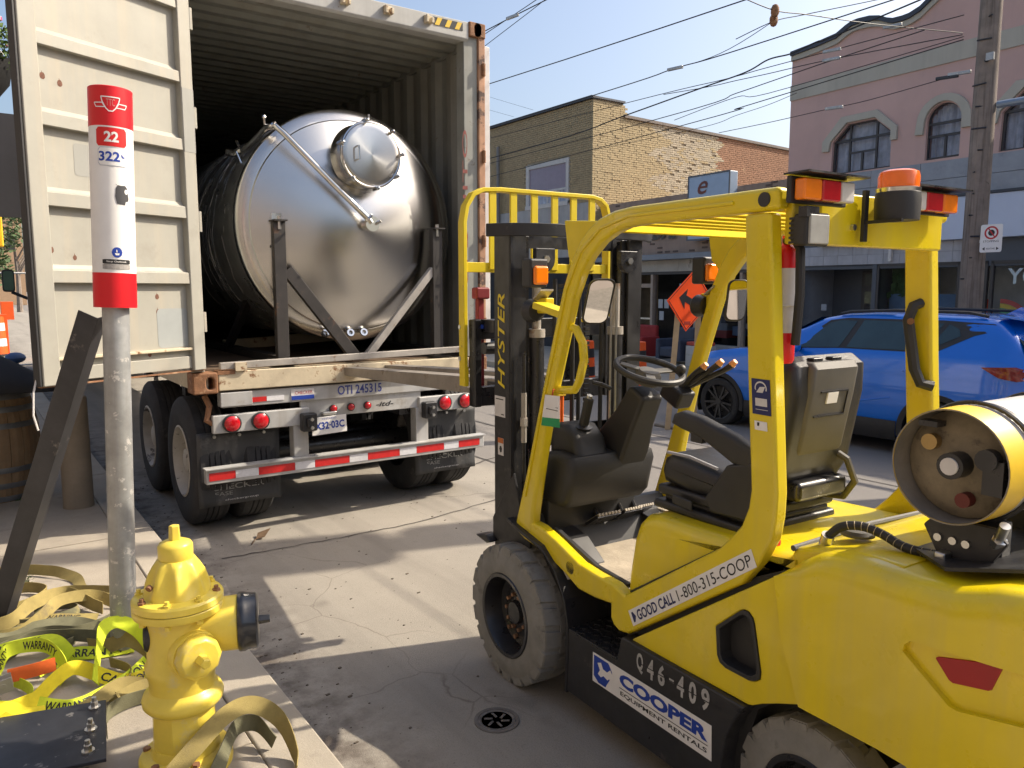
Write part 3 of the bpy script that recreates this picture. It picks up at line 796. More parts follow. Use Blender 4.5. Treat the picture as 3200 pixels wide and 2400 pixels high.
bs = MB(fac).box(-3.2, -1.75, 0.06, 0.36, 3.17, 4.87).build('shop_sign', mat('sign_box_blue', (0.34, 0.44, 0.58), rough=0.4, var=0.08, vs=2), smooth=0, bevel=.02,
     label='pale blue box sign with dark edges fixed above the brown shop', cat='sign')
SIGNE = mat('sign_edge', (0.10, 0.11, 0.13), rough=.5)
for q in ((-3.215, -1.735, .355, .375, 3.16, 3.20), (-3.215, -1.735, .355, .375, 4.84, 4.88), (-3.215, -3.18, .355, .375, 3.2, 4.84), (-1.77, -1.735, .355, .375, 3.2, 4.84)):
    MB(fac).box(*q).build('rim', SIGNE, bs, smooth=0)
lettering('e', lambda a, b: (-2.85 + .36 * a, .372, 4.36 + .34 * b), mat('sign_red', (0.16, 0.04, 0.025), rough=.5), bs, fr=fac, bold=.01, shear=.3)
lettering('ADD', lambda a, b: (-2.85 + .75 * a, .372, 3.36 + .26 * b), INK, bs, fr=fac, bold=.02)

# furniture and boxes set out in front of the shop
def sofa(s, d, w, m, lab):
    t = thing('armchair', fac(s, d, -.1), lab, 'armchair')
    MB(fac).box(s - w / 2 + .12, s + w / 2 - .12, d - .3, d + .3, 0.08, .34).build('seat', m, t, bevel=.05, seg=3)
    MB(fac).box(s - w / 2 + .1, s + w / 2 - .1, d - .42, d - .28, .1, .85).build('backrest', m, t, bevel=.05, seg=3)
    for q in (-1, 1): MB(fac).box(s + q * (w / 2 - .06) - .07, s + q * (w / 2 - .06) + .07, d - .35, d + .32, .0, .55).build('armrest', m, t, bevel=.04, seg=3)
sofa(-4.2, 1.2, 1.1, mat('red_upholstery', (0.30, 0.02, 0.02), rough=.7, var=.15), 'dark red armchair put out on the far pavement by the shop door')
sofa(-2.55, 1.3, .9, mat('navy_upholstery', (0.05, 0.06, 0.09), rough=.7, var=.15), 'dark blue armchair beside the red one outside the shop')
t = thing('drawer_chest', fac(-1.7, 1.3, -.1), 'low white drawer chest with a red cushion outside the shop', 'chest')
MB(fac).box(-2.0, -1.4, 1.05, 1.5, -.1, .42).build('case', mat('white_wood', (.5, .48, .45), rough=.6), t, smooth=0)
for z0 in (-.02, .2): MB(fac).box(-1.97, -1.43, 1.5, 1.515, z0, z0 + .19).build('drawer', MATS['white_wood'], t, smooth=0, bevel=.004)
MB(fac).box(-2.0, -1.4, 1.05, 1.5, .42, .52).build('cushion', mat('coral', (.5, .08, .05), rough=.8), t, bevel=.04, seg=3)

# ------------------------------------------------------------------ yellow brick building, brick by brick on the sunlit flank
BRY = mat('yellow_brick', (0.41, 0.335, 0.205), rough=0.92, var=0.22, vs=9, bump=0.3, bs=70, spots=((0.30, 0.22, 0.13), 0.62, 3, 0.1), hue=(1.0, .98, .92))
BRW = mat('worn_pale_brick', (0.43, 0.375, 0.275), rough=0.92, var=0.22, vs=9, bump=0.4, bs=60, spots=((0.27, 0.20, 0.14), 0.60, 3, 0.08))
BRB = mat('brown_brick', (0.30, 0.165, 0.10), rough=0.92, var=0.25, vs=8, bump=0.3, bs=70, spots=((0.40, 0.27, 0.16), 0.62, 3, 0.08))
MORT = mat('old_mortar', (0.29, 0.245, 0.17), rough=1.0, var=0.2, vs=6)
bb = thing('brick_building', (19.5, 21.5, 0), 'tall yellow brick building with a sunlit side wall and a stepped parapet', 'building')
YC = 18.85
def top_z(x): return 7.74 if x < 17.8 else 7.36 - (x - 17.8) * 0.019
MB().prism([(16.52, -0.3), (27.5, -0.3), (27.5, 7.18), (17.8, 7.36), (17.8, 7.76), (16.52, 7.80)], lambda a, b, d: (a, d, b), YC + 0.02, YC + 12).build('masonry_core', MORT, bb, smooth=0)
cand = []; row = 0; z = 3.9
while z < 7.74:
    x = 16.5 + (0.0 if row % 2 else -0.105)
    while x < 27.4:
        x0 = max(16.5, x)
        x1 = x + 0.202
        if x1 - x0 > .04 and z + .058 < top_z(x0) - .01: cand.append((x0, x1, z, row))
        x += 0.212
    z += 0.0695; row += 1
cand_sorted = sorted(range(len(cand)), key=lambda i: cand[i][0] + abs(cand[i][2] - 6.2) * .25)
near = set(i for i in cand_sorted if cand[i][2] > 4.5)
near = set([i for i in cand_sorted if cand[i][2] > 4.6][:290])
bm_y, bm_w, bm_b = MB(), MB(), MB()
_bcache = {}
for i, (x0, x1, z0, row) in enumerate(cand):
    pr = RND.choice((0, .003, .005, .007, .009, .011)) + (0.008 if RND.random() < .10 else 0)
    edge = 22.4 + .18 * math.sin(row * .9) + .1 * math.sin(row * 2.3)
    if i in near:
        w = x1 - x0; key = (round(w, 2), round(pr, 3))
        if key not in _bcache:
            b = MB().box(x0, x1, YC - pr, YC + .03, z0, z0 + .058).build('brick', BRY, bb, smooth=0)
            _bcache[key] = b
        else:
            src = _bcache[key]; b = src.copy(); COL.objects.link(b)
            ctr = Vector(((x0 + x1) / 2, YC + .015 - pr / 2, z0 + .029)); b.location = ctr - WP[bb.name]; WP[b.name] = ctr
    else:
        tgt = bm_b if x0 > edge else (bm_w if (x0 > 19.4 + .5 * math.sin(row * .5) and RND.random() < .85) else bm_y)
        if tgt is bm_b: pr *= .45
        if tgt is bm_w and RND.random() < .05: continue
        tgt.box(x0, x1, YC - pr, YC + .03, z0 + RND.uniform(-.003, .003), z0 + .058)
for mb_, m_, nm in ((bm_y, BRY, 'brickwork'), (bm_w, BRW, 'worn_brickwork'), (bm_b, BRB, 'brown_brickwork')):
    mb_.build(nm, m_, bb, smooth=0, kind='stuff')
# street front of the same building (in shade)
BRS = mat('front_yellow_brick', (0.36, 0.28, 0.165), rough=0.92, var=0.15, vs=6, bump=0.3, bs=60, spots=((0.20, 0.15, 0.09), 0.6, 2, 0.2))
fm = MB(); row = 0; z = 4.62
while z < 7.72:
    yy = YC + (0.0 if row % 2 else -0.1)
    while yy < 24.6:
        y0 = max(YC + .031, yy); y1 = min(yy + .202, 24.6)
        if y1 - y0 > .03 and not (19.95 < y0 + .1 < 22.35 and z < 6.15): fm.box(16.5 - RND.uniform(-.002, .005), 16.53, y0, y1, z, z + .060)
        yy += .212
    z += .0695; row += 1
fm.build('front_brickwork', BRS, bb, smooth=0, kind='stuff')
STB = mat('grey_render', (0.38, 0.37, 0.36), rough=.85, var=.12, vs=1.5, streak=((.19, .18, .17), .6, 3))
for i in range(4): MB().box(16.44, 16.6, 18.87 + i * 1.5, 18.87 + i * 1.5 + 1.494, 2.9, 4.60).build('render_panel', STB, bb, smooth=0)
MB().box(16.42, 16.6, 18.87, 24.8, -.3, 2.89).build('shop_front', DARKIN, bb, smooth=0)
MB().box(16.44, 17.82, YC - .06, YC + .2, 7.77, 7.83).build('coping', COPING, bb, smooth=0)
MB().box(16.40, 16.7, YC - .04, 24.8, 7.755, 7.84).build('front_coping', COPING, bb, smooth=0)
mb = MB(); mb.prism([(17.8, 7.33), (27.5, 7.15), (27.5, 7.24), (17.8, 7.42)], lambda a, b, d: (a, d, b), YC - .07, YC + .3); mb.build('roof_flashing', mat('brown_flashing', (0.13, 0.105, 0.09), rough=.6, var=.2), bb, smooth=0)
WFR = mat('white_window_frame', (0.52, 0.50, 0.48), rough=.6, var=.1)
w = MB(); [w.box(*q) for q in ((16.46, 16.60, 19.98, 20.12, 4.66, 6.12), (16.46, 16.60, 22.16, 22.32, 4.66, 6.12), (16.46, 16.60, 20.12, 22.16, 5.98, 6.12), (16.42, 16.60, 19.98, 22.32, 4.60, 4.74), (16.48, 16.503, 20.12, 22.16, 5.12, 5.19), (16.48, 16.503, 21.1, 21.16, 4.74, 5.12))]
w = w.build('window', WFR, bb, smooth=0)
MB().box(16.512, 16.516, 20.1, 22.2, 5.15, 6.0).build('blind', mat('pink_blind', (0.46, 0.34, 0.38), rough=.8, var=.06), w, smooth=0)
MB().box(16.514, 16.518, 20.1, 22.2, 4.7, 5.15).build('curtain', CURT, w, smooth=0)
g = MB(); g.add([(16.505, 20.1, 4.7), (16.505, 22.2, 4.7), (16.505, 22.2, 6.0), (16.505, 20.1, 6.0)], [(0, 1, 2, 3)]); g.build('pane', PANE, w, smooth=0)
MB().cyl((16.36, 23.9, 3.0), (16.36, 23.9, 7.0), .06, 8).build('drain_pipe', mat('grey_pipe', (.2, .19, .18), rough=.6), bb)
MB().cyl((19.0, 20, 7.2), (19.0, 20, 7.55), .06, 8, .1).build('roof_vent', COPING, bb)
nb = thing('terrace_building', (18, 30, 0), 'long dull brown brick terrace standing beyond the yellow brick building', 'building')
MB().box(16.55, 26, 24.85, 60, -.3, 7.35).build('wall', mat('terrace_brick', (0.17, 0.13, 0.085), rough=.9, var=.15, vs=1), nb, smooth=0)
MB().box(16.50, 16.7, 24.85, 60, 7.30, 7.42).build('coping', COPING, nb, smooth=0)
for i in range(6):
    wq = MB().box(16.50, 16.6, 26.0 + i * 3.2, 27.6 + i * 3.2, 4.7, 6.1).build('window', WFR, nb, smooth=0)
    MB().box(16.48, 16.51, 26.12 + i * 3.2, 27.48 + i * 3.2, 4.82, 5.98).build('pane', MATS['dim_glass'], wq, smooth=0)
MB().box(16.35, 16.55, 24.9, 28.5, 5.0, 5.75).build('sign_panel', mat('pale_sign', (.36, .36, .36), rough=.5), nb, smooth=0)
MB().box(16.3, 16.55, 24.9, 28.5, 5.95, 6.25).build('light_box', mat('cream_sign', (.40, .36, .28), rough=.5), nb, smooth=0)

# houses further along and behind, seen only in reflections and past the edges
HB = [('grey_brick_block', (-12, -3.9, -40, 14), 7.5, (0.20, 0.17, 0.15), 'two storey grey brick block behind the near pavement'),
      ('tan_brick_block', (17, 30, -22, 2.6), 8.0, (0.30, 0.22, 0.15), 'two storey tan block next to the pink building'),
      ('grey_render_block', (-14, 26, -62, -48), 10.0, (0.24, 0.22, 0.19), 'grey block closing the street behind')]
for nm, (x0, x1, y0, y1), h, c, lab in HB:
    t = thing(nm, ((x0 + x1) / 2, (y0 + y1) / 2, 0), lab, 'building')
    MB().box(x0, x1, y0, y1, -.4, h).build('wall', mat(nm, c, rough=.9, var=.15, vs=1), t, smooth=0)
    MB().box(x0 - .1, x1 + .1, y0 - .1, y1 + .1, h, h + .15).build('coping', COPING, t, smooth=0)
    xf = x1 if x1 < 0 else x0
    if nm == 'grey_render_block':
        for i in range(9):
            MB().box(-10 + i * 4, -8.4 + i * 4, y1 - .02, y1 + .04, 4.6, 6.4).build('window', MATS['dim_glass'], t, smooth=0)
    else:
        for i in range(int((y1 - y0) / 3.5)):
            MB().box(xf - .04, xf + .04, y0 + 1 + i * 3.5, y0 + 2.6 + i * 3.5, 4.5, 6.2).build('window', MATS['dim_glass'], t, smooth=0)
            MB().box(xf - .04, xf + .04, y0 + .8 + i * 3.5, y0 + 3.1 + i * 3.5, .6, 2.7).build('shop_window', MATS['dim_glass'], t, smooth=0)
# ------------------------------------------------------------------ shipping container
YR = 5.75
ct = thing('shipping_container', (2.55, 11.8, 1.12), 'open cream shipping container carried on the trailer, one door swung back', 'container')


def corr(n, amp, top=.34, slope=.16):
    """one period trapezoid samples: list of (t, depth)"""
    out = []
    for i in range(n):
        out += [(i, 0), (i + top, 0), (i + top + slope, amp), (i + 2 * top + slope, amp)]
    out.append((n, 0)); return out


def sheet(fn, prof, perp, th):
    """corrugated sheet: prof (t,d); perp two positions across"""
    mb = MB(); v = []
    for t, d in prof:
        for q in perp: v.append(fn(t, d, q))
    mb.add(v, [(2 * i, 2 * i + 1, 2 * i + 3, 2 * i + 2) for i in range(len(prof) - 1)])
    return mb


pr_ = corr(58, -0.030, .30, .2)
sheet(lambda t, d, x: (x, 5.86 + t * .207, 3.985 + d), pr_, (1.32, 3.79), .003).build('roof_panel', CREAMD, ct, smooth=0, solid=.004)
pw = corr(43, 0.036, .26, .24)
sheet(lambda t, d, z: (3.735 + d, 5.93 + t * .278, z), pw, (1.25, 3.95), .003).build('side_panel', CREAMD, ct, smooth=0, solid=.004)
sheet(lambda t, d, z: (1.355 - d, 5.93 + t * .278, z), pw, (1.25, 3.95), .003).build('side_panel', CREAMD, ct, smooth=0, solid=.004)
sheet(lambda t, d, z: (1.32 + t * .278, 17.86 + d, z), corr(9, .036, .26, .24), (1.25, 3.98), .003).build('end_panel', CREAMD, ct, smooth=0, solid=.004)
FLR = mat('container_plywood', (0.10, 0.065, 0.04), rough=.8, var=.25, vs=4, spots=((.04, .03, .02), .6, 6, .1))
for i in range(10): MB().box(1.36, 3.74, 5.86 + i * 1.2, 5.86 + i * 1.2 + 1.19, 1.235, 1.268).build('floor_board', FLR, ct, smooth=0)
MB().box(1.31, 1.42, 5.80, 17.9, 1.13, 1.25).build('bottom_rail', SILL, ct, smooth=0)
MB().box(3.70, 3.80, 5.80, 17.9, 1.13, 1.25).build('bottom_rail', SILL, ct, smooth=0)
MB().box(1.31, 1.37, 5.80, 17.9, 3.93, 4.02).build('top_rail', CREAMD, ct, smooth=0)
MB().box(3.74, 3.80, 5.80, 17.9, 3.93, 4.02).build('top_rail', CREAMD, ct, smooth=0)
MB().box(1.30, 1.392, YR + .01, YR + .16, 1.26, 3.98).build('corner_post', CREAM, ct, smooth=0, bevel=.006)
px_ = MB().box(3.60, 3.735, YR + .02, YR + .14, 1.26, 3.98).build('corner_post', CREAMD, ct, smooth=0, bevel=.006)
MB().box(3.737, 3.803, YR + .0, YR + .16, 1.26, 3.98).build('post_edge', mat('rust_worn_edge', (0.40, 0.22, 0.13), rough=.7, var=.25, vs=8, spots=((.10, .06, .045), .55, 6, .06)), ct, smooth=0, bevel=.008)
for i in range(4): MB().cyl((3.78, YR - .012, 1.5 + i * .72), (3.78, YR - .012, 1.6 + i * .72), .017, 8).build('hinge', RUST, ct)
hd = MB(); hd.prism([(YR + .0, 3.94), (YR + .0, 4.075), (YR + .10, 4.075), (YR + .16, 4.03), (YR + .16, 3.93), (YR + .02, 3.92)], lambda a, b, d: (d, a, b), 1.48, 3.64)
hd = hd.build('header_beam', mat('header_paint', (0.42, 0.42, 0.40), rough=.6, var=.1, vs=4, spots=((.22, .14, .09), .66, 9, .03), streak=((.3, .29, .27), .5, 9)), ct, smooth=0, bevel=.006)
for x in (2.02, 2.50, 2.86, 3.22):
    k_ = MB(); k_.box(x - .012, x + .012, YR - .055, YR, 3.985, 4.045); k_.box(x + .035, x + .06, YR - .055, YR, 3.985, 4.03); k_.box(x - .012, x + .06, YR - .02, YR + .001, 3.99, 4.05)
    k_.build('cam_keeper', SILL, ct, smooth=0, bevel=.006)
hz = MB().box(3.30, 3.58, YR - .0035, YR - .0005, 3.995, 4.055).build('hazard_tape', INK, ct, smooth=0)
YST = mat('hazard_yellow', (.70, .46, .03), rough=.5)
for i in range(3):
    x = 3.31 + i * .095
    m_ = MB(); m_.add([(x, YR - .005, 3.995), (x + .042, YR - .005, 3.995), (x + .072, YR - .005, 4.055), (x + .030, YR - .005, 4.055)], [(0, 1, 2, 3)]); m_.build('hazard_stripe', YST, ct, smooth=0)
MB().box(1.48, 3.62, YR + .0, YR + .12, 1.115, 1.258).build('door_sill', SILL, ct, smooth=0, bevel=.008)


def casting(x0, x1, z0, z1, hx, hz_, nm='corner_casting'):
    slot = [(hx + .028 * math.cos(R(a)), hz_ + .018 * math.copysign(1, math.sin(R(a)) + 1e-9) + .026 * math.sin(R(a))) for a in range(0, 360, 20)]
    c = MB().prism(slot, lambda a, b, d: (a, d, b), YR - .1, YR + .12)
    return MB().box(x0, x1, YR - .012, YR + .165, z0, z1).build(nm, RUST, ct, smooth=0, bevel=.012, cuts=[c])


casting(3.64, 3.805, 3.965, 4.085, 3.72, 4.025)
casting(1.30, 1.475, 1.10, 1.255, 1.42, 1.175)
casting(1.30, 1.475, 3.965, 4.085, 1.39, 4.025)
casting(3.63, 3.805, 1.10, 1.255, 3.69, 1.175)
MB().box(1.475, 1.60, YR - .006, YR + .1, 1.235, 1.262).build('sill_plate', RUST, ct, smooth=0)
# right-hand door folded back along the side
MB().box(3.83, 3.885, YR + .05, YR + 1.15, 1.27, 3.93).build('folded_door', WHITED, ct, smooth=0, bevel=.006)
lettering('OTIU 245', lambda a, b: (3.592 - .0, YR + .018, 0) and Vector((3.628 - .05 * b, YR + .0145, 3.2 - 1.3 * a)), mat('faded_red_print', (.22, .06, .05), rough=.7), ct)

# the left door, swung round to show its inner face
DH = Vector((1.385, 5.742, 0)); DA = R(26)
dt = Vector((-math.cos(DA), -math.sin(DA), 0)); dn = Vector((math.sin(DA), -math.cos(DA), 0))


def drf(t, d, z): return DH + dt * t + dn * d + Vector((0, 0, z))


dr_ = MB(drf); dr_.box(.085, 1.08, -.035, -.030, 1.30, 3.92)
door = dr_.build('door_leaf', CREAM, ct, smooth=0)
for a, b, z0, z1 in ((0.0, .098, 1.283, 3.93), (1.045, 1.15, 1.283, 3.93)): MB(drf).box(a, b, -.04, .022, z0, z1).build('door_stile', CREAM, door, smooth=0, bevel=.008)
MB(drf).box(1.15, 1.168, -.05, .012, 1.283, 3.93).build('door_gasket', BLKP, door, smooth=0, bevel=.005)
ribs = [(3.775, 3.705), (3.303, 3.233), (2.862, 2.787), (2.412, 2.333), (1.963, 1.888)]
for zt, zb in ribs:
    m_ = MB(drf); m_.prism([(-.032, zt + .035), (-.012, zt + .006), (.012, zt), (.014, zb), (-.032, zb)], lambda a, b, d: (d, a, b), .094, 1.052); m_.build('door_rib', CREAM, door, smooth=0, bevel=.004)
MB(drf).box(.098, 1.045, -.034, -.005, 1.30, 1.385).build('door_bottom_rail', CREAM, door, smooth=0, bevel=.004)
MB(drf).box(.095, 1.048, -.034, .010, 1.428, 1.446).build('door_lip', SILL, door, smooth=0, bevel=.004)
MB(drf).box(-.005, 1.15, -.045, .0, 1.275, 1.284).build('door_edge_strip', RUST, door, smooth=0)
rb = MB(drf)
for t, z in ((.90, 3.05), (1.0, 3.07), (.88, 2.04), (.70, 1.80), (.68, 1.72), (.33, 1.80), (.33, 1.70), (.24, 1.69), (.22, 1.60), (.40, 1.35), (.41, 1.42), (1.02, 1.34), (1.02, 2.08), (.30, 1.52)):
    r_ = RND.uniform(.010, .018)
    n_ = 9; rb.add([(t + r_ * (.9 + .2 * RND.random()) * math.cos(6.283 * i / n_), -.0292, z + r_ * 1.25 * (.9 + .2 * RND.random()) * math.sin(6.283 * i / n_)) for i in range(n_)], [tuple(range(n_))])
    rb.add([(t - r_ * .5, -.0294, z), (t + r_ * .3, -.0294, z), (t + r_ * .2, -.0294, z + .03)], [(0, 1, 2)])
rb.build('rust_blister', mat('rust_spot', (.16, .075, .05), rough=.9, var=.3, vs=60), door, smooth=0)
PATCH = mat('touch_up_grey', (0.285, 0.285, 0.26), rough=.55, var=.04)
m_ = MB(drf); m_.add([(a, -.0288, b) for a, b in rrect(.735, .845, 2.53, 2.72, .02)], [tuple(range(20))]); m_.build('paint_patch', PATCH, door, smooth=0)
m_ = MB(drf); m_.box(.002, .092, .0215, .0235, 2.78, 3.20); m_.build('paint_patch', PATCH, door, smooth=0)
m_ = MB(drf); m_.add([(a, -.0287, b) for a, b in rrect(.10, .34, 1.455, 1.72, .03)], [tuple(range(20))]); m_.build('paint_patch', mat('touch_up_blue_grey', (.31, .33, .325), rough=.5, var=.05), door, smooth=0)
for z in (1.55, 2.25, 2.95, 3.6): MB().cyl(tuple(drf(-.012, 0, z)), tuple(drf(-.012, 0, z + .14)), .02, 10).build('door_hinge', CREAM, door)
tg = MB(); tg.tube([tuple(drf(1.16, -.03, 1.33)), tuple(drf(1.19, -.02, 1.25)), tuple(drf(1.20, -.02, 1.12)), tuple(drf(1.185, -.01, 1.03))], .006, 6)
tg.build('tie_cord', WHITED, door)

# ------------------------------------------------------------------ container trailer
tr = thing('container_trailer', (2.55, 12.0, 0), 'grey container trailer chassis with red lamps parked at the kerb under the container', 'trailer')
MB().box(1.50, 3.70, YR + .03, YR + .14, 0.985, 1.10).build('rear_bolster', ALU, tr, smooth=0, bevel=.008)
MB().box(1.49, 1.72, YR + .005, YR + .03, 0.995, 1.10).build('bolster_end', ALU, tr, smooth=0, bevel=.006)
for x0, x1, m_, nm in ((1.60, 1.83, REDT, 'red_tape'), (1.832, 1.965, WHT, 'white_tape')):
    MB().box(x0, x1, YR + .024, YR + .029, 1.012, 1.048).build(nm, m_, tr, smooth=0)
MB().box(1.43, 2.16, YR + .02, YR + .07, .80, .935).build('lamp_panel', ALU, tr, smooth=0, bevel=.008)
MB().box(3.13, 3.72, YR + .02, YR + .07, .80, .935).build('lamp_panel', ALU, tr, smooth=0, bevel=.008)
MB().box(2.10, 3.16, YR + .05, YR + .08, .845, .985).build('centre_panel', ALU, tr, smooth=0, bevel=.004)
def lamp(x, y, z, r, nm):
    l = MB().lathe([(r * 1.18, 0), (r * 1.18, .014), (r * 1.02, .018), (r * 1.02, .0)], (x, y, z), (0, -1, 0), 24, cap=False).build(nm, BLKP, tr)
    MB().lathe([(r, .004), (r * .98, .018), (r * .75, .028), (r * .4, .033), (0, .034)], (x, y, z), (0, -1, 0), 24).build('lens', REDL, l)
for x in (1.565, 1.775, 3.375, 3.58): lamp(x, YR + .018, .868, .058, 'tail_lamp')
for x in (2.365, 2.515, 2.66): lamp(x, YR + .048, .905, .028, 'marker_lamp')
# under-run bumper
bp_ = MB().box(1.36, 3.77, YR - .01, YR + .06, .435, .545).build('bumper', ALU, tr, smooth=0, bevel=.008)
MB().box(1.355, 3.775, YR - .03, YR + .065, .545, .553).build('bumper_flange', ALU, bp_, smooth=0)
x = 1.38
for i, (w, m_, nm) in enumerate(((.19, REDT, 'red_tape'), (.17, WHT, 'white_tape'), (.28, REDT, 'red_tape'), (.16, WHT, 'white_tape'), (.29, REDT, 'red_tape'), (.16, WHT, 'white_tape'), (.29, REDT, 'red_tape'), (.16, WHT, 'white_tape'), (.27, REDT, 'red_tape'), (.15, WHT, 'white_tape'), (.22, REDT, 'red_tape'))):
    MB().box(x, x + w - .003, YR - .0145, YR - .0105, .462, .520).build(nm, m_, bp_, smooth=0); x += w
for x in (2.03, 3.10):
    u = MB().box(x, x + .12, YR + .03, YR + .13, .545, .845).build('bumper_post', ALU, tr, smooth=0, bevel=.006)
    k_ = MB().box(x + .05, x + .17, YR - .045, YR + .03, .755, .895); k_.box(x + .08, x + .14, YR - .07, YR - .04, .79, .86)
    k_.build('dock_buffer', BLKM, tr, smooth=0, bevel=.012)
    for zz in (.79, .855): MB().cyl((x + .11, YR - .09, zz), (x + .11, YR - .068, zz), .014, 8).build('bolt', CHROME, u)
# flaps
def flap(x0, x1, z0, z1, yb):
    f = MB(); f.grid(lambda a, b: (x0 + (x1 - x0) * a, yb + .03 * math.sin(b * 2.6) * (1 - b) + .012 * math.sin(a * 3), z0 + (z1 - z0) * b), 10, 12)
    f = f.build('mud_flap', FLAP, tr, smooth=60, solid=.012)
    for k in (.2, .5, .8): MB().cyl((x0 + (x1 - x0) * k, yb - .02, z1 - .03), (x0 + (x1 - x0) * k, yb, z1 - .03), .012, 8).build('bolt', CHROME, f)
    FT = mat('flap_print', (.28, .28, .27), rough=.6)
    xa = x0 + (x1 - x0) * .14
    lettering('CHECKER', lambda a, b: (xa + .40 * a, yb + .0185 - .006, z0 + .115 + .042 * b), FT, f, bold=.01)
    lettering('LEASE', lambda a, b: (xa + .16 * a, yb + .0165 - .006, z0 + .072 + .03 * b), FT, f)
    lettering('checkergroup', lambda a, b: (xa + .1 + .25 * a, yb + .01 - .006, z0 + .028 + .018 * b), mat('flap_print_white', (.5, .5, .5), rough=.6), f)
flap(1.335, 1.945, .235, .795, YR + .115)
flap(3.14, 3.75, .235, .795, YR + .115)
# wheels
def truck_wheel(x, y, sgn, dual=True):
    t = MB(); pr2 = [(.28, -.13), (.36, -.145), (.44, -.14), (.485, -.125), (.505, -.105)]
    for k in (-.06, -.02, .02, .06): pr2 += [(.507, k - .016), (.507, k + .012), (.495, k + .014), (.495, k + .018)]
    pr2 += [(.505, .105), (.485, .125), (.44, .14), (.36, .145), (.28, .13)]
    t.lathe(pr2, (x, y, .51), (1, 0, 0), 48, cap=False)
    w = t.build('tyre', RUBBERD, tr)
    r_ = MB(); s = sgn
    r_.lathe([(.285, .135 * s), (.27, .14 * s), (.255, .11 * s), (.245, .02 * s), (.19, .0 * s), (.16, .03 * s), (.10, .04 * s), (.09, .10 * s), (.06, .11 * s), (0, .11 * s)], (x, y, .51), (1, 0, 0), 32, cap=False)
    r_.build('rim', mat('dirty_wheel', (.42, .40, .36), rough=.6, var=.15, vs=6, spots=((.12, .11, .10), .58, 9, .05)), w)
for yw in (6.36, 7.62):
    truck_wheel(1.46, yw, -1); truck_wheel(1.80, yw, -1); truck_wheel(3.65, yw, 1); truck_wheel(3.31, yw, 1)
    MB().cyl((1.6, yw, .51), (3.5, yw, .51), .075, 14).build('axle', BLKM, tr)
for x in (2.05, 3.0): MB().box(x, x + .12, YR + .14, 17.6, .78, 1.10).build('frame_rail', BLKM, tr, smooth=0)
for yb in (6.9, 8.6, 10.4, 12.2, 14, 16): MB().box(1.5, 3.7, yb, yb + .12, .95, 1.10).build('crossmember', BLKM, tr, smooth=0)
for yw in (6.36, 7.62): MB().box(1.95, 3.2, yw + .15, yw + .4, .42, .62).build('air_tank', BLKM, tr, bevel=.05)
for x in (2.3, 2.8): MB().box(x, x + .05, 15.2, 15.35, .05, .95).build('landing_leg', BLKM, tr, smooth=0)
for sgn, x in ((-1, 1.40), (1, 3.68)):
    k_ = MB(); k_.tube([(x, YR + .10, 1.08), (x - .03 * sgn, YR + .09, 1.0), (x - .0 * sgn, YR + .06, .90), (x + .06 * -sgn, YR + .05, .86)], .022, 8); k_.build('twist_lock', RUST, tr)
# number plate and stickers
np_ = MB().box(2.165, 2.455, YR - .005, YR + .0, .715, .855).build('licence_plate', WHITE, tr, smooth=0, bevel=.003)
np_.rotation_euler = (0, R(-2), 0)
lettering('X32·03C', lambda a, b: (2.19 + .245 * a, YR - .0065, .755 + .06 * b), BLUEP, np_, bold=.03)
lettering('ONTARIO', lambda a, b: (2.25 + .12 * a, YR - .0065, .832 + .014 * b), BLUEP, np_)
MB().box(2.26, 2.38, YR + .0, YR + .05, .86, .89).build('plate_lamp', CHROME, tr, smooth=0, bevel=.01)
st = MB().box(2.02, 2.205, YR + .024, YR + .0295, 1.0, 1.085).build('sticker', WHITED, tr, smooth=0)
MB().box(2.022, 2.203, YR + .022, YR + .024, 1.002, 1.034).build('sticker_band', BLUEP, st, smooth=0)
lettering('CHECKER', lambda a, b: (2.05 + .14 * a, YR + .0225, 1.045 + .025 * b), mat('sticker_red', (.4, .05, .05), rough=.5), st)
lettering('OTI 245315', lambda a, b: (2.40 + .385 * a, YR + .0285, 1.012 + .074 * b), mat('faded_blue_print', (.045, .06, .25), rough=.6, var=.2, vs=40), tr, bold=.02)
lettering('-itd-', lambda a, b: (2.74 + .16 * a, YR + .0485, .885 + .04 * b), INK, tr, bold=.02, shear=.3)

# ------------------------------------------------------------------ brewery tank on its cradle
STAIN = mat('brushed_stainless', (0.56, 0.55, 0.53), rough=.24, metal=1.0, var=.04, vs=2, aniso=.8)
STAINP = mat('polished_stainless', (0.62, 0.61, 0.59), rough=.13, metal=1.0, var=.05, vs=6)
FILM = mat('film_wrapped_steel', (0.36, 0.36, 0.355), rough=.34, metal=.6, var=.3, vs=2, bump=.5, bs=5, rvar=.12)
TX, TZ, TY = 2.68, 2.36, 6.08
tk = thing('steel_tank', (TX, 8, 1.45), 'large stainless steel brewing tank lying on its side in the open container', 'tank')
MB().lathe([(.938, 0.02), (.938, .10), (.93, .12), (.93, 5.0)], (TX, TY, TZ), (0, 1, 0), 96).build('shell', FILM, tk)
hp = [(.940, .06), (.942, .012), (.938, .0), (.93, -.008), (.858, -.034), (.850, -.036), (.842, -.046)]
for i in range(1, 13):
    r_ = .842 * (1 - i / 12); hp.append((r_, -.046 - .225 * (1 - (r_ / .842) ** 1.35)))
MB().lathe(hp, (TX, TY, TZ), (0, 1, 0), 96).build('dished_head', STAIN, tk, smooth=30)
wr = MB()
rr = random.Random(5)
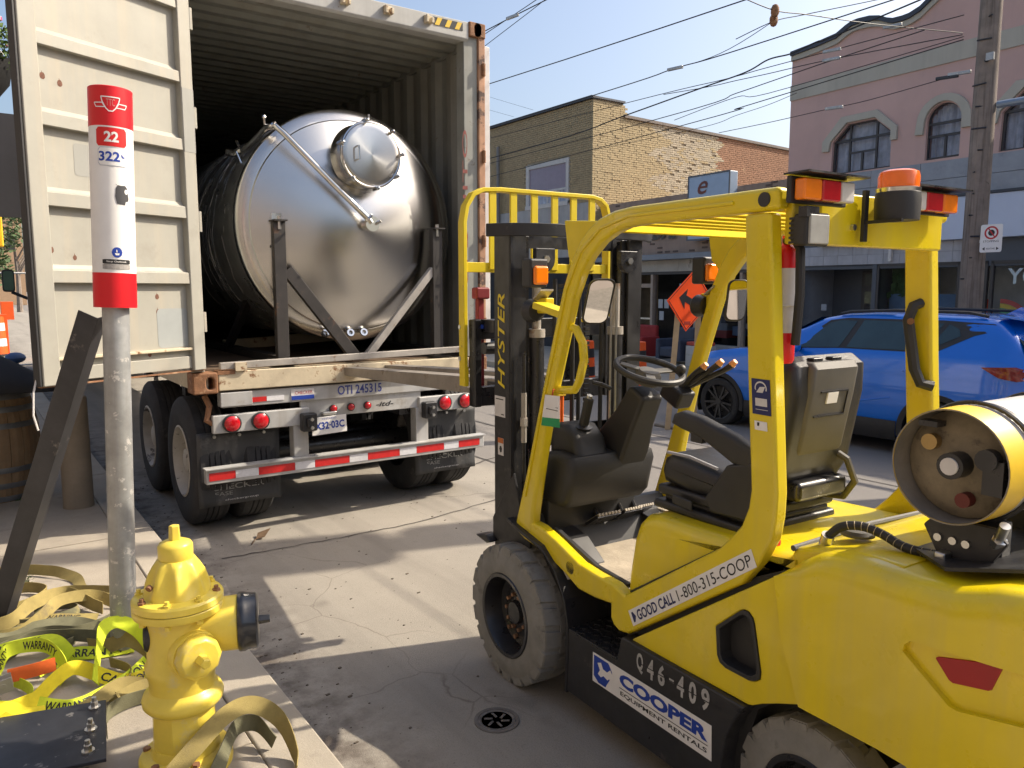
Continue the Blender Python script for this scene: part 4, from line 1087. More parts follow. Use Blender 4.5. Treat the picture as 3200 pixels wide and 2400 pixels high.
for i in range(34):
    a0 = rr.uniform(100, 215); y0 = rr.uniform(.12, 1.6); pts = []
    for k in range(9):
        a = R(a0 + (k - 4) * rr.uniform(5, 8)); y0 += rr.uniform(-.02, .07)
        pts.append((TX + .933 * math.cos(a), TY + max(.11, y0), TZ + .933 * math.sin(a)))
    wr.tube(pts, rr.uniform(.001, .0035), 5)
wr.build('film_crease', mat('clear_film', (.25, .25, .26), rough=.12, metal=.4, var=.2), tk)
# manway
MX, MZ = 2.70, 2.895
mw = MB().lathe([(.26, -.06), (.243, -.02), (.234, .02), (.234, .12)], (MX, 5.83, MZ), (0, -1, 0), 48).build('manway_collar', STAINP, tk)
ld = MB(); ld.lathe([(.244, .0), (.246, .010), (.240, .014), (.20, .017), (.10, .022), (0, .025)], (MX, 5.712, MZ), (0, -1, 0), 48)
lid = ld.build('manway_lid', STAIN, tk)
MB().torus((MX, 5.708, MZ), (0, 1, 0), .245, .013, 48, 8).build('lid_ring', STAINP, lid)
for a in (5, 48, 100, 165, 228, 278, 325):
    cx, cz = MX + .258 * math.cos(R(a)), MZ + .258 * math.sin(R(a))
    c = MB(); c.obox((cx, 5.715, cz), (.016 * math.cos(R(a)), 0, .016 * math.sin(R(a))), (0, .035, 0), (-.010 * math.sin(R(a)), 0, .010 * math.cos(R(a))))
    c.cyl((cx, 5.72, cz), (cx, 5.665, cz), .008, 8); c.sph((cx, 5.66, cz), .015, 8)
    c.build('swing_clamp', STAINP, lid)
hn = MB(); hn.tube([(MX - .13, 5.695, MZ + .05), (MX - .13, 5.64, MZ + .05), (MX - .13, 5.635, MZ - .05), (MX - .13, 5.69, MZ - .05)], .007, 8); hn.build('lid_handle', STAINP, lid)
MB().cyl((MX, 5.73, MZ + .25), (MX, 5.73, MZ + .31), .012, 8).build('davit_pin', STAINP, lid)
# spray line over the rim to the centre outlet
p = MB(); p.tube([(1.90, 6.35, 2.93), (1.96, 6.15, 3.02), (1.99, 6.02, 3.075), (2.03, 5.94, 3.075), (2.08, 5.90, 3.02), (2.40, 5.80, 2.68), (2.665, 5.71, 2.405), (2.69, 5.71, 2.37)], .024, 12)
pipe = p.build('spray_pipe', STAINP, tk)
for c_ in ((2.01, 5.97, 3.08), (2.665, 5.71, 2.405)):
    MB().torus(c_, (1, -.2, -1), .035, .012, 16, 6).build('clamp', STAINP, pipe)
MB().tube([(1.90, 6.38, 2.95), (1.86, 6.42, 2.92), (1.83, 6.5, 2.94)], .03, 10).tube([(1.88, 6.36, 2.96), (1.84, 6.30, 3.0)], .012, 8).tube([(1.86, 6.38, 2.93), (1.89, 6.36, 2.84)], .010, 8).build('valve', STAINP, pipe)
MB().tube([(1.98, 6.03, 3.08), (1.97, 6.02, 3.14)], .01, 8).sph((1.97, 6.02, 3.145), .018, 8).build('wing_nut', STAINP, pipe)
o_ = MB().cyl((2.69, 5.84, 2.365), (2.70, 5.71, 2.365), .045, 16).cyl((2.70, 5.72, 2.365), (2.70, 5.70, 2.365), .06, 16); o_.tube([(2.71, 5.72, 2.35), (2.76, 5.68, 2.39)], .012, 8)
o_.build('outlet', STAINP, tk)
MB().box(1.98, 2.14, 5.96, 5.965, 2.28, 2.43).build('data_plate', STAIN, tk, smooth=0)
for x in (2.40, 2.62, 2.74): MB().lathe([(.032, 0), (.032, .02), (.018, .02), (.018, .0)], (x, 6.015, 1.49), (0, -1, .3), 14).build('bolt_socket', STAINP, tk)

cr = thing('steel_cradle', (2.7, 6.4, 1.268), 'dark welded steel cradle of posts and diagonal braces holding the tank', 'cradle')
def chan(p, q, w, h, t, m_, nm, up=(0, -1, 0)):
    p = Vector(p); q = Vector(q); d = (q - p).normalized(); s = d.cross(Vector(up)).normalized(); u = Vector(up)
    mb = MB(); L_ = (q - p) / 2; c = (p + q) / 2
    mb.obox(c, L_, s * w / 2, u * t / 2); mb.obox(c - s * (w / 2 - t / 2) - u * h / 2, L_, s * t / 2, u * h / 2); mb.obox(c + s * (w / 2 - t / 2) - u * h / 2, L_, s * t / 2, u * h / 2)
    return mb.build(nm, m_, cr, smooth=0, bevel=.004)
for x in (2.0, 3.37):
    chan((x, 5.85, 1.265), (x, 5.85, 2.36), .092, .06, .012, STEELD, 'post')
    MB().box(x - .05, x + .05, 5.80, 5.94, 2.36, 2.372).build('cap_plate', STEELD, cr, smooth=0)
    MB().cyl((x, 5.85, 2.30), (x, 5.85, 2.40), .016, 8).build('lug', CHROME, cr)
    MB().box(x - .09, x + .09, 5.79, 6.0, 1.268, 1.28).build('base_plate', STEELD, cr, smooth=0)
    MB().bar((x, 6.0, 2.2), (x, 7.4, 1.3), .06, .06).build('rear_brace', STEELD, cr, smooth=0)
chan((2.05, 5.85, 2.0), (2.60, 5.85, 1.30), .09, .05, .01, STEELD, 'diagonal_brace')
chan((3.34, 5.86, 2.02), (2.71, 5.86, 1.30), .06, .05, .01, STEELL, 'diagonal_brace')
MB().bar((1.50, 5.78, 1.295), (3.60, 5.78, 1.33), .05, .05).build('front_beam', STEELL, cr, smooth=0, bevel=.004)
MB().bar((1.60, 5.765, 1.288), (1.68, 5.765, 1.288), .07, .06).build('beam_end', SILL, cr, smooth=0)
for x in (2.035, 3.43): MB().bar((x, 6.0, 1.30), (x, 10.5, 1.30), .10, .06).build('skid', STEELD, cr, smooth=0)
MB().bar((2.1, 7.9, 1.30), (3.4, 7.9, 1.36), .1, .1).build('cross_skid', SILL, cr, smooth=0)

# ------------------------------------------------------------------ truck cab far ahead of the trailer
cab = thing('truck_tractor', (2.5, 18.8, 0), 'pale green truck cab with a black side mirror ahead of the trailer', 'truck')
CABG = mat('cab_green', (.30, .36, .26), rough=.4, coat=.4, var=.05)
MB().box(1.40, 3.7, 17.4, 19.6, .75, 3.1).build('cab', CABG, cab, bevel=.15, seg=3)
MB().box(1.75, 3.35, 19.5, 21.4, .7, 1.75).build('bonnet', CABG, cab, bevel=.12, seg=3)
MB().box(1.39, 1.40, 17.9, 19.2, 1.9, 2.7).build('side_window', MATS['dim_glass'], cab, smooth=0)
mm = MB().prism(rrect(.66, .86, 1.80, 2.22, .05), lambda a, b, d: (a, d, b), 17.5, 17.62).build('side_mirror', BLKP, cab, smooth=30)
MB().prism(rrect(.68, .84, 1.83, 2.19, .04), lambda a, b, d: (a, d, b), 17.49, 17.50).build('mirror_glass', mat('mirror_green', (.10, .16, .11), rough=.1), mm, smooth=0)
MB().tube([(.80, 17.56, 1.80), (1.0, 17.56, 1.70), (1.2, 17.56, 1.62), (1.45, 17.56, 1.6)], .03, 8).build('mirror_arm', BLKP, cab)
for x in (1.6, 3.4):
    for yv in (18.0, 20.6): MB().lathe([(.25, -.14), (.5, -.14), (.51, 0), (.5, .14), (.25, .14)], (x, yv, .51), (1, 0, 0), 24).build('tyre', RUBBERD, cab)
MB().box(1.30, 1.75, 20.0, 21.2, .5, 1.2).build('fender', CABG, cab, bevel=.15, seg=3)
MB().box(1.28, 1.5, 18.6, 19.4, .35, .9).build('fuel_tank', mat('tank_green', (.05, .12, .05), rough=.4), cab, bevel=.08)
# ------------------------------------------------------------------ forklift; local axes: u forward, o to the right of the left wheel face, z up
HD = R(3.1)
_P0 = Vector((2.040, 2.728, 0)); _ff = Vector((math.sin(HD), math.cos(HD), 0)); _fl = Vector((math.cos(HD), -math.sin(HD), 0))
OC = 0.48   # centre line


def fk(u, o, z): return _P0 + _ff * u + _fl * o + Vector((0, 0, z))


FK = thing('forklift', fk(-.7, OC, 0), 'yellow forklift with a black mast, open cab and raised forks', 'forklift')


def F(): return MB(fk)


def sp(mb, poly, o0, o1): return mb.prism(poly, lambda a, b, d: (a, d, b), o0, o1)   # side-view outline


def both(poly, o0, o1, name, m, **k):
    a = sp(F(), poly, o0, o1).build(name, m, FK, **k)
    b = sp(F(), poly, 2 * OC - o1, 2 * OC - o0).build(name, m, FK, **k)
    return a, b


# --- lower frame, steps, fenders
frame_poly = [(-.27, .12), (-.27, .40), (-.615, .40), (-.64, .505), (-1.25, .505), (-1.21, .44), (-1.175, .36), (-1.16, .26), (-1.155, .12)]
fs, fs2 = both(frame_poly, .0, .10, 'frame_side', BLK, smooth=0, bevel=.008)
F().box(-.616, -.275, .0, .27, .395, .407).build('step_plate', BLKM, FK, smooth=0, bevel=.003)
F().box(-.616, -.275, .69, .96, .395, .407).build('step_plate', BLKM, FK, smooth=0)
sm = F()
for i in range(9):
    for j in range(7):
        u0, o0 = -.60 + i * .038, .02 + j * .036; s = 1 if (i + j) % 2 else -1
        sm.obox((u0, o0, .409), (.011, .008 * s, 0), (-.003 * s, .004, 0), (0, 0, .0025))
sm.build('step_tread', BLKM, FK, smooth=0).__setitem__('kind', 'stuff')
sp(F(), [(-.25, .40), (-.25, .57), (-.60, .57), (-.645, .52), (-.63, .40)], .26, .70).build('step_riser', BLKP, FK, smooth=0, bevel=.01)
sp(F(), [(-.60, .20), (-.60, .60), (-1.34, .985), (-1.42, .62), (-1.25, .48), (-1.17, .2)], .07, .82).build('engine_bay', BLKP, FK, smooth=0)
sp(F(), [(.30, .15), (.30, .56), (-.30, .55), (-.62, .40), (-.62, .15)], .24, .72).build('front_chassis', BLK, FK, smooth=0, bevel=.01)
fend = [(.20, .755), (.08, .725), (-.08, .695), (-.19, .63), (-.255, .53), (-.283, .42), (-.285, .28), (-.275, .115)]
for o0, o1 in ((-.005, .27), (.69, .965)):
    mb = F(); n = len(fend)
    off = [(u - .016, z - .004) if i > 2 else (u - .004, z + .016) for i, (u, z) in enumerate(fend)]
    sp(mb, fend + off[::-1], o0, o1); mb.build('fender', BLK, FK, smooth=0, bevel=.004)
    # sticker with a warning pictogram
st = sp(F(), [(-.135, .70), (-.215, .645), (-.165, .575), (-.095, .625)], -.0068, -.0058)
F().box(.0, .25, .14, .82, .25, .42).build('front_axle', BLKM, FK, smooth=0)

# --- wheels
def fk_wheel(uc, zc, rad, w, o_out, sgn, nlug, rimr, nm='wheel'):
    """o_out: outer face; sgn -1 when the outer face looks to the left"""
    wroot = F().lathe([(.05, 0), (.05, .02)], (0, 0, 0), (0, 1, 0), 8)
    ax = (0, sgn, 0); t = F()
    o0 = o_out
    k = rad / .342
    prof_ = [(rimr, -.02), (rimr + .008, -.004), (rimr + .03 * k, 0.0), (rimr + .055 * k, -.004), (rad * .90, -.012), (rad * .955, -.022), (rad * .965, -.03), (rad * .965, -w + .03), (rad * .90, -w + .01), (rimr, -w)]
    t.lathe(prof_, (uc, o0, zc), ax, 64, cap=False)
    for i in range(nlug):
        for side in (0, 1):
            a0 = 2 * math.pi * (i + .5 * side) / nlug
            da = 2 * math.pi / nlug * .40
            l = []
            for aa, rr_ in ((-da, rad * .95), (da, rad * .95), (da * .86, rad), (-da * .86, rad)):
                l.append((aa, rr_))
            d0, d1 = ((-.018, -w * .52) if side == 0 else (-w * .48, -w + .018))
            tw = .05 if side == 0 else -.05
            v = [];
            for d_, q in ((d0, 0), (d1, tw)):
                for aa, rr_ in l: v.append((uc + rr_ * math.cos(a0 + aa + q), o0 + sgn * d_, zc + rr_ * math.sin(a0 + aa + q)))
            t.add(v, [(0, 1, 2, 3), (7, 6, 5, 4), (0, 4, 5, 1), (1, 5, 6, 2), (2, 6, 7, 3), (3, 7, 4, 0)])
            # shoulder notch strip on the sidewall edge
            if side == 0:
                v = []
                for aa, rr_ in ((-da, rad * .86), (da, rad * .86), (da * .86, rad * .985), (-da * .86, rad * .985)):
                    for d_ in (-.002, -.035): v.append((uc + rr_ * math.cos(a0 + aa), o0 + sgn * (d_ - (.012 if rr_ > rad * .9 else .008)), zc + rr_ * math.sin(a0 + aa)))
                t.add(v, [(0, 2, 4, 6), (1, 7, 5, 3), (0, 1, 3, 2), (2, 3, 5, 4), (4, 5, 7, 6), (6, 7, 1, 0)])
    ty = t.build('tyre', RUBBER, FK, smooth=30)
    r_ = F()
    r_.lathe([(rimr + .012, -.012), (rimr + .004, .002), (rimr - .012, .0), (rimr - .02, -.02), (rimr - .032, -.085), (rimr * .62, -.10), (rimr * .60, -.085), (rimr * .30, -.075), (rimr * .26, -.055), (0, -.052)], (uc, o0, zc), ax, 48, cap=False)
    rm = r_.build('rim', BLKM, ty)
    nb_ = F(); kk = 10
    for i in range(kk):
        a = 2 * math.pi * i / kk
        for rr_ in (.43,):
            c = (uc + rimr * rr_ * math.cos(a), o0 + sgn * -.082, zc + rimr * rr_ * math.sin(a))
            nb_.cyl(c, (c[0], c[1] + sgn * .02, c[2]), .0095, 6)
    for a in (1.2, -.9, -1.35): nb_.cyl((uc + rimr * .72 * math.cos(a), o0 - sgn * .095, zc + rimr * .72 * math.sin(a)), (uc + rimr * .72 * math.cos(a), o0 - sgn * .078, zc + rimr * .72 * math.sin(a)), .011, 6)
    nb_.build('wheel_nuts', mat('rusty_nut', (.30, .17, .10), rough=.6, metal=.3, var=.2, vs=40), rm).__setitem__('kind', 'stuff')
    return ty


fk_wheel(.117, .328, .328, .20, -.07, -1, 20, .192)
fk_wheel(.117, .328, .328, .20, 1.03, 1, 20, .192)
fk_wheel(-1.455, .263, .265, .15, .045, -1, 18, .15)
fk_wheel(-1.47, .268, .270, .15, .93, 1, 18, .15)
F().box(-1.55, -1.38, .16, .73, .20, .34).build('steer_axle', BLKM, FK, smooth=0)

# --- side guards: sill + rear post in one plate, front post + roof rail in another
side_poly = [(.165, .716), (.125, .785), (.06, .790), (-.04, .785), (-.16, .754), (-.33, .70), (-.435, .690), (-.56, .686), (-.63, .664), (-1.10, .992), (-1.15, 1.045), (-1.19, 1.095), (-1.215, 1.16), (-1.222, 1.22),
             (-1.19, 1.6), (-1.158, 2.08), (-1.258, 2.08), (-1.292, 1.612), (-1.324, 1.227), (-1.322, 1.15), (-1.312, 1.08), (-1.265, .985), (-1.20, .90), (-.657, .516), (-.60, .505), (-.565, .52), (-.546, .545), (-.546, .60), (-.437, .588), (-.332, .588), (-.232, .628), (-.091, .669), (.086, .691)]
both(side_poly, .022, .078, 'rear_post', YEL, smooth=35, bevel=.012, seg=3)
front_poly = [(.165, .735), (.062, 1.03), (-.04, 1.351), (-.122, 1.61), (-.205, 1.852), (-.258, 1.96), (-.315, 2.04), (-.375, 2.09), (-.44, 2.124), (-.53, 2.146), (-.62, 2.153), (-1.29, 2.153), (-1.29, 2.084), (-.70, 2.084), (-.60, 2.078), (-.53, 2.062), (-.455, 2.03), (-.385, 1.978), (-.325, 1.91), (-.268, 1.80), (-.195, 1.59), (-.115, 1.355), (-.05, 1.10), (.012, .82), (.02, .73)]
both(front_poly, .018, .074, 'front_post', YEL, smooth=35, bevel=.018, seg=3)
# fluting on the near post
fl_ = sp(F(), [(.075, .90), (-.065, 1.36), (-.228, 1.845), (-.325, 2.005), (-.455, 2.09), (-.62, 2.124), (-1.12, 2.124), (-1.12, 2.112), (-.62, 2.112), (-.46, 2.078), (-.338, 1.995), (-.243, 1.84), (-.08, 1.355), (.06, .90)], .010, .022).build('post_flute', YEL, FK, smooth=0, bevel=.004)
both([(-.175, 2.135), (-.205, 1.985), (-.27, 1.925), (-.44, 2.115)], .05, .066, 'corner_gusset', YEL2, smooth=0, bevel=.005)
for o_ in (.014,):
    F().cyl((-1.238, o_, 2.118), (-1.238, o_ + .018, 2.118), .022, 16).build('hole_plug', BLKP, FK)
F().cyl((-.275, .022, .665), (-.275, .032, .665), .028, 18).build('hole_plug', BLKP, FK)
# roof bars
sp(F(), [(-.40, 2.135), (-.46, 2.07), (-.50, 2.07), (-.44, 2.14)], .074, .886).build('front_header', YEL3, FK, smooth=0, bevel=.006)
F().box(-1.300, -1.268, .074, .886, 1.985, 2.150).build('rear_header', YEL, FK, smooth=0, bevel=.008)
for i in range(7):
    u = -.54 - i * .105
    sp(F(), [(u, 2.135), (u - .018, 2.142), (u - .048, 2.095), (u - .032, 2.088)], .073, .887).build('roof_bar', YEL3, FK, smooth=0, bevel=.004)
F().cyl((-1.30, .36, 2.045), (-1.312, .36, 2.045), .010, 12).build('bolt', CHROME, FK)

# --- floor and seat deck
sp(F(), [(.12, .60), (.12, .63), (-.56, .612), (-.56, .58)], .08, .87).build('floor_plate', TREADM, FK, smooth=0)
fm_ = F()
for i in range(15):
    for j in range(12):
        u0, o0 = -.54 + i * .022, .12 + j * .055; fm_.obox((u0 + .01 * (j % 2), o0, .613), (.007, 0, 0), (0, .018, 0), (0, 0, .004))
fm_.build('mat_ribs', TREADM, FK, smooth=0).__setitem__('kind', 'stuff')
sp(F(), [(.02, .61), (.10, .80), (.07, .80), (-.03, .625)], .09, .87).build('toe_board', BLKP, FK, smooth=0)
sp(F(), [(-.05, .772), (-.36, .684), (-.56, .672), (-.56, .652), (-.36, .664), (-.05, .75)], .098, .122).build('sill_trim', BLKP, FK, smooth=0, bevel=.004)


def rounded(poly, o0, o1, r, name, m, w=None, ang=40, steps=5, cuts=None, parent=None):
    """side outline swept across with rolled-over edges: each vertex i moves in by r*w[i]"""
    n = len(poly); w = w or [1] * n; c = [Vector(p) for p in poly]
    area = sum(c[i].x * c[(i + 1) % n].y - c[(i + 1) % n].x * c[i].y for i in range(n)); sg = 1 if area > 0 else -1
    nr = []
    for i in range(n):
        e1 = (c[i] - c[i - 1]).normalized(); e2 = (c[(i + 1) % n] - c[i]).normalized()
        n1 = Vector((-e1.y, e1.x)) * sg; n2 = Vector((-e2.y, e2.x)) * sg
        b = n1 + n2; b = b / max(.35, b.length_squared) * 2 if b.length > 1e-3 else n1
        nr.append(b)
    L = []
    for k in range(steps + 1):
        a = math.pi / 2 * k / steps; ins = r * (1 - math.sin(a)); dd = r * (1 - math.cos(a))
        L.append([(c[i].x + nr[i].x * ins * w[i], o0 + dd, c[i].y + nr[i].y * ins * w[i]) for i in range(n)])
    for k in range(steps, -1, -1):
        a = math.pi / 2 * k / steps; ins = r * (1 - math.sin(a)); dd = r * (1 - math.cos(a))
        L.append([(c[i].x + nr[i].x * ins * w[i], o1 - dd, c[i].y + nr[i].y * ins * w[i]) for i in range(n)])
    mb = F(); mb.loops(L)
    return mb.build(name, m, parent or FK, smooth=ang, cuts=cuts)


hood = [(-.60, .655), (-.575, .72), (-.585, .80), (-.60, .88), (-.625, .945), (-.665, .985), (-.73, 1.0), (-.86, 1.002), (-1.30, 1.02), (-1.36, 1.02), (-1.36, .99), (-1.15, .99), (-1.10, .96)]
rounded(hood, .075, .875, .055, 'seat_deck', YEL, w=[.0, .8, 1, 1, 1, 1, 1, 1, 1, .0, 0, 0, 0], ang=50)
sp(F(), [(-.618, .672), (-1.15, 1.032), (-1.16, 1.008), (-.625, .645)], .06, .082).build('deck_seal', BLKP, FK, smooth=0, bevel=.003)
# rear side panel with the filler recess
panel = [(-.668, .497), (-1.333, .972), (-1.352, .90), (-1.374, .779), (-1.441, .60), (-1.36, .565), (-1.30, .535), (-1.262, .512), (-1.245, .507)]
slot = [(-1.103, .722), (-1.198, .808), (-1.215, .819), (-1.235, .820), (-1.252, .806), (-1.259, .79), (-1.292, .64), (-1.29, .615), (-1.27, .600), (-1.25, .594), (-1.150, .594), (-1.125, .603), (-1.113, .625)]
c_ = sp(F(), slot, -.05, .12)
pl_ = sp(F(), panel, .022, .065).build('rear_side_panel', YEL, FK, smooth=0, bevel=.006, cuts=[c_])
sp(F(), panel, .895, .938).build('rear_side_panel', YEL, FK, smooth=0, bevel=.006)
cu, cz = -1.205, .70
inn = [(cu + (a - cu) * .84, cz + (b - cz) * .86) for a, b in slot]
mb = F(); n = len(slot)
v = [(a, .016, b) for a, b in slot] + [(a, .016, b) for a, b in inn] + [(a, .07, b) for a, b in slot] + [(a, .10, b) for a, b in inn]
f = []
for i in range(n):
    j = (i + 1) % n; f += [(i, j, n + j, n + i), (i, j, 2 * n + j, 2 * n + i), (n + i, n + j, 3 * n + j, 3 * n + i), (2 * n + i, 2 * n + j, 3 * n + j, 3 * n + i)]
mb.add(v, f); mb.build('recess_bezel', BLKP, FK, smooth=0, bevel=.003)
sp(F(), [(cu + (a - cu) * 1.05, cz + (b - cz) * 1.05) for a, b in slot], .16, .17).build('recess_back', BLKP, FK, smooth=0)
F().cyl((-1.245, .15, .66), (-1.245, .11, .655), .045, 20).build('filler_cap', GRAYP, FK)
# counterweight
cwp = [(-1.335, .974), (-1.40, 1.035), (-1.46, 1.075), (-1.53, 1.095), (-1.62, 1.10), (-1.75, 1.10), (-1.86, 1.105), (-1.95, 1.135), (-2.04, 1.15), (-2.12, 1.12), (-2.17, 1.02), (-2.19, .85), (-2.18, .45), (-2.12, .25), (-1.90, .25), (-1.865, .45), (-1.83, .565), (-1.78, .595), (-1.70, .60), (-1.465, .60), (-1.444, .60), (-1.374, .779)]
wts = [.0, .8, 1, 1.15, 1.2, 1.2, 1.2, 1.2, 1.3, 1.8, 2.2, 2.2, 2.0, 1.2, .3, .1, .0, 0, 0, 0, 0, 0]
rec = [(-1.752, .905), (-1.757, .925), (-1.772, .940), (-1.80, .943), (-2.4, .995), (-2.4, .885), (-2.06, .842), (-1.90, .808), (-1.878, .812)]
c_ = sp(F(), rec, -.2, .028)
cwt = rounded(cwp, .010, .95, .065, 'counterweight', YEL, w=wts, ang=32, steps=6, cuts=[c_])
led = [(-1.766, .905), (-1.772, .918), (-1.79, .925), (-2.35, .976), (-2.35, .90), (-2.05, .858), (-1.91, .826), (-1.888, .83)]
rl = sp(F(), [(-1.831, .915), (-1.838, .921), (-1.985, .963), (-1.991, .960), (-1.969, .892), (-1.962, .886), (-1.878, .868), (-1.868, .872)], .0235, .034)
rl.build('tail_reflector', mat('dark_red_reflector', (.34, .012, .012), rough=.35, var=.08), FK, smooth=0, bevel=.002)
# rear deck seam strip and small fittings
F().tube([(-1.345, .085, 1.052), (-1.345, .48, 1.064), (-1.345, .875, 1.052)], .010, 8).build('deck_seam', mat('grey_seal', (.10, .10, .10), rough=.6), FK)
F().box(-1.27, -1.235, .105, .125, 1.03, 1.06).build('red_knob', REDV, FK, bevel=.006)
F().cyl((-1.40, .16, 1.05), (-1.42, .15, 1.105), .020, 14).build('hose_fitting', CHROME, FK)
F().lathe([(.050, 0), (.052, .008), (.045, .018), (.02, .022), (0, .022)], (-1.455, .245, 1.098), (0, 0, 1), 24).build('filler_cap', GRAYP, FK)
# gas hose
rounded([(-1.338, .94), (-1.338, 1.035), (-1.352, 1.055), (-1.40, 1.068), (-1.58, 1.103), (-1.70, 1.104), (-1.70, .94)], .085, .875, .022, 'deck_cover', YEL, w=[0, .6, 1, 1, 1, 0, 0], ang=45)
hp_ = [(-1.42, .15, 1.10), (-1.45, .17, 1.135), (-1.50, .195, 1.145), (-1.56, .205, 1.135), (-1.63, .20, 1.118), (-1.70, .215, 1.115), (-1.76, .24, 1.12), (-1.815, .25, 1.14), (-1.835, .235, 1.17)]
h_ = F().tube([tuple(p) for p in smoothpath(hp_, 5)], .0135, 10).build('gas_hose', WIRE, FK)
bd = F()
_sm = smoothpath(hp_, 3)
for i in range(4, len(_sm) - 2):
    bd.torus(_sm[i], tuple(_sm[i] - _sm[i - 1]), .0133, .0012, 12, 5)
bd.build('cable_tie', mat('tan_tie', (.45, .38, .25), rough=.6), h_)
# tank bracket
br = sp(F(), [(-1.68, 1.20), (-1.735, 1.105), (-1.85, 1.115), (-1.90, 1.20), (-1.87, 1.235), (-1.71, 1.235)], .20, .215)
br.build('bracket_plate', BLK, FK, smooth=0, bevel=.004)
F().add([(-1.66, .20, 1.12), (-1.80, .10, 1.125), (-2.02, .16, 1.175), (-2.02, .80, 1.175), (-1.66, .80, 1.12)], [(0, 1, 2, 3, 4)]).build('bracket_base', BLK, FK, smooth=0, solid=.01)
for o_ in (.26, .62): F().box(-1.86, -1.70, o_, o_ + .05, 1.12, 1.235).build('bracket_saddle', BLK, FK, smooth=0, bevel=.005)
for o_ in (.27, .63): F().torus((-1.765, o_, 1.385), (0, 1, 0), .162, .006, 40, 6, ).build('tank_strap', BLKM, FK)
for u, o_ in ((-1.765, .192), (-1.80, .192), (-1.725, .192)): F().cyl((u, o_, 1.175), (u, o_ + .01, 1.175), .011, 10).build('bolt', CHROME, FK)
F().box(-1.765, -1.735, .16, .20, 1.115, 1.145).build('clip', CHROME, FK, bevel=.006)
F().cyl((-1.86, .22, 1.17), (-1.90, .18, 1.255), .013, 12).cyl((-1.87, .21, 1.192), (-1.88, .2, 1.21), .019, 6).build('quick_coupler', CHROME, FK)

# --- mast
for lo, s in ((.045, 1), (.845, -1)):
    c = F(); c.box(.235, .385, min(lo, lo + s * .018), max(lo, lo + s * .018), .16, 2.115)
    c.box(.235, .253, min(lo, lo + s * .085), max(lo, lo + s * .085), .16, 2.115); c.box(.367, .385, min(lo, lo + s * .085), max(lo, lo + s * .085), .16, 2.115)
    c.build('outer_rail', BLK, FK, smooth=0, bevel=.003)
    i_ = F(); i_.box(.262, .36, min(lo + s * .05, lo + s * .064), max(lo + s * .05, lo + s * .064), .22, 2.10); i_.box(.255, .27, min(lo + s * .03, lo + s * .115), max(lo + s * .03, lo + s * .115), .22, 2.10)
    i_.build('inner_rail', BLKM, FK, smooth=0, bevel=.003)
    cy = lo + s * .155
    F().cyl((.25, cy, .25), (.25, cy, 1.62), .038, 20).build('lift_cylinder', BLKM, FK)
    F().cyl((.25, cy, 1.62), (.25, cy, 1.66), .042, 20).cyl((.25, cy, 1.66), (.25, cy, 1.88), .022, 14).build('cylinder_rod', STEELL, FK)
    hd_ = F(); hd_.prism([(.055 * math.cos(R(a)), .06 * math.sin(R(a))) for a in range(180, 361, 15)] + [(.055, .05), (-.055, .05)], lambda a, b, d: (.19 - d, cy - s * .01 + a, 1.99 + b), 0, .03)
    hd_.build('crosshead_ear', BLKM, FK, smooth=0, bevel=.004)
    F().cyl((.16, cy - s * .01, 1.99), (.148, cy - s * .01, 1.99), .018, 6).build('bolt', CHROME, FK)
for z0, z1 in ((2.05, 2.11), (1.05, 1.15), (.25, .40)): F().box(.37, .39, .06, .83, z0, z1).build('mast_crossmember', BLKM, FK, smooth=0)
tb = [(.33, -.03), (.24, .035), (.19, .12), (.165, .25), (.155, .445), (.165, .64), (.185, .80), (.24, .90), (.33, .985)]
F().rect_tube([(u, o, 2.125) for u, o in tb], .022, .06).build('mast_top_arch', BLK, FK, smooth=30, bevel=.004)
for o_ in (.36, .52):
    ch = F()
    for i in range(66): ch.box(.262, .276, o_ - .014, o_ + .014, .30 + i * .024, .30 + i * .024 + .016)
    ch.build('lift_chain', mat('oily_chain', (.05, .048, .045), rough=.45, metal=.5, var=.3), FK, smooth=0)
for i, (o_, m_) in enumerate(((.29, WIRE), (.315, mat('orange_hose', (.75, .14, .01), rough=.5)), (.335, MATS['orange_hose']), (.40, WIRE), (.44, WIRE), (.58, WIRE))):
    F().tube([(.22, o_, .55), (.23, o_, .9), (.23, o_ + .004, 1.35 if m_ is not WIRE else 1.9)], .011, 8).build('hydraulic_hose', m_, FK)
F().box(.21, .245, .285, .35, 1.33, 1.345).build('hose_clamp', YST, FK, smooth=0)
F().tube([(.215, .105, .55), (.215, .105, 1.55)], .010, 8).build('hydraulic_pipe', BLKM, FK)
F().cyl((.215, .105, 1.12), (.215, .105, 1.36), .014, 8).cyl((.215, .105, 1.2), (.215, .105, 1.24), .020, 6).build('pipe_union', STEELL, FK)
F().cyl((.20, .62, .9), (.20, .62, 1.85), .006, 8).cyl((.2, .655, .9), (.2, .655, 1.85), .006, 8).build('bright_pipe', CHROME, FK)
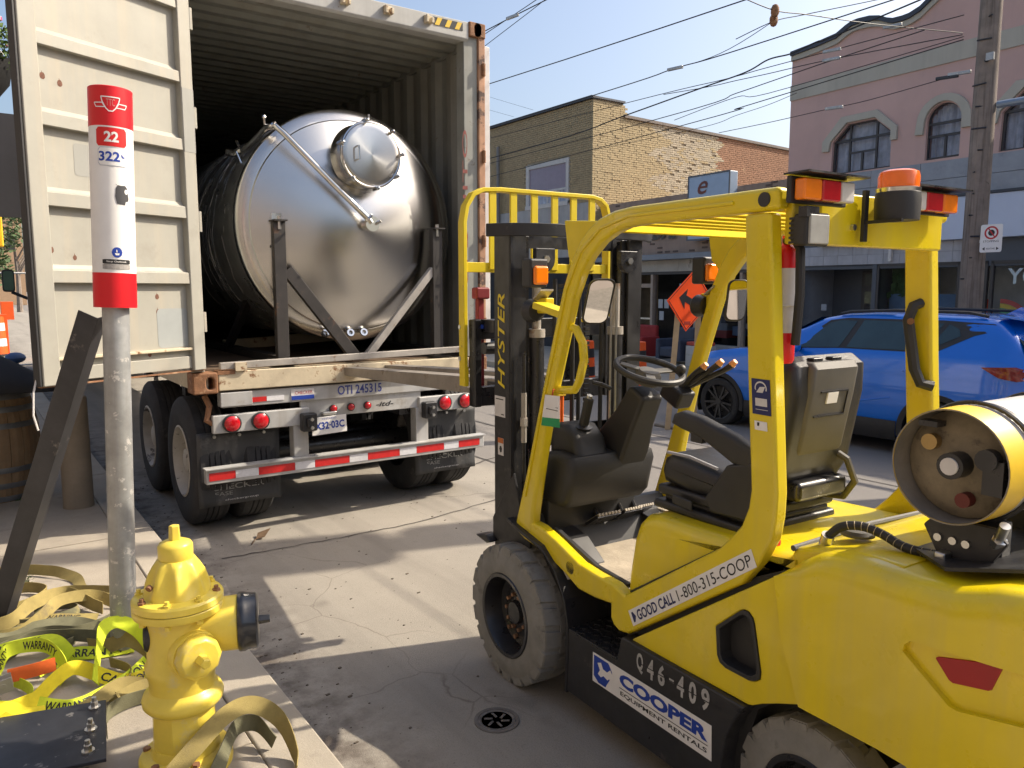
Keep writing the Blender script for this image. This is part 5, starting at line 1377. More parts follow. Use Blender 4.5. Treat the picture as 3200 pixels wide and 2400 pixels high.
# lower mast gusset and pivot
sp(F(), [(.39, .62), (.39, .72), (.20, .98), (.14, .82), (.06, .75), (.06, .60)], .035, .05).build('mast_gusset', BLK, FK, smooth=0, bevel=.004)
sp(F(), [(.52, .60), (.40, .63), (.36, .60), (.40, .585)], .0, .09).build('carriage_foot', BLK, FK, smooth=0, bevel=.01)
lettering('HYSTER', lambda a, b: (.290 + .062 * b, .0435, 1.375 + .455 * a), mat('yellow_print', (.72, .55, .02), rough=.5), FK, fr=fk, bold=.01, shear=.25)
pl1 = F().box(.285, .38, .0425, .0445, 1.235, 1.335).build('data_plate', WHITED, FK, smooth=0)
F().box(.30, .37, .0418, .0424, 1.318, 1.323).box(.295, .32, .0418, .0424, 1.245, 1.25).build('print_line', INK, pl1, smooth=0)
wl = F().box(.30, .35, .0425, .0445, 1.045, 1.13).build('warning_sticker', WHITED, FK, smooth=0)
F().box(.30, .35, .0415, .0424, 1.105, 1.13).build('warning_band', mat('warning_orange', (.48, .14, .03), rough=.5), wl, smooth=0)
F().prism([(.012 * math.cos(a) + .325, .018 * math.sin(a) + 1.075) for a in (0, 1, 2, 3, 4, 5)], lambda a, b, d: (a, d, b), .0415, .0424).build('pictogram', INK, wl, smooth=0)
# load backrest
lb = [(.60, -.01, 1.40), (.60, -.01, 2.18), (.60, .005, 2.26), (.60, .045, 2.32), (.60, .10, 2.345), (.60, .20, 2.352), (.60, .79, 2.352), (.60, .85, 2.34), (.60, .89, 2.31), (.60, .91, 2.25), (.60, .91, 1.40)]
F().rect_tube(lb, .05, .02, up=(0, 1, 0) if False else (0, .3, .95)).build('backrest_hoop', YEL2, FK, smooth=30, bevel=.004) if False else None
hb = F(); loops = []
for i, p in enumerate(lb):
    a = Vector(lb[max(0, i - 1)]); b = Vector(lb[min(len(lb) - 1, i + 1)]); t = (b - a).normalized(); nrm = Vector((0, -t.z, t.y))
    P_ = Vector(p); loops.append([tuple(P_ + nrm * i_ * .011 + Vector((j_ * .028, 0, 0))) for i_, j_ in ((-1, -1), (1, -1), (1, 1), (-1, 1))])
hb.loops(loops); hb.build('backrest_hoop', YEL2, FK, smooth=30, bevel=.004)
for o_ in (.155, .28, .41, .54, .665, .79):
    F().box(.578, .592, o_ - .020, o_ + .020, 1.95, 2.345).build('backrest_bar', YEL2, FK, smooth=0, bevel=.003)
F().box(.585, .60, .0, .90, 1.935, 1.985).build('backrest_rail', YEL2, FK, smooth=0, bevel=.003)
F().box(.57, .63, -.02, .005, 1.36, 1.46).build('backrest_lug', YEL2, FK, smooth=0, bevel=.004)
# carriage and forks
for z0, z1 in ((1.60, 1.70), (1.26, 1.36)): F().box(.52, .565, .0, .89, z0, z1).build('carriage_bar', BLKM, FK, smooth=0, bevel=.006)
for o_ in (.0, .83): F().box(.50, .56, o_, o_ + .04, 1.26, 1.70).build('carriage_side', BLKM, FK, smooth=0, bevel=.006)
for z in (1.50, 1.66): F().cyl((.618, -.024, z + .0), (.618, -.012, z + .0), .012, 12).build('bolt', CHROME, FK)
F().box(.40, .53, .05, .10, 1.64, 1.70).cyl((.45, .02, 1.56), (.45, .12, 1.56), .03, 14).build('roller_block', BLKM, FK, smooth=0)
F().box(.50, .52, .02, .06, 1.655, 1.675).build('blue_fitting', BLUEP, FK, smooth=0)
F().box(.62, .655, .09, .125, 1.30, 1.80).build('red_strut', mat('faded_red_paint', (.22, .02, .025), rough=.5, var=.15), FK, smooth=0, bevel=.004)
F().box(.60, .66, .07, .15, 1.80, 1.86).build('red_bracket', MATS['faded_red_paint'], FK, smooth=0, bevel=.01)
FORKM = mat('fork_sleeve_steel', (.30, .27, .235), rough=.5, metal=.4, var=.2, vs=6, spots=((.16, .10, .06), .58, 7, .1))
for o_ in (.245, .60):
    sh_ = F().box(.565, .61, o_ + .005, o_ + .115, 1.24, 1.74).build('fork_shank', BLKM, FK, smooth=0, bevel=.006)
    b = F(); L_ = []
    for u, zt, zb in ((.60, 1.375, 1.285), (.66, 1.372, 1.278), (1.2, 1.342, 1.247), (2.4, 1.272, 1.195), (3.4, 1.212, 1.155), (3.82, 1.186, 1.150)):
        L_.append([(u, o_, zb), (u, o_ + .125, zb), (u, o_ + .125, zt), (u, o_, zt)])
    b.loops(L_); b.build('fork', FORKM, FK, smooth=0, bevel=.006)
    F().box(.70, .79, o_ - .006, o_, 1.29, 1.352).build('fork_pin_plate', BLKM, FK, smooth=0, bevel=.004)
    F().cyl((.735, o_ - .018, 1.32), (.735, o_ - .006, 1.32), .016, 12).build('bolt', CHROME, FK)
    F().box(.98, 1.02, o_ - .003, o_ - .0005, 1.29, 1.325).build('fork_sticker', WHITED, FK, smooth=0)

# --- controls
rounded([(.12, .86), (.12, 1.02), (.06, 1.10), (-.02, 1.115), (-.14, 1.105), (-.16, 1.06), (-.12, .90), (-.08, .86)], .11, .62, .04, 'dash_panel', BLKP, ang=40)
F().tube([(-.11, .20, 1.095), (-.14, .30, 1.085), (-.13, .40, 1.07)], .006, 6).build('dash_edge', BLKM, FK)
rounded([(.13, .62), (.13, .88), (.03, .88), (.03, .62)], .12, .66, .02, 'dash_lower', BLKP, ang=40)
rounded([(.10, 1.08), (.10, 1.20), (.05, 1.235), (-.03, 1.235), (-.10, 1.18), (-.13, 1.09)], .17, .36, .04, 'brake_cowl', BLKP, ang=40)
F().lathe([(.045, 0), (.05, .012), (.03, .02)], (-.03, .265, 1.215), (-.3, 0, 1), 20).build('brake_gaiter', BLKM, FK)
F().bar((-.03, .265, 1.18), (-.085, .265, 1.36), .032, .045, up=(0, 1, 0)).build('brake_lever', BLKP, FK, bevel=.012, seg=3)
F().cyl((-.083, .265, 1.36), (-.088, .265, 1.372), .014, 10).build('lever_button', CHROME, FK)
cl_ = F(); L_ = []
for t, hw, hu in ((0, .085, .10), (.25, .085, .09), (.6, .07, .065), (1.0, .065, .05)):
    c = Vector((-.04 + t * -.20, .47, 1.06 + t * .335)); L_.append([tuple(c + Vector((i_ * hu, j_ * hw, -i_ * hu * -.5))) for i_, j_ in ((-1, -1), (1, -1), (1, 1), (-1, 1))])
cl_.loops(L_); col_ = cl_.build('steering_column', BLKP, FK, smooth=30, bevel=.02, seg=3)
F().obox((-.10, .405, 1.13), (.02, 0, .045), (0, .012, 0), (.01, 0, -.006)).build('switch_panel', BLKM, FK, bevel=.004)
sn = Vector((-.30, 0, .95)).normalized(); sc_ = Vector((-.255, .47, 1.49)); su = Vector((.95, 0, .30)).normalized()
MB(fk).torus(tuple(sc_), tuple(sn), .150, .0155, 48, 10).build('steering_wheel', BLKP, FK)
sw = F()
for a in (90, 215, 325):
    d = su * math.cos(R(a)) + Vector((0, 1, 0)) * math.sin(R(a)); e = sn.cross(d)
    sw.obox(sc_ + d * .09 - sn * .008, d * .06, e * .022, sn * .005)
sw.build('wheel_spoke', GRAYP, FK, smooth=30, bevel=.004)
MB(fk).lathe([(.055, -.05), (.06, -.01), (.045, .012), (0, .016)], tuple(sc_ - sn * .012), tuple(sn), 24).build('wheel_hub', GRAYP, FK)
MB(fk).sph(tuple(sc_ + su * -.09 + Vector((0, .10, 0)) + sn * .035), .024, 12).build('wheel_knob', BLKP, FK)
F().tube([(-.12, .36, 1.40), (-.10, .32, 1.42), (-.09, .28, 1.43)], .010, 8).build('indicator_stalk', BLKP, FK)
# pedals
for uo, oo, w_ in ((-.03, .40, .07), (-.03, .55, .055), (-.02, .64, .05)):
    p = F().obox((uo, oo, .76), (.045, 0, -.03), (0, w_, 0), (.004, 0, .006)).build('pedal', BLKM, FK, smooth=0)
    rb_ = F()
    for k in range(7): rb_.obox((uo - .005, oo - w_ + (k + .5) * w_ * 2 / 7, .769), (.045, 0, -.03), (0, w_ / 11, 0), (.003, 0, .005))
    rb_.build('pedal_ribs', mat('dusty_pedal', (.40, .36, .30), rough=.8, var=.2), p, smooth=0)
    F().tube([(-.0, oo, .75), (.06, oo, .82), (.08, oo, .95)], .012, 8).build('pedal_arm', BLKM, FK)
# hydraulic levers
for i, (u, o_, z) in enumerate(((-.33, .735, 1.495), (-.40, .76, 1.515), (-.455, .785, 1.515))):
    F().tube([(-.22, .70 + i * .02, 1.39), (u + .05, o_, z - .03), (u, o_, z)], .012, 8, radii=[.014, .013, .017]).build('lever', BLKP, FK)
    F().cyl((u + .006, o_, z - .002), (u - .012, o_ + .004, z + .016), .017, 12, .012).build('lever_knob', mat('orange_knob', (.85, .36, .12), rough=.4), FK)
F().obox((-.20, .70, 1.36), (.06, 0, .03), (0, .05, 0), (.02, 0, -.04)).build('lever_console', BLKP, FK, bevel=.015)
# seat
rounded([(-.65, 1.10), (-.635, 1.15), (-.65, 1.20), (-.70, 1.225), (-.82, 1.215), (-1.04, 1.185), (-1.08, 1.15), (-1.06, 1.09), (-.80, 1.08)], .18, .63, .05, 'seat_cushion', VINYL, ang=50)
F().tube([(-.67, .195, 1.222), (-.78, .202, 1.223), (-.92, .202, 1.204)], .006, 6).build('seat_piping', mat('pale_piping', (.4, .4, .42), rough=.6), FK)
for k, (z0, z1, e) in enumerate(((1.055, 1.095, .0), (1.03, 1.06, .02), (1.00, 1.035, -.01))):
    F().box(-1.10 + e * .3, -.635 - e, .175 + e, .635 - e, z0, z1).build('seat_bellows', VINYL, FK, bevel=.014, seg=3)
F().box(-1.06, -.67, .20, .61, 1.0, 1.02).build('seat_base', BLKM, FK, smooth=0)
sbk = [(-1.03, 1.17), (-1.08, 1.25), (-1.13, 1.50), (-1.15, 1.60), (-1.19, 1.63), (-1.235, 1.60), (-1.235, 1.50), (-1.19, 1.25), (-1.15, 1.18)]
rounded(sbk, .19, .60, .05, 'seat_back', VINYL, ang=50)
bx = [(-1.125, 1.285), (-1.18, 1.60), (-1.195, 1.615), (-1.244, 1.612), (-1.258, 1.59), (-1.245, 1.50), (-1.208, 1.31), (-1.193, 1.287)]
dbx = rounded(bx, .265, .515, .022, 'document_box', GRAYP, ang=40)
def bxf(a, b, d=.0):   # point on the rear face of the box: a across, b up
    p0 = Vector((-1.211, .265, 1.315)); p1 = Vector((-1.259, .265, 1.585)); q = p0 + (p1 - p0) * b + Vector((-.0, .25 * a, 0))
    return (q.x - .003 - d, q.y, q.z)
for (a0, b0, a1, b1) in ((.22, .72, .80, .73), (.79, .42, .80, .73), (.16, .41, .80, .42)):
    m_ = F(); m_.add([bxf(a0, b0), bxf(a1, b0), bxf(a1, b1 + .01), bxf(a0, b1 + .01)], [(0, 1, 2, 3)]); m_.build('box_groove', BLKM, dbx, smooth=0, solid=.004)
m_ = F(); m_.add([bxf(.36, .58), bxf(.58, .58), bxf(.58, .72), bxf(.36, .72)], [(0, 1, 2, 3)]); m_.build('box_label', WHITE, dbx, smooth=0, solid=.006)
for a in (.22, .62): F().obox((-1.218, .265 + .25 * a, 1.617), (.014, 0, 0), (0, .025, 0), (0, 0, .008)).build('box_latch', BLKM, dbx, smooth=0, bevel=.003)
F().tube([(-1.15, .50, 1.30), (-1.22, .52, 1.26), (-1.235, .55, 1.18), (-1.18, .57, 1.11), (-1.09, .57, 1.10)], .013, 8).build('seat_rail', GRAYP, FK)
F().box(-1.21, -1.12, .28, .55, 1.13, 1.20).build('seat_hinge', BLKM, FK, bevel=.02)
rounded([(-.715, 1.345), (-.73, 1.385), (-.77, 1.400), (-.86, 1.39), (-1.03, 1.345), (-1.11, 1.31), (-1.11, 1.235), (-1.02, 1.245), (-.86, 1.315), (-.77, 1.330)], .155, .215, .022, 'armrest', BLKP, ang=50)
F().box(-.87, -.81, .17, .20, 1.29, 1.33).build('armrest_pad', BLKP, FK, bevel=.006)
sp(F(), [(-.90, 1.10), (-1.0, 1.24), (-1.12, 1.27), (-1.12, 1.06), (-.93, 1.05)], .155, .185).build('seat_side', VINYL, FK, smooth=0, bevel=.012, seg=3)
F().tube([(-.635, .20, 1.03), (-.605, .24, 1.00), (-.605, .54, 1.00)], .009, 8).build('slide_bar', BLKM, FK)
F().obox((-.80, .150, 1.06), (.05, 0, .004), (0, .006, 0), (0, 0, .018)).build('seat_lever', BLKP, FK, bevel=.006)
# right-hand console seen across the seat
F().box(-.52, .10, .80, .955, .70, .735).build('right_fender_top', TREADM, FK, smooth=0, bevel=.01)
F().box(-.45, -.1, .82, .90, .735, .745).build('grip_strip', BLKP, FK, smooth=0)

# --- lights, mirrors, handles
def lightbar(o0, o1, segs):
    b = F().box(-1.335, -1.318, o0 - .012, o1 + .012, 2.10, 2.178).build('lamp_bar', BLKP, FK, bevel=.004)
    o_ = o0
    for w_, m_, nm in segs:
        F().box(-1.372, -1.335, o_ + .001, o_ + w_ - .001, 2.108, 2.170).build(nm, m_, b, bevel=.007, seg=3); o_ += w_
    F().box(-1.40, -1.312, o0 - .018, o1 + .03, 2.180, 2.186).build('lamp_hood', BLKM, b, smooth=0)
lightbar(.025, .265, ((.085, ORL, 'amber_lens'), (.09, REDL, 'red_lens'), (.065, CLL, 'clear_lens')))
lightbar(.575, .85, ((.08, CLL, 'clear_lens'), (.10, REDL, 'red_lens'), (.09, ORL, 'amber_lens')))
bc_ = F().lathe([(.066, 0), (.068, .06), (.066, .085), (.062, .088)], (-1.385, .465, 2.065), (0, 0, 1), 28).build('beacon_base', BLKP, FK)
F().lathe([(.064, 0), (.066, .012), (.060, .014), (.060, .0)], (-1.385, .465, 2.152), (0, 0, 1), 28).build('beacon_ring', CHROME, bc_)
F().lathe([(.060, 0), (.061, .04), (.057, .056), (.045, .062), (0, .064)], (-1.385, .465, 2.158), (0, 0, 1), 28).build('beacon_dome', mat('orange_dome', (.95, .17, .01), rough=.2, coat=.5, var=.06), bc_)
F().box(-1.33, -1.318, .38, .40, 2.0, 2.16).box(-1.45, -1.318, .385, .395, 2.055, 2.065).build('beacon_bracket', BLK, FK, smooth=0)
F().box(-1.37, -1.34, .045, .10, 2.06, 2.09).build('lamp_bracket', BLKM, FK, smooth=0)
wl_ = F(); wl_.loops([[(u, .105 + i_ * s_, 2.025 + j_ * s_ * .92) for i_, j_ in ((-1, -1), (1, -1), (1, 1), (-1, 1))] for u, s_ in ((-1.29, .032), (-1.32, .05), (-1.365, .054))])
wl_ = wl_.build('work_lamp', BLKP, FK, bevel=.008, seg=3)
F().box(-1.372, -1.362, .06, .150, 1.982, 2.068).build('lamp_glass', mat('frosted_lens', (.34, .34, .32), rough=.15, coat=.4, var=.12, vs=15), wl_, bevel=.004)
for k in range(6): F().box(-1.335, -1.30, .056, .062, 1.985 + k * .014, 1.992 + k * .014).build('cooling_fin', BLKP, wl_, smooth=0)


def indicator(u, o_, z, s):
    h = F().box(u + .0, u + .075, o_ - .052, o_ + .046, z - .055, z + .075).build('indicator_housing', BLKP, FK, bevel=.012, seg=3)
    F().box(u - .022, u + .002, o_ - .040, o_ + .036, z - .042, z + .042).build('indicator_lens', ORL, h, bevel=.012, seg=3)
    hl = F().lathe([(.045, 0), (.055, .05), (.05, .06), (0, .062)], (u + .02, o_, z - .16), (1, 0, 0), 24); hl.build('head_lamp', BLKP, h)
    F().obox((u - .02, o_ + .005, z - .085), (.03, 0, -.02), (0, .035, 0), (.0, 0, .004)).build('lamp_shield', GALV if s > 0 else STEELL, h, smooth=0)
    F().box(u - .05, u + .06, o_ + .0, o_ + .045, z - .17, z - .10).build('lamp_mount', YEL2, FK, smooth=0, bevel=.006)
indicator(.055, .085, 1.912, -1)
indicator(-.19, .905, 1.93, 1)
F().bar((.02, .06, 1.78), (-.20, .06, 1.74), .03, .08, up=(0, 1, 0)).build('lamp_arm', YEL2, FK, smooth=0, bevel=.005)


def mirror(c, wv, hv, poly, dep):
    c = Vector(c); wv = Vector(wv).normalized(); hv = Vector(hv).normalized(); nn = wv.cross(hv)
    m0 = F(); m0.prism(poly, lambda a, b, d: tuple(c + wv * a + hv * b + nn * d), -dep, dep); m0 = m0.build('mirror', BLKP, FK, smooth=30, bevel=.008, seg=3)
    for s_ in (-1, 1):
        m1 = F(); m1.add([tuple(c + wv * a * .86 + hv * b * .92 + nn * (dep + .001) * s_) for a, b in poly], [tuple(range(len(poly)))])
        m1.build('mirror_glass', mat('mirror_glass', (.85, .86, .86), rough=.02, metal=1.0, var=.0), m0, smooth=0)
mpoly = rrect(-.045, .045, -.095, .095, .028)
mirror((-.305, .135, 1.80), (-.62, .78, 0), (-.12, 0, 1), [(a * 1.22 + (.012 * (b / .095)), b) for a, b in mpoly], .012)
mirror((-.40, .855, 1.80), (-.50, .86, 0), (.07, .04, 1), [(a * 1.05 + (.012 * (b / .095)), b) for a, b in mpoly], .012)
F().tube([(-.25, .09, 1.72), (-.29, .12, 1.73)], .008, 6).build('mirror_arm', YEL2, FK)
gh = F(); gh.tube([(-.175, .055, 1.70), (-.26, .055, 1.685), (-.305, .055, 1.63), (-.315, .055, 1.56), (-.285, .055, 1.47), (-.255, .055, 1.43), (-.10, .055, 1.41)], .018, 10)
gh.build('grab_handle', YEL, FK)
F().tube([(-1.24, .89, 1.80), (-1.225, .865, 1.79), (-1.215, .852, 1.74), (-1.25, .852, 1.56), (-1.27, .862, 1.51), (-1.30, .89, 1.50)], .020, 8).build('rear_handle', BLKP, FK)
F().cyl((-1.235, .835, 1.735), (-1.24, .825, 1.735), .012, 10).build('bolt', RUST, FK)

# --- print on the bodywork
LB0 = Vector((-.664, .0206, .566)); LBd = Vector((-1.250, .0206, 1.000)) - LB0
lab = F(); lab.add([(-.657, .0205, .613), (-.688, .0205, .562), (-1.262, .0205, .978), (-1.236, .0205, 1.030)], [(0, 1, 2, 3)])
lab = lab.build('phone_sticker', WHITE, FK, smooth=0, solid=.001)
def labf(a, b):
    p = Vector((-.657, .0192, .613)) * (1 - a) * b + Vector((-.688, .0192, .562)) * (1 - a) * (1 - b) + Vector((-1.262, .0192, .978)) * a * (1 - b) + Vector((-1.236, .0192, 1.030)) * a * b
    return tuple(p)
m_ = F(); m_.add([labf(.02, .18), labf(.02, .82), labf(.034, .82), labf(.052, .5), labf(.034, .18)], [(0, 1, 2, 3, 4)]); m_.build('pointer_mark', NAVY, lab, smooth=0)
lettering('GOOD CALL', lambda a, b: labf(.065 + .335 * a, .16 + .66 * b), NAVY, lab, fr=fk, bold=.025)
lettering('1-800-315-COOP', lambda a, b: labf(.425 + .555 * a, .16 + .66 * b), INK, lab, fr=fk)
stk = F(); stk.add([(-.470, -.0015, .250), (-1.122, -.0015, .250), (-1.117, -.0015, .377), (-.470, -.0015, .374)], [(0, 1, 2, 3)])
stk = stk.build('company_sticker', WHITE, FK, smooth=0, solid=.001)
def stf(a, b): return (-.470 - .65 * a, -.0028, .250 + .126 * b)
m_ = F(); m_.add([stf(a, b) for a, b in ((.012, .22), (.012, .92), (.155, .92), (.19, .70), (.19, .55), (.145, .20), (.13, .06), (.06, .06))], [tuple(range(8))]); m_.build('logo_panel', BLUEP, stk, smooth=0)
def stg(a, b): return (-.470 - .65 * a, -.0036, .250 + .126 * b)
m_ = F(); m_.add([stg(a, b) for a, b in ((.05, .72), (.085, .80), (.105, .62), (.145, .60), (.175, .74), (.205, .55), (.185, .35), (.165, .42), (.15, .34), (.11, .40), (.085, .30), (.055, .36), (.075, .52))], [tuple(range(13))]); m_.build('logo_mark', WHITE, stk, smooth=0)
lettering('COOPER', lambda a, b: stf(.26 + .715 * a, .46 + .42 * b), BLUEP, stk, fr=fk, bold=.05)
F().add([stf(.26, .36), stf(.975, .36), stf(.975, .385), stf(.26, .385)], [(0, 1, 2, 3)]).build('rule', INK, stk, smooth=0)
lettering('EQUIPMENT RENTALS', lambda a, b: stf(.27 + .70 * a, .12 + .16 * b), INK, stk, fr=fk, bold=.02)
STENC = mat('stencil_paint', (.40, .40, .39), rough=.7, var=.2, vs=40)
xs_ = -.735
for chx, w_ in (('Q', .045), ('4', .045), ('6', .045), ('-', .03), ('4', .045), ('0', .045), ('9', .048)):
    zb_, zt_ = (.405, .485) if chx != '-' else (.44, .452)
    lettering(chx, lambda a, b, x0=xs_, w_=w_, zb_=zb_, zt_=zt_: (x0 - w_ * .80 * a, -.0018, zb_ + .004 * (-x0 - .73) * 8 + (zt_ - zb_) * b), STENC, FK, fr=fk, bold=.03)
    xs_ -= w_ * 1.30
# notch across the stencil characters: the bridges
F().add([(-.75, -.0024, .443), (-1.15, -.0024, .452), (-1.15, -.0024, .456), (-.75, -.0024, .447)], [(0, 1, 2, 3)]).build('stencil_bridge', BLK, FK, smooth=0)
bs_ = F(); bs_.add([(-1.212, .0205, 1.575), (-1.282, .0205, 1.575), (-1.293, .0205, 1.465), (-1.222, .0205, 1.465)], [(0, 1, 2, 3)]); bs_ = bs_.build('safety_sticker', NAVY, FK, smooth=0, solid=.001)
def bsf(a, b): return (-1.212 - .0705 * a - .0105 * (1 - b), .0192, 1.465 + .110 * b)
m_ = F(); pts = [(.5 + .33 * math.cos(R(a)), .74 + .20 * math.sin(R(a))) for a in range(-20, 205, 15)]; ptsi = [(.5 + .27 * math.cos(R(a)), .74 + .155 * math.sin(R(a))) for a in range(205, -21, -15)]
m_.add([bsf(a, b) for a, b in pts + ptsi], [tuple(range(len(pts) + len(ptsi)))]); m_.add([bsf(.25, .62), bsf(.6, .62), bsf(.75, .8), bsf(.45, .78)], [(0, 1, 2, 3)]); m_.build('pictogram', WHITED, bs_, smooth=0)
m_ = F(); m_.add([bsf(.18, .24), bsf(.82, .24), bsf(.82, .46), bsf(.18, .46)], [(0, 1, 2, 3)]); m_.build('inset', WHITED, bs_, smooth=0)
m_ = F(); m_.add([bsf(.18, .135), bsf(.85, .135), bsf(.85, .15), bsf(.18, .15)], [(0, 1, 2, 3)]); m_.build('rule', WHITED, bs_, smooth=0)
s2 = F(); s2.add([(-1.230, .0205, 1.444), (-1.278, .0205, 1.444), (-1.281, .0205, 1.416), (-1.233, .0205, 1.416)], [(0, 1, 2, 3)]); s2 = s2.build('small_sticker', WHITE, FK, smooth=0, solid=.001)
m_ = F(); m_.add([(-1.242, .0192, 1.440), (-1.250, .0192, 1.440), (-1.250, .0192, 1.429), (-1.242, .0192, 1.429)], [(0, 1, 2, 3)]); m_.build('pictogram', INK, s2, smooth=0)
ws = sp(F(), [(-.145, .690), (-.205, .650), (-.235, .595), (-.172, .635)], -.0075, -.0065)
# warning sticker on the fender face
ws = F(); wsq = [(-.10, -.007, .683), (-.165, -.007, .648), (-.215, -.007, .578), (-.150, -.007, .612)]
def fend_pt(t, o): # t along the arc of the fender between vertices 2 and 4
    a = Vector((-.095, 0, .713)); b = Vector((-.205, 0, .648)); c = Vector((-.272, 0, .545)); p = a.lerp(b, t * 2) if t < .5 else b.lerp(c, t * 2 - 1)
    return (p.x - .012, o, p.z + .006)
ws = F(); ws.add([fend_pt(.1, .03), fend_pt(.1, .10), fend_pt(.75, .10), fend_pt(.75, .03)], [(0, 1, 2, 3)]); ws = ws.build('warning_sticker', WHITED, FK, smooth=0, solid=.001)

# --- things carried by the forklift
gt = thing('gas_cylinder', fk(-1.765, .44, 1.23), 'white propane cylinder with a yellow collar strapped on the back of the forklift', 'gas cylinder')
TANKW = mat('tank_white', (.62, .61, .59), rough=.38, coat=.2, var=.06, vs=6, spots=((.35, .30, .24), .64, 9, .05))
F().lathe([(.151, .098), (.157, .13), (.157, .62), (.145, .66), (.10, .70), (0, .715)], (-1.765, .15, 1.385), (0, 1, 0), 48, cap=False).build('shell', TANKW, gt)
GRAYC = mat('grey_brown_collar', (.24, .22, .19), rough=.6, var=.25, vs=8, spots=((.40, .30, .06), .62, 7, .08))  # grey brown with yellow flecks, for the collar's inner face and lip
YTK = mat('tank_yellow', (.66, .44, .02), rough=.45, var=.1, vs=8, spots=((.38, .28, .10), .6, 9, .1))
rg = F(); rg.lathe([(.150, .0), (.154, .0), (.156, .10), (.152, .10), (.150, .0)], (-1.765, .145, 1.385), (0, 1, 0), 48, cap=False)
cut1 = F().cyl((-1.58, .215, 1.37), (-1.70, .215, 1.37), .045, 16)
rg.build('collar', YTK, gt, smooth=40)
F().lathe([(.1505, -.0015), (.1535, -.0015)], (-1.765, .145, 1.385), (0, 1, 0), 48, cap=False).build('collar_lip', GRAYC, gt, smooth=40)
F().lathe([(.1495, .0), (.1495, .098)], (-1.765, .145, 1.385), (0, 1, 0), 48, cap=False).build('collar_liner', GRAYC, gt, smooth=40)
MUD = mat('dusty_valve_face', (.23, .19, .125), rough=.8, var=.3, vs=10, spots=((.10, .08, .06), .58, 14, .1), spots2=((.16, .13, .08), .60, 9, .1))
F().lathe([(.147, .075), (.12, .06), (.07, .045), (0, .04)], (-1.765, .145, 1.385), (0, 1, 0), 40).build('end_dish', MUD, gt)
vb = F(); vb.cyl((-1.775, .19, 1.39), (-1.775, .135, 1.39), .035, 18); vb.build('valve_body', BLKM, gt)
F().cyl((-1.775, .135, 1.39), (-1.775, .130, 1.39), .023, 20).build('gauge_face', WHITED, gt)
F().cyl((-1.70, .19, 1.44), (-1.70, .165, 1.44), .022, 14).build('relief_plug', mat('brass', (.40, .28, .12), rough=.4, metal=.8), gt)
F().cyl((-1.80, .19, 1.30), (-1.80, .16, 1.30), .020, 14).build('red_plug', mat('dull_red', (.12, .02, .015), rough=.6), gt)
F().box(-1.90, -1.85, .15, .20, 1.33, 1.42).cyl((-1.86, .17, 1.42), (-1.86, .14, 1.42), .028, 14).build('fill_valve', BLKM, gt)
F().box(-1.73, -1.68, .145, .19, 1.485, 1.50).build('tag', BLKM, gt, smooth=0)
for o_ in (.29, .60): F().lathe([(.158, 0), (.161, .0), (.161, .018), (.158, .018)], (-1.765, o_, 1.385), (0, 1, 0), 40).build('strap_band', BLKM, gt)
rs = F(); rs.grid(lambda a, b: (-1.765 - .158 * math.cos(R(20 + 40 * a)), .33 + .1 * b + .05 * a, 1.385 + .158 * math.sin(R(20 + 40 * a))), 8, 1); rs.build('red_sticker', REDV, gt, smooth=0)

ex = thing('fire_extinguisher', fk(-1.235, .13, 1.62), 'red and white fire extinguisher with a black hose behind the near cab post', 'extinguisher')
F().lathe([(.0, 0), (.032, .004), (.038, .015), (.038, .10)], (-1.235, .13, 1.615), (0, 0, 1), 24).build('red_base', REDV, ex)
F().lathe([(.038, 0), (.038, .20)], (-1.235, .13, 1.715), (0, 0, 1), 24).build('label_band', WHITED, ex)
F().lathe([(.038, 0), (.038, .045), (.028, .065), (.012, .075), (.012, .10)], (-1.235, .13, 1.915), (0, 0, 1), 24).build('red_shoulder', REDV, ex)
F().tube([(-1.238, .125, 1.995), (-1.268, .12, 2.01), (-1.303, .11, 1.97), (-1.308, .11, 1.84), (-1.292, .12, 1.68)], .014, 10).build('hose', WIRE, ex)
F().torus((-1.238, .13, 1.80), (0, 0, 1), .042, .003, 20, 5).build('strap', WHITED, ex)

it = thing('inspection_tag', fk(-.10, .02, 1.25), 'white and green inspection tag hung from the grab handle of the forklift', 'tag')
tgp = [(-.095, .012, 1.385), (-.20, .012, 1.395), (-.215, .008, 1.305), (-.20, .006, 1.275), (-.09, .006, 1.265)]
F().add([(-.100, .010, 1.395), (-.205, .012, 1.400), (-.218, .004, 1.305), (-.088, .004, 1.295)], [(0, 1, 2, 3)]).build('card', WHITE, it, smooth=0, solid=.0015)
F().add([(-.088, .004, 1.295), (-.218, .004, 1.305), (-.222, .001, 1.268), (-.085, .001, 1.258)], [(0, 1, 2, 3)]).build('green_strip', mat('tag_green', (.01, .28, .09), rough=.5), it, smooth=0, solid=.0015)
for k in range(3): F().box(-.20, -.115, .0045 + .002 * k, .006 + .002 * k, 1.335 + k * .012, 1.338 + k * .012).build('print_line', INK, it, smooth=0)
F().tube([(-.15, .012, 1.395), (-.145, .02, 1.42), (-.13, .04, 1.42)], .003, 5).build('red_string', mat('red_string', (.5, .05, .02), rough=.7), it)
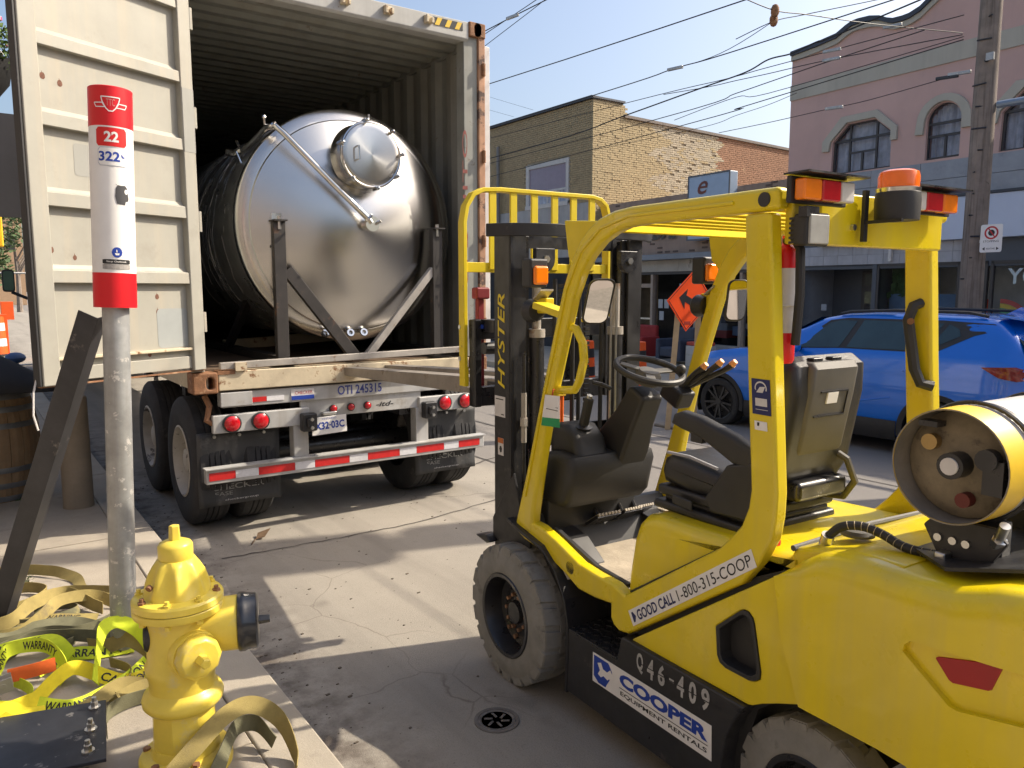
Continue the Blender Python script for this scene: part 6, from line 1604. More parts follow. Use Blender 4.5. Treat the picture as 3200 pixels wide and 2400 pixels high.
# ------------------------------------------------------------------ bus stop post
PX, PY = .525, 3.97
ps = thing('bus_stop_post', (PX, PY, .13), 'galvanised bus stop post with a red and white marker tube numbered 22', 'bus stop post')
MB().lathe([(.058, 0), (.057, 1.7)], (PX, PY, .13), (0, 0, 1), 28).build('post', GALV, ps)
MB().lathe([(.062, 0), (.062, .008)], (PX, PY, .13), (0, 0, 1), 28).build('post_foot', GALV, ps)
SR = .090
vdir = Vector((-PX, -PY, 0)).normalized(); vr = Vector((-vdir.y, vdir.x, 0))   # towards the camera; vr: right as seen
def tubef(a, z, r=SR):   # a: metres to the right of the facing line
    an = a / .108
    return Vector((PX, PY, 0)) + (vdir * math.cos(an) + vr * math.sin(an)) * r + Vector((0, 0, z))
def zpx(y): return 1.768 + (960 - y) / 685.0 * .972
tb_ = MB().lathe([(SR - .006, 0), (SR, 0), (SR, zpx(398) - zpx(850)), (SR - .006, zpx(398) - zpx(850))], (PX, PY, zpx(850)), (0, 0, 1), 48).build('marker_tube', WHITE, ps)
MB().lathe([(SR - .006, 0), (SR + .0006, 0), (SR + .0006, zpx(850) - zpx(960)), (SR - .006, zpx(850) - zpx(960))], (PX, PY, zpx(960)), (0, 0, 1), 48).build('red_band', REDV, ps)
MB().lathe([(SR - .006, 0), (SR + .0006, 0), (SR + .0006, 2.735 - zpx(398)), (SR - .002, 2.738 - zpx(398)), (0, 2.74 - zpx(398))], (PX, PY, zpx(398)), (0, 0, 1), 48).build('red_band', REDV, ps)
MB().lathe([(.056, 0), (SR - .006, 0), (SR - .006, .01), (.056, .01)], (PX, PY, 1.78), (0, 0, 1), 32).build('tube_cap', BLKP, ps)


def patch(a0, a1, z0, z1, r, name, m, parent, rad=.012):
    poly = rrect(a0, a1, z0, z1, rad); mb = MB(); n = len(poly)
    cx = (a0 + a1) / 2; rows = []
    # strips across the curve
    k = 14; v = []; f = []
    for i in range(k + 1):
        a = a0 + (a1 - a0) * i / k
        e = min(a - a0, a1 - a); ins = rad - math.sqrt(max(0, rad ** 2 - (rad - min(e, rad)) ** 2)) if e < rad else 0
        v += [tuple(tubef(a, z0 + ins, r)), tuple(tubef(a, z1 - ins, r))]
    f = [(2 * i, 2 * i + 2, 2 * i + 3, 2 * i + 1) for i in range(k)]
    mb.add(v, f)
    return mb.build(name, m, parent, smooth=60)


def tube_poly(mb, pts, r, da=.004):
    a0 = min(p[0] for p in pts); a1 = max(p[0] for p in pts); k = max(2, int((a1 - a0) / da)); n = len(pts)
    def span(a):
        ys = []
        for i in range(n):
            p, q = pts[i], pts[(i + 1) % n]
            if (p[0] <= a) != (q[0] <= a): ys.append(p[1] + (q[1] - p[1]) * (a - p[0]) / (q[0] - p[0]))
        return sorted(ys)
    for i in range(k):
        aa = a0 + (a1 - a0) * (i + .001) / k; ab = a0 + (a1 - a0) * (i + .999) / k; s0, s1 = span(aa), span(ab)
        for j in range(0, min(len(s0), len(s1)) - 1, 2):
            mb.add([tuple(tubef(aa, s0[j], r)), tuple(tubef(ab, s1[j], r)), tuple(tubef(ab, s1[j + 1], r)), tuple(tubef(aa, s0[j + 1], r))], [(0, 1, 2, 3)])


ctr = .0
q = patch(ctr - .077, ctr + .075, zpx(460), zpx(403), SR + .0012, 'route_panel', mat('route_red', (.62, .012, .012), rough=.4, var=.05), ps)
lettering('22', lambda a, b: tubef(ctr - .036 + .070 * a, zpx(447) + (zpx(415) - zpx(447)) * b, SR + .002), WHITE, q, bold=.03, slices=16)
q = patch(ctr - .070, ctr + .078, zpx(520), zpx(463), SR + .0012, 'night_route_panel', mat('panel_blue_edge', (.42, .45, .52), rough=.4), ps)
q2 = patch(ctr - .067, ctr + .075, zpx(518), zpx(465), SR + .0017, 'panel_face', WHITE, q)
lettering('322', lambda a, b: tubef(ctr - .064 + .102 * a, zpx(506) + (zpx(476) - zpx(506)) * b, SR + .0024), BLUEP, q, bold=.03, slices=24)
mo = MB(); pts = [(.055 + .011 * math.cos(R(a)), .011 * math.sin(R(a))) for a in range(160, 331, 17)] + [(.059 + .009 * math.cos(R(a)), .004 + .009 * math.sin(R(a))) for a in range(320, 159, -20)]
tube_poly(mo, [(a, zpx(486) + b) for a, b in pts], SR + .0024, .002); mo.build('moon_mark', BLUEP, q, smooth=0)
# transit roundel in outline
def polyline(pts, w, m, name, parent, closed=True):
    pts = [(pts[i][0] + (pts[(i + 1) % len(pts)][0] - pts[i][0]) * k / 8, pts[i][1] + (pts[(i + 1) % len(pts)][1] - pts[i][1]) * k / 8) for i in range(len(pts)) for k in range(8)]
    mb = MB(); n = len(pts); v = []
    for i, p in enumerate(pts):
        a = pts[i - 1] if (closed or i > 0) else p; b = pts[(i + 1) % n] if (closed or i < n - 1) else p
        d = Vector((b[0] - a[0], b[1] - a[1])).normalized(); nn = Vector((-d.y, d.x))
        for s in (-1, 1): v.append(tuple(tubef(p[0] + nn.x * s * w / 2, p[1] + nn.y * s * w / 2, SR + .0022)))
    f = [(2 * i, 2 * i + 1, 2 * ((i + 1) % n) + 1, 2 * ((i + 1) % n)) for i in range(n if closed else n - 1)]
    mb.add(v, f); return mb.build(name, m, parent, smooth=0)
zc = zpx(330); lg = WHITE
polyline([(-.046, zc + .026), (.044, zc + .026), (.038, zc + .005), (.022, zc - .022), (.008, zc - .034), (-.010, zc - .034), (-.024, zc - .022), (-.040, zc + .005)], .005, lg, 'logo_shield', ps)
polyline([(-.040, zc + .0), (-.083, zc + .0), (-.073, zc - .018), (-.028, zc - .018)], .004, lg, 'logo_wing', ps)
polyline([(.038, zc + .0), (.081, zc + .0), (.071, zc - .018), (.026, zc - .018)], .004, lg, 'logo_wing', ps)
lettering('TTC', lambda a, b: tubef(-.022 + .042 * a, zc - .012 + .030 * b, SR + .002), mat('logo_pale_red', (.62, .25, .22), rough=.4), ps, slices=12)
# stickers lower down
ds = MB(); pts = [(.012, 2.318), (.020, 2.312), (.040, 2.310), (.062, 2.312), (.075, 2.298), (.078, 2.282), (.084, 2.272), (.078, 2.262), (.082, 2.252), (.076, 2.243), (.063, 2.242), (.061, 2.226), (.018, 2.230), (.010, 2.262), (.012, 2.296), (.020, 2.306)]
tube_poly(ds, pts, SR + .0014); ds = ds.build('dark_sticker', mat('sticker_dark', (.05, .05, .055), rough=.5), ps, smooth=0)
e_ = MB(); e_.add([tuple(tubef(.067 + .010 * math.cos(R(a)), 2.285 + .011 * math.sin(R(a)), SR + .002)) for a in range(0, 360, 24)], [tuple(range(15))]); e_.build('sticker_spot', WHITE, ds, smooth=0)
e_ = MB(); e_.add([tuple(tubef(.013 + .026 * math.cos(R(a)), zpx(786) + .023 * math.sin(R(a)), SR + .0014)) for a in range(0, 360, 18)], [tuple(range(20))]); e_ = MB(); tube_poly(e_, [(.013 + .026 * math.cos(R(a)), zpx(786) + .023 * math.sin(R(a))) for a in range(0, 360, 18)], SR + .0014); e_ = e_.build('access_sticker', BLUEP, ps, smooth=0)
m_ = MB(); m_.add([tuple(tubef(.013 + a, zpx(786) + b, SR + .002)) for a, b in ((-.012, -.004), (.012, -.004), (.008, -.012), (-.006, -.013))], [(0, 1, 2, 3)]); m_.add([tuple(tubef(.013 + a, zpx(786) + b, SR + .002)) for a, b in ((-.004, .0), (.002, .0), (.0, .012), (-.004, .012))], [(0, 1, 2, 3)]); m_.build('access_mark', WHITE, e_, smooth=0)
q = patch(-.060, .080, zpx(822), zpx(808), SR + .0014, 'stop_name', INK, ps, rad=.002)
lettering('Stop Outlook', lambda a, b: tubef(-.040 + .10 * a, zpx(819) + .010 * b, SR + .002), WHITED, q, bold=.02, slices=24)
patch(-.060, .080, zpx(839), zpx(823), SR + .0014, 'stop_strip', mat('strip_grey', (.34, .32, .30), rough=.6, var=.25, vs=60), ps, rad=.002)

ps.rotation_euler = (0, R(1.9), 0)   # the post stands slightly out of plumb

# ------------------------------------------------------------------ hydrant
HX, HY, HZ = .555, 2.83, .13
hy = thing('fire_hydrant', (HX, HY, HZ), 'chunky yellow fire hydrant with a black hose cap standing by the kerb', 'fire hydrant')
hd_ = Vector((-HX, -HY, 0)).normalized(); hr = Vector((-hd_.y, hd_.x, 0))
def hp_pt(r, f, z): p = Vector((HX, HY, HZ)) + hr * r + hd_ * f + Vector((0, 0, z)); return tuple(p)
MB().lathe([(.0, 0), (.158, 0), (.160, .012), (.158, .05), (.150, .06), (.118, .068), (.112, .10)], (HX, HY, HZ), (0, 0, 1), 48).build('base_flange', HYDY, hy)
lw = MB(); L_ = []
for z, r in ((.06, .112), (.24, .108)):
    L_.append([hp_pt(r * math.cos(2 * math.pi * i / 16) * (1.0 if i % 2 else .965), r * math.sin(2 * math.pi * i / 16) * (1.0 if i % 2 else .965), z) for i in range(16)])
lw.loops(L_); lw.build('lower_barrel', HYDY, hy, smooth=20, bevel=.006, seg=2)
MB().lathe([(.108, .235), (.124, .240), (.136, .255), (.138, .272), (.130, .292), (.116, .302), (.110, .31)], (HX, HY, HZ), (0, 0, 1), 48).build('breakaway_ring', HYDY, hy)
MB().lathe([(.110, .30), (.112, .35), (.120, .37), (.122, .40), (.112, .42), (.110, .60)], (HX, HY, HZ), (0, 0, 1), 48).build('barrel', HYDY, hy)
MB().lathe([(.108, .585), (.150, .590), (.152, .596), (.152, .613), (.149, .616)], (HX, HY, HZ), (0, 0, 1), 48).build('barrel_flange', HYDY, hy)
MB().lathe([(.147, .6155), (.147, .6185)], (HX, HY, HZ), (0, 0, 1), 48).build('gasket', BLKP, hy)
MB().lathe([(.149, .618), (.152, .621), (.152, .642), (.146, .650), (.112, .655)], (HX, HY, HZ), (0, 0, 1), 48).build('bonnet_flange', HYDY, hy)
bn = MB(); L_ = []
for z, r, amp in ((.650, .112, .0), (.67, .110, .10), (.70, .104, .17), (.73, .094, .17), (.76, .077, .09), (.78, .062, .0)):
    L_.append([hp_pt(r * (1 - amp * (0.5 - .5 * math.cos(8 * 2 * math.pi * i / 64)) ** .7) * math.cos(2 * math.pi * i / 64), r * (1 - amp * (0.5 - .5 * math.cos(8 * 2 * math.pi * i / 64)) ** .7) * math.sin(2 * math.pi * i / 64), z) for i in range(64)])
bn.loops(L_); bn.build('bonnet', HYDY, hy, smooth=60)
MB().lathe([(.056, .775), (.058, .78), (.058, .826), (.052, .836), (.03, .846), (0, .848)], (HX, HY, HZ), (0, 0, 1), 36).build('cap', HYDY, hy)
nt_ = MB().lathe([(.022, .84), (.019, .895), (.016, .898), (0, .898)], (HX, HY, HZ), (0, 0, 1), 5).build('operating_nut', HYDY, hy, smooth=0, bevel=.003)
for i in range(8):
    a = 2 * math.pi * (i + .35) / 8
    c = hp_pt(.131 * math.cos(a), .131 * math.sin(a), .645)
    MB().cyl(c, (c[0], c[1], c[2] + .014), .014, 6).cyl((c[0], c[1], c[2] + .01), (c[0], c[1], c[2] + .026), .008, 8).build('flange_bolt', HYDY if i % 3 else RUST, hy, smooth=0)
    c = hp_pt(.133 * math.cos(a), .133 * math.sin(a), .585)
    MB().cyl(c, (c[0], c[1], c[2] - .014), .012, 6).build('flange_nut', HYDY, hy, smooth=0)
for i in range(6):
    a = 2 * math.pi * (i + .3) / 6; c = hp_pt(.137 * math.cos(a), .137 * math.sin(a), .058)
    MB().cyl(c, (c[0], c[1], c[2] + .014), .014, 6).build('base_bolt', RUST, hy, smooth=0)
MB().cyl(hp_pt(-.085, .055, .705), hp_pt(-.092, .064, .700), .011, 10).build('vent_plug', RUST, hy)
# pumper outlet to the right, hose outlet to the front
pa = Vector((.985, -.05, 0)) ; pax = (hr * .99 + hd_ * .12).normalized()
def along(base, ax, t): return tuple(Vector(base) + ax * t)
pb = hp_pt(.03, .0, .515)
MB().lathe([(.088, .02), (.090, .06), (.096, .10), (.097, .165), (.090, .172)], pb, tuple(pax), 40).build('pumper_outlet', HYDY, hy)
pc_ = MB().lathe([(.103, .168), (.106, .175), (.106, .19), (.102, .196), (.098, .23), (.085, .238), (.02, .240), (0, .240)], pb, tuple(pax), 40).build('pumper_cap', mat('black_cap', (.016, .017, .02), rough=.28, coat=.4, var=.2, vs=12), hy)
MB().lathe([(.019, .236), (.016, .278), (0, .278)], pb, tuple(pax), 5).build('cap_nut', BLKM, pc_, smooth=0, bevel=.002)
hax = (hr * .30 + hd_ * .95).normalized(); hb_ = hp_pt(.025, .05, .462)
MB().lathe([(.082, .02), (.082, .070), (.078, .076)], hb_, tuple(hax), 36).build('hose_outlet', HYDY, hy)
hc = MB().lathe([(.074, .074), (.078, .082), (.076, .108), (.064, .120), (.03, .122), (0, .122)], hb_, tuple(hax), 10).build('hose_cap', HYDY, hy, smooth=50, bevel=.004)
MB().lathe([(.023, .12), (.019, .165), (.016, .168), (0, .168)], hb_, tuple(hax), 5).build('cap_nut', HYDY, hc, smooth=0, bevel=.003)
pb2 = hp_pt(-.03, -.0, .515)
MB().lathe([(.062, .05), (.066, .074), (.06, .082), (0, .082)], pb2, tuple(-pax), 30).build('rear_cap', BLKM, hy)

# ------------------------------------------------------------------ angle iron leaning on the post, base plate, straps
AI0 = Vector((.062, 4.62, .135)); AI1 = Vector((.510, 4.015, 1.715)); ad_ = (AI1 - AI0).normalized()
w1 = Vector((-.78, .62, 0)); w1 = (w1 - ad_ * w1.dot(ad_)).normalized(); w2 = ad_.cross(w1).normalized()
if w2.x < 0: w2 = -w2
mb = MB(); th = .008
sec = [Vector((0, 0)), Vector((.098, 0)), Vector((.098, th)), Vector((th, th)), Vector((th, .085)), Vector((0, .085))]
mb.loops([[tuple(P + w1 * s.x + w2 * s.y) for s in sec] for P in (AI0, AI1)])
mb.build('angle_iron', mat('angle_iron_steel', (.05, .05, .055), rough=.40, metal=.45, var=.3, vs=4, spots=((.24, .22, .20), .6, 6, .12)), smooth=0, bevel=.002,
         label='long dark steel angle bar leaning against the bus stop post', cat='steel bar')
pt_ = thing('base_plate', (.05, 3.15, .13), 'dark steel plate with bolts lying flat on the pavement beside the hydrant', 'steel plate')
PLT = mat('dark_plate_steel', (.045, .047, .055), rough=.38, metal=.5, var=.3, vs=6, spots=((.22, .21, .20), .62, 14, .04))
mb = MB(); mb.prism([(-.62, 3.60), (.365, 3.345), (.305, 2.905), (-.62, 3.10)], lambda a, b, d: (a, b, d), .19, .205); mb.build('plate', PLT, pt_, smooth=0, bevel=.003)
for x, y_ in ((.318, 3.30), (.285, 3.135), (.258, 2.985)):
    MB().cyl((x, y_, .205), (x, y_, .232), .014, 6).cyl((x, y_, .205), (x, y_, .212), .022, 12).cyl((x, y_, .23), (x, y_, .250), .009, 10).build('bolt', CHROME, pt_, smooth=0)
MB().box(-.5, -.1, 3.1, 3.4, .131, .19).build('packer', STEELD, pt_, smooth=0)
MB().prism([(.10, 2.86), (.44, 2.80), (.42, 2.60), (.05, 2.66)], lambda a, b, d: (a, b, d), .14, .155).build('lower_plate', PLT, pt_, smooth=0, bevel=.003)


def strap(pts, m, label, w=.062, lean=None, name='ratchet_strap', text=None, tm=None, parent=None):
    """flat webbing; pts (x,y,z,lean): lean 0 lies flat, 1 stands on edge"""
    path = smoothpath([p[:3] for p in pts], 9); ln = smoothpath([(p[3], 0, 0) for p in pts], 9)
    L_ = []; cen = []
    for i, p in enumerate(path):
        a = path[max(0, i - 1)]; b = path[min(len(path) - 1, i + 1)]; t = (b - a).normalized()
        s = Vector((-t.y, t.x, 0)); s = s.normalized() if s.length > 1e-4 else Vector((1, 0, 0)); u = t.cross(s) * (1 if t.cross(s).z >= 0 else -1)
        an = ln[i].x * math.pi / 2; wv = s * math.cos(an) + Vector((0, 0, 1)) * math.sin(an)
        wv = (wv - t * wv.dot(t)).normalized(); nv = t.cross(wv)
        zlift = max(0, .133 + abs(wv.z) * w / 2 - p.z)
        c = p + Vector((0, 0, zlift)); cen.append((c, wv, nv))
        L_.append([tuple(c + wv * i_ * w / 2 + nv * j_ * .0016) for i_, j_ in ((-1, -1), (1, -1), (1, 1), (-1, 1))])
    mb = MB(); mb.loops(L_)
    o = mb.build(name, m, parent, smooth=50, label=label, cat='strap' if label else None, group='webbing straps dropped on the pavement' if label else None)
    if text:
        tot = len(cen)
        for (i0, i1, s_) in text:
            for side in (1, -1):
                def fmap(a, b, i0=i0, i1=i1, side=side):
                    aa = a if side > 0 else 1 - a
                    x = i0 + (i1 - i0) * aa; k = int(min(max(x, 0), tot - 2)); fr_ = x - k
                    c = cen[k][0].lerp(cen[k + 1][0], fr_); wv = cen[k][1]; nv = cen[k][2]
                    return tuple(c + wv * (b - .5) * w * .6 + nv * .0024 * side)
                lettering(s_, fmap, tm or INK, o, bold=.02)
    return o


WBY = mat('hi_vis_webbing', (.62, .72, .03), rough=.8, var=.1, vs=20, bump=.3, bs=300)
WBY2 = mat('bright_yellow_webbing', (.78, .64, .02), rough=.8, var=.1, vs=20, bump=.3, bs=300)
WBT = mat('old_tan_webbing', (.31, .245, .085), rough=.9, var=.2, vs=9, bump=.3, bs=300, spots=((.20, .16, .08), .58, 7, .12))
WBG = mat('grey_green_webbing', (.15, .145, .085), rough=.9, var=.25, vs=9, bump=.3, bs=300, spots=((.30, .25, .10), .6, 6, .1))
WBO = mat('orange_webbing', (.72, .13, .02), rough=.8, var=.1, vs=20, bump=.3, bs=300)
z0 = .135
strap([(-.25, 5.45, z0, .6), (.05, 5.42, z0, .8), (.23, 5.36, z0 + .02, .9), (.36, 5.22, z0 + .03, .7), (.44, 5.08, z0, .4), (.45, 4.90, z0, .2), (.50, 4.70, z0 + .01, .3), (.60, 4.62, z0, .5)], WBT, 'long tan strap trailing across the pavement furthest up the heap')
strap([(-.15, 4.85, z0, .9), (.05, 4.74, z0 + .01, 1), (.20, 4.78, z0 + .02, 1), (.28, 4.92, z0 + .02, 1), (.18, 5.05, z0, 1), (.0, 5.05, z0, 1)], WBT, 'tan strap standing on edge in a loop behind the leaning bar')
strap([(-.1, 4.42, z0, .8), (.10, 4.38, z0 + .02, .9), (.22, 4.45, z0 + .06, .8), (.32, 4.58, z0 + .08, .6), (.48, 4.60, z0 + .06, .8), (.60, 4.50, z0, .9)], WBT, 'tan strap arching over behind the foot of the bus stop post')
strap([(-.2, 4.35, z0, .5), (.05, 4.28, z0, .8), (.22, 4.30, z0 + .03, .9), (.36, 4.22, z0 + .03, .9), (.50, 4.28, z0 + .01, 1), (.62, 4.40, z0, .9)], WBG, 'dark grey green strap coiled in front of the bus stop post foot')
strap([(-.2, 4.18, z0, .3), (.0, 4.12, z0, .7), (.14, 4.20, z0 + .05, .9), (.30, 4.16, z0 + .05, 1), (.44, 4.10, z0 + .03, .9), (.55, 4.16, z0, 1), (.70, 4.30, z0, .9)], WBG, 'grey green strap lying in waves nearest the leaning bar foot')
strap([(.12, 4.52, z0 + .02, .3), (.25, 4.46, z0 + .04, .2), (.36, 4.40, z0 + .04, .1), (.46, 4.36, z0 + .02, .4)], WBT, 'short worn tan strap end with faded print lying on the coils', text=[(8, 20, 'WARNING')])
strap([(-.15, 4.02, z0, .4), (.0, 3.98, z0 + .03, .8), (.06, 4.05, z0 + .08, .9), (.15, 4.06, z0 + .08, .8), (.22, 3.98, z0 + .08, .9), (.26, 3.85, z0 + .04, .8), (.25, 3.72, z0, .6)], WBY, 'hi vis yellow green strap humped over at the left edge of the heap', text=[(4, 18, 'WARRANTY'), (24, 40, 'WARRANTY')])
strap([(.16, 3.88, z0, .7), (.30, 3.98, z0 + .01, .6), (.42, 3.94, z0, .4), (.56, 3.92, z0, .3)], WBY, 'yellow green strap with black print lying in front of the post', text=[(4, 24, 'WARRANTY')])
strap([(.36, 3.62, z0 + .02, .8), (.39, 3.74, z0 + .10, .9), (.43, 3.86, z0 + .16, .7), (.50, 3.90, z0 + .16, .5), (.57, 3.84, z0 + .12, .7), (.60, 3.70, z0 + .05, .9), (.60, 3.58, z0, .8)], WBY, 'hi vis strap standing up in a tall arch beside the hydrant')
strap([(-.1, 3.62, z0 + .06, .9), (.02, 3.58, z0 + .03, .8), (.12, 3.60, z0 + .02, .8), (.22, 3.68, z0 + .06, .8), (.30, 3.74, z0 + .06, .6), (.40, 3.64, z0 + .03, .5), (.50, 3.56, z0, .5), (.60, 3.60, z0, .6)], WBY2, 'bright yellow strap zigzagging between the plate and the hydrant', text=[(44, 60, 'CAUTION')])
strap([(.14, 3.56, z0, .6), (.24, 3.47, z0 + .01, .5), (.36, 3.50, z0 + .02, .4), (.48, 3.58, z0 + .02, .5), (.58, 3.70, z0, .6)], WBY, 'yellow green printed strap running beside the bright yellow one', text=[(3, 17, 'WARRANTY'), (20, 34, 'CAUTION')])
strap([(.05, 3.82, z0 + .06, .9), (.14, 3.82, z0 + .06, .95), (.23, 3.83, z0 + .06, .9)], WBO, 'short orange strap lying across the yellow green straps', w=.06)
strap([(-.05, 3.44, z0 + .05, .3), (.03, 3.47, z0 + .09, .4), (.09, 3.44, z0 + .06, .5), (.16, 3.44, z0 + .05, .2)], WBY2, 'crumpled yellow strap end resting on the edge of the steel plate', w=.045)
strap([(.34, 3.16, z0, 1), (.36, 3.30, z0 + .02, 1), (.44, 3.36, z0 + .02, 1), (.54, 3.36, z0, 1), (.66, 3.30, z0, .9)], WBG, 'grey strap standing on edge between plate and hydrant')
strap([(.42, 3.42, z0 + .02, .4), (.52, 3.44, z0 + .04, .3), (.60, 3.36, z0 + .04, .5), (.66, 3.24, z0 + .02, .6), (.72, 3.12, z0, .7)], WBT, 'tan strap folded behind the hydrant base')
strap([(.36, 2.58, z0, .5), (.44, 2.64, z0 + .06, .55), (.56, 2.68, z0 + .14, .6), (.68, 2.72, z0 + .20, .7), (.78, 2.74, z0 + .19, .8), (.86, 2.70, z0 + .12, .9), (.88, 2.60, z0 + .02, .9), (.84, 2.50, z0, .8)], WBT, 'wide tan strap looping round the front of the hydrant base', w=.062)
strap([(.56, 2.58, z0, .7), (.64, 2.66, z0 + .08, .8), (.72, 2.78, z0 + .10, .9), (.80, 2.80, z0 + .08, 1), (.84, 2.72, z0 + .03, 1)], WBG, 'dark strap coiled inside the tan loop by the hydrant')
strap([(-.30, 5.00, z0, .2), (-.12, 4.60, z0 + .02, .5), (.08, 4.50, z0 + .05, .9), (.20, 4.62, z0 + .08, .7), (.36, 4.72, z0 + .06, .8), (.50, 4.46, z0 + .02, 1)], WBT, 'broad tan strap doubled back between the pole foot and the bar', w=.07)
strap([(-.15, 4.26, z0 + .02, .2), (.04, 4.36, z0 + .03, .3), (.20, 4.38, z0 + .05, .1), (.34, 4.34, z0 + .04, .3), (.46, 4.20, z0 + .02, .6), (.56, 4.06, z0, .8)], WBG, 'flat dark strap lying on top of the coils by the post', w=.07)
strap([(.38, 4.02, z0, .9), (.46, 3.94, z0 + .04, .8), (.54, 3.88, z0 + .07, .7), (.60, 3.76, z0 + .03, .9), (.58, 3.62, z0, .6), (.46, 3.52, z0, .3)], WBT, 'tan strap curving under the hi vis arch beside the hydrant', w=.07)
strap([(-.12, 4.10, z0 + .02, .1), (.02, 4.16, z0 + .05, .2), (.14, 4.14, z0 + .07, .1), (.24, 4.06, z0 + .08, .3), (.30, 3.94, z0 + .03, .6)], WBY, 'yellow green strap lying flat over the hump at the left', text=[(3, 22, 'WARRANTY')])
strap([(.20, 3.40, z0, .2), (.32, 3.42, z0 + .03, .4), (.44, 3.48, z0 + .05, .6), (.54, 3.46, z0 + .02, .8), (.62, 3.40, z0, .9)], WBT, 'short tan strap fold just behind the base plate corner')
strap([(-.2, 4.06, z0, .9), (-.02, 4.22, z0 + .02, 1), (.12, 4.30, z0, 1), (.28, 4.28, z0 + .03, .6), (.34, 4.16, z0 + .02, .9), (.24, 4.10, z0, 1)], WBG, 'thin dark strap doubled into a flat loop left of the post', w=.045)
strap([(.02, 4.62, z0, 1), (.16, 4.50, z0 + .02, .9), (.30, 4.50, z0, 1), (.40, 4.56, z0 + .02, .8), (.34, 4.66, z0, 1), (.20, 4.64, z0, 1)], WBG, 'narrow grey strap in a closed loop behind the arched tan one', w=.045)
strap([(-.1, 3.92, z0 + .02, 1), (.04, 3.88, z0 + .02, .9), (.12, 3.74, z0, .8), (.10, 3.64, z0, .5), (.0, 3.66, z0, .8)], WBY, 'narrow yellow green strap hooked round below the orange one', w=.045)
strap([(.44, 3.80, z0, 1), (.50, 3.68, z0 + .02, 1), (.48, 3.56, z0 + .03, .8), (.40, 3.46, z0 + .02, .6), (.50, 3.38, z0, .8), (.62, 3.44, z0, 1)], WBT, 'narrow tan strap snaking left of the hydrant barrel', w=.045)
strap([(.24, 4.84, z0, 1), (.36, 4.90, z0, .9), (.50, 4.82, z0 + .02, .8), (.62, 4.72, z0, 1)], WBT, 'narrow tan strap end running behind the bus stop post', w=.045)
rt_ = thing('ratchet_buckle', (.02, 3.80, .14), 'steel ratchet buckle lying at the end of the orange strap', 'ratchet')
for d in (0, .05): MB().obox((.0 + .01, 3.74 + d, .185), (.055, 0, .01), (0, .003, 0), (-.004, 0, .03)).build('side_plate', STEELL, rt_, smooth=0, bevel=.002)
MB().cyl((.03, 3.735, .19), (.03, 3.80, .19), .012, 12).build('spool', STEELL, rt_)
MB().obox((-.04, 3.765, .215), (.04, 0, .02), (0, .024, 0), (0, 0, .003)).build('handle', STEELL, rt_, smooth=0, bevel=.004)
# small brown block behind the hydrant
MB().box(.78, .86, 4.62, 4.76, .13, .20).build('timber_offcut', mat('brown_timber', (.16, .11, .08), rough=.9, var=.2), smooth=0, bevel=.004, label='short brown timber offcut on the kerb behind the hydrant', cat='wood block')

# bollard and barrels further along the pavement
MB().lathe([(.112, 0), (.110, .02), (.106, .86), (.10, .885), (.06, .90), (0, .90)], (.655, 6.90, .13), (0, 0, 1), 32).build('bollard', mat('bollard_tan', (.23, .19, .14), rough=.8, var=.15, vs=4, streak=((.12, .10, .08), .5, 6)), label='plain tan post like bollard standing near the kerb', cat='bollard')


STAVE = mat('barrel_oak', (.25, .17, .095), rough=.7, var=.2, vs=5, bump=.3, bs=30, streak=((.20, .11, .05), .7, 24))
HOOP = mat('barrel_hoop_steel', (.20, .21, .22), rough=.45, metal=.6, var=.2, vs=8)
def barrel(x, y_, label):
    b = thing('wooden_barrel', (x, y_, .13), label, 'barrel', 'oak barrels on the pavement')
    H = .90
    def rad(z): return .27 + .065 * math.sin(math.pi * z / H)
    src = None
    for i in range(20):
        mb = MB(); L_ = []
        for k in range(7):
            z = H * k / 6; r = rad(z)
            L_.append([(x + rr_ * math.cos(a), y_ + rr_ * math.sin(a), .13 + z) for rr_, a in ((r, 2 * math.pi * (i + .02) / 20), (r + .003, 2 * math.pi * (i + .5) / 20), (r, 2 * math.pi * (i + .98) / 20), (r - .025, 2 * math.pi * (i + .98) / 20), (r - .025, 2 * math.pi * (i + .02) / 20))])
        mb.loops(L_); mb.build('stave', STAVE, b, smooth=0)
    for z in (.03, .14, .27, .63, .76, .86):
        h = .045
        MB().lathe([(rad(z - .02) + .004, z - h / 2), (rad(z) + .007, z), (rad(z + .02) + .004, z + h / 2)], (x, y_, .13), (0, 0, 1), 40).build('hoop', HOOP, b)
    MB().cyl((x, y_, .13 + H - .05), (x, y_, .13 + H - .03), .25, 24).build('barrel_head', STAVE, b)
    return b
barrel(.14, 7.62, 'oak barrel with grey hoops standing next to the tan bollard')
barrel(-.48, 7.25, 'oak barrel partly cut off at the edge beyond the first barrel')
# black cloth thrown over the barrel tops
cl = MB(); cl.grid(lambda a, b: (-.85 + 1.42 * a, 7.0 + .98 * b, 1.055 + .34 * math.sin(math.pi * min(1, a * .93 + .05)) ** .8 * math.sin(math.pi * b) ** .5 + .02 * math.sin(9 * a + 5 * b) * math.sin(math.pi * b)), 24, 16)
cl.build('black_sheet', mat('black_sheet', (.008, .009, .013), rough=.7, var=.3), smooth=60, solid=.01, label='black sheet humped over the tops of the oak barrels', cat='sheet')

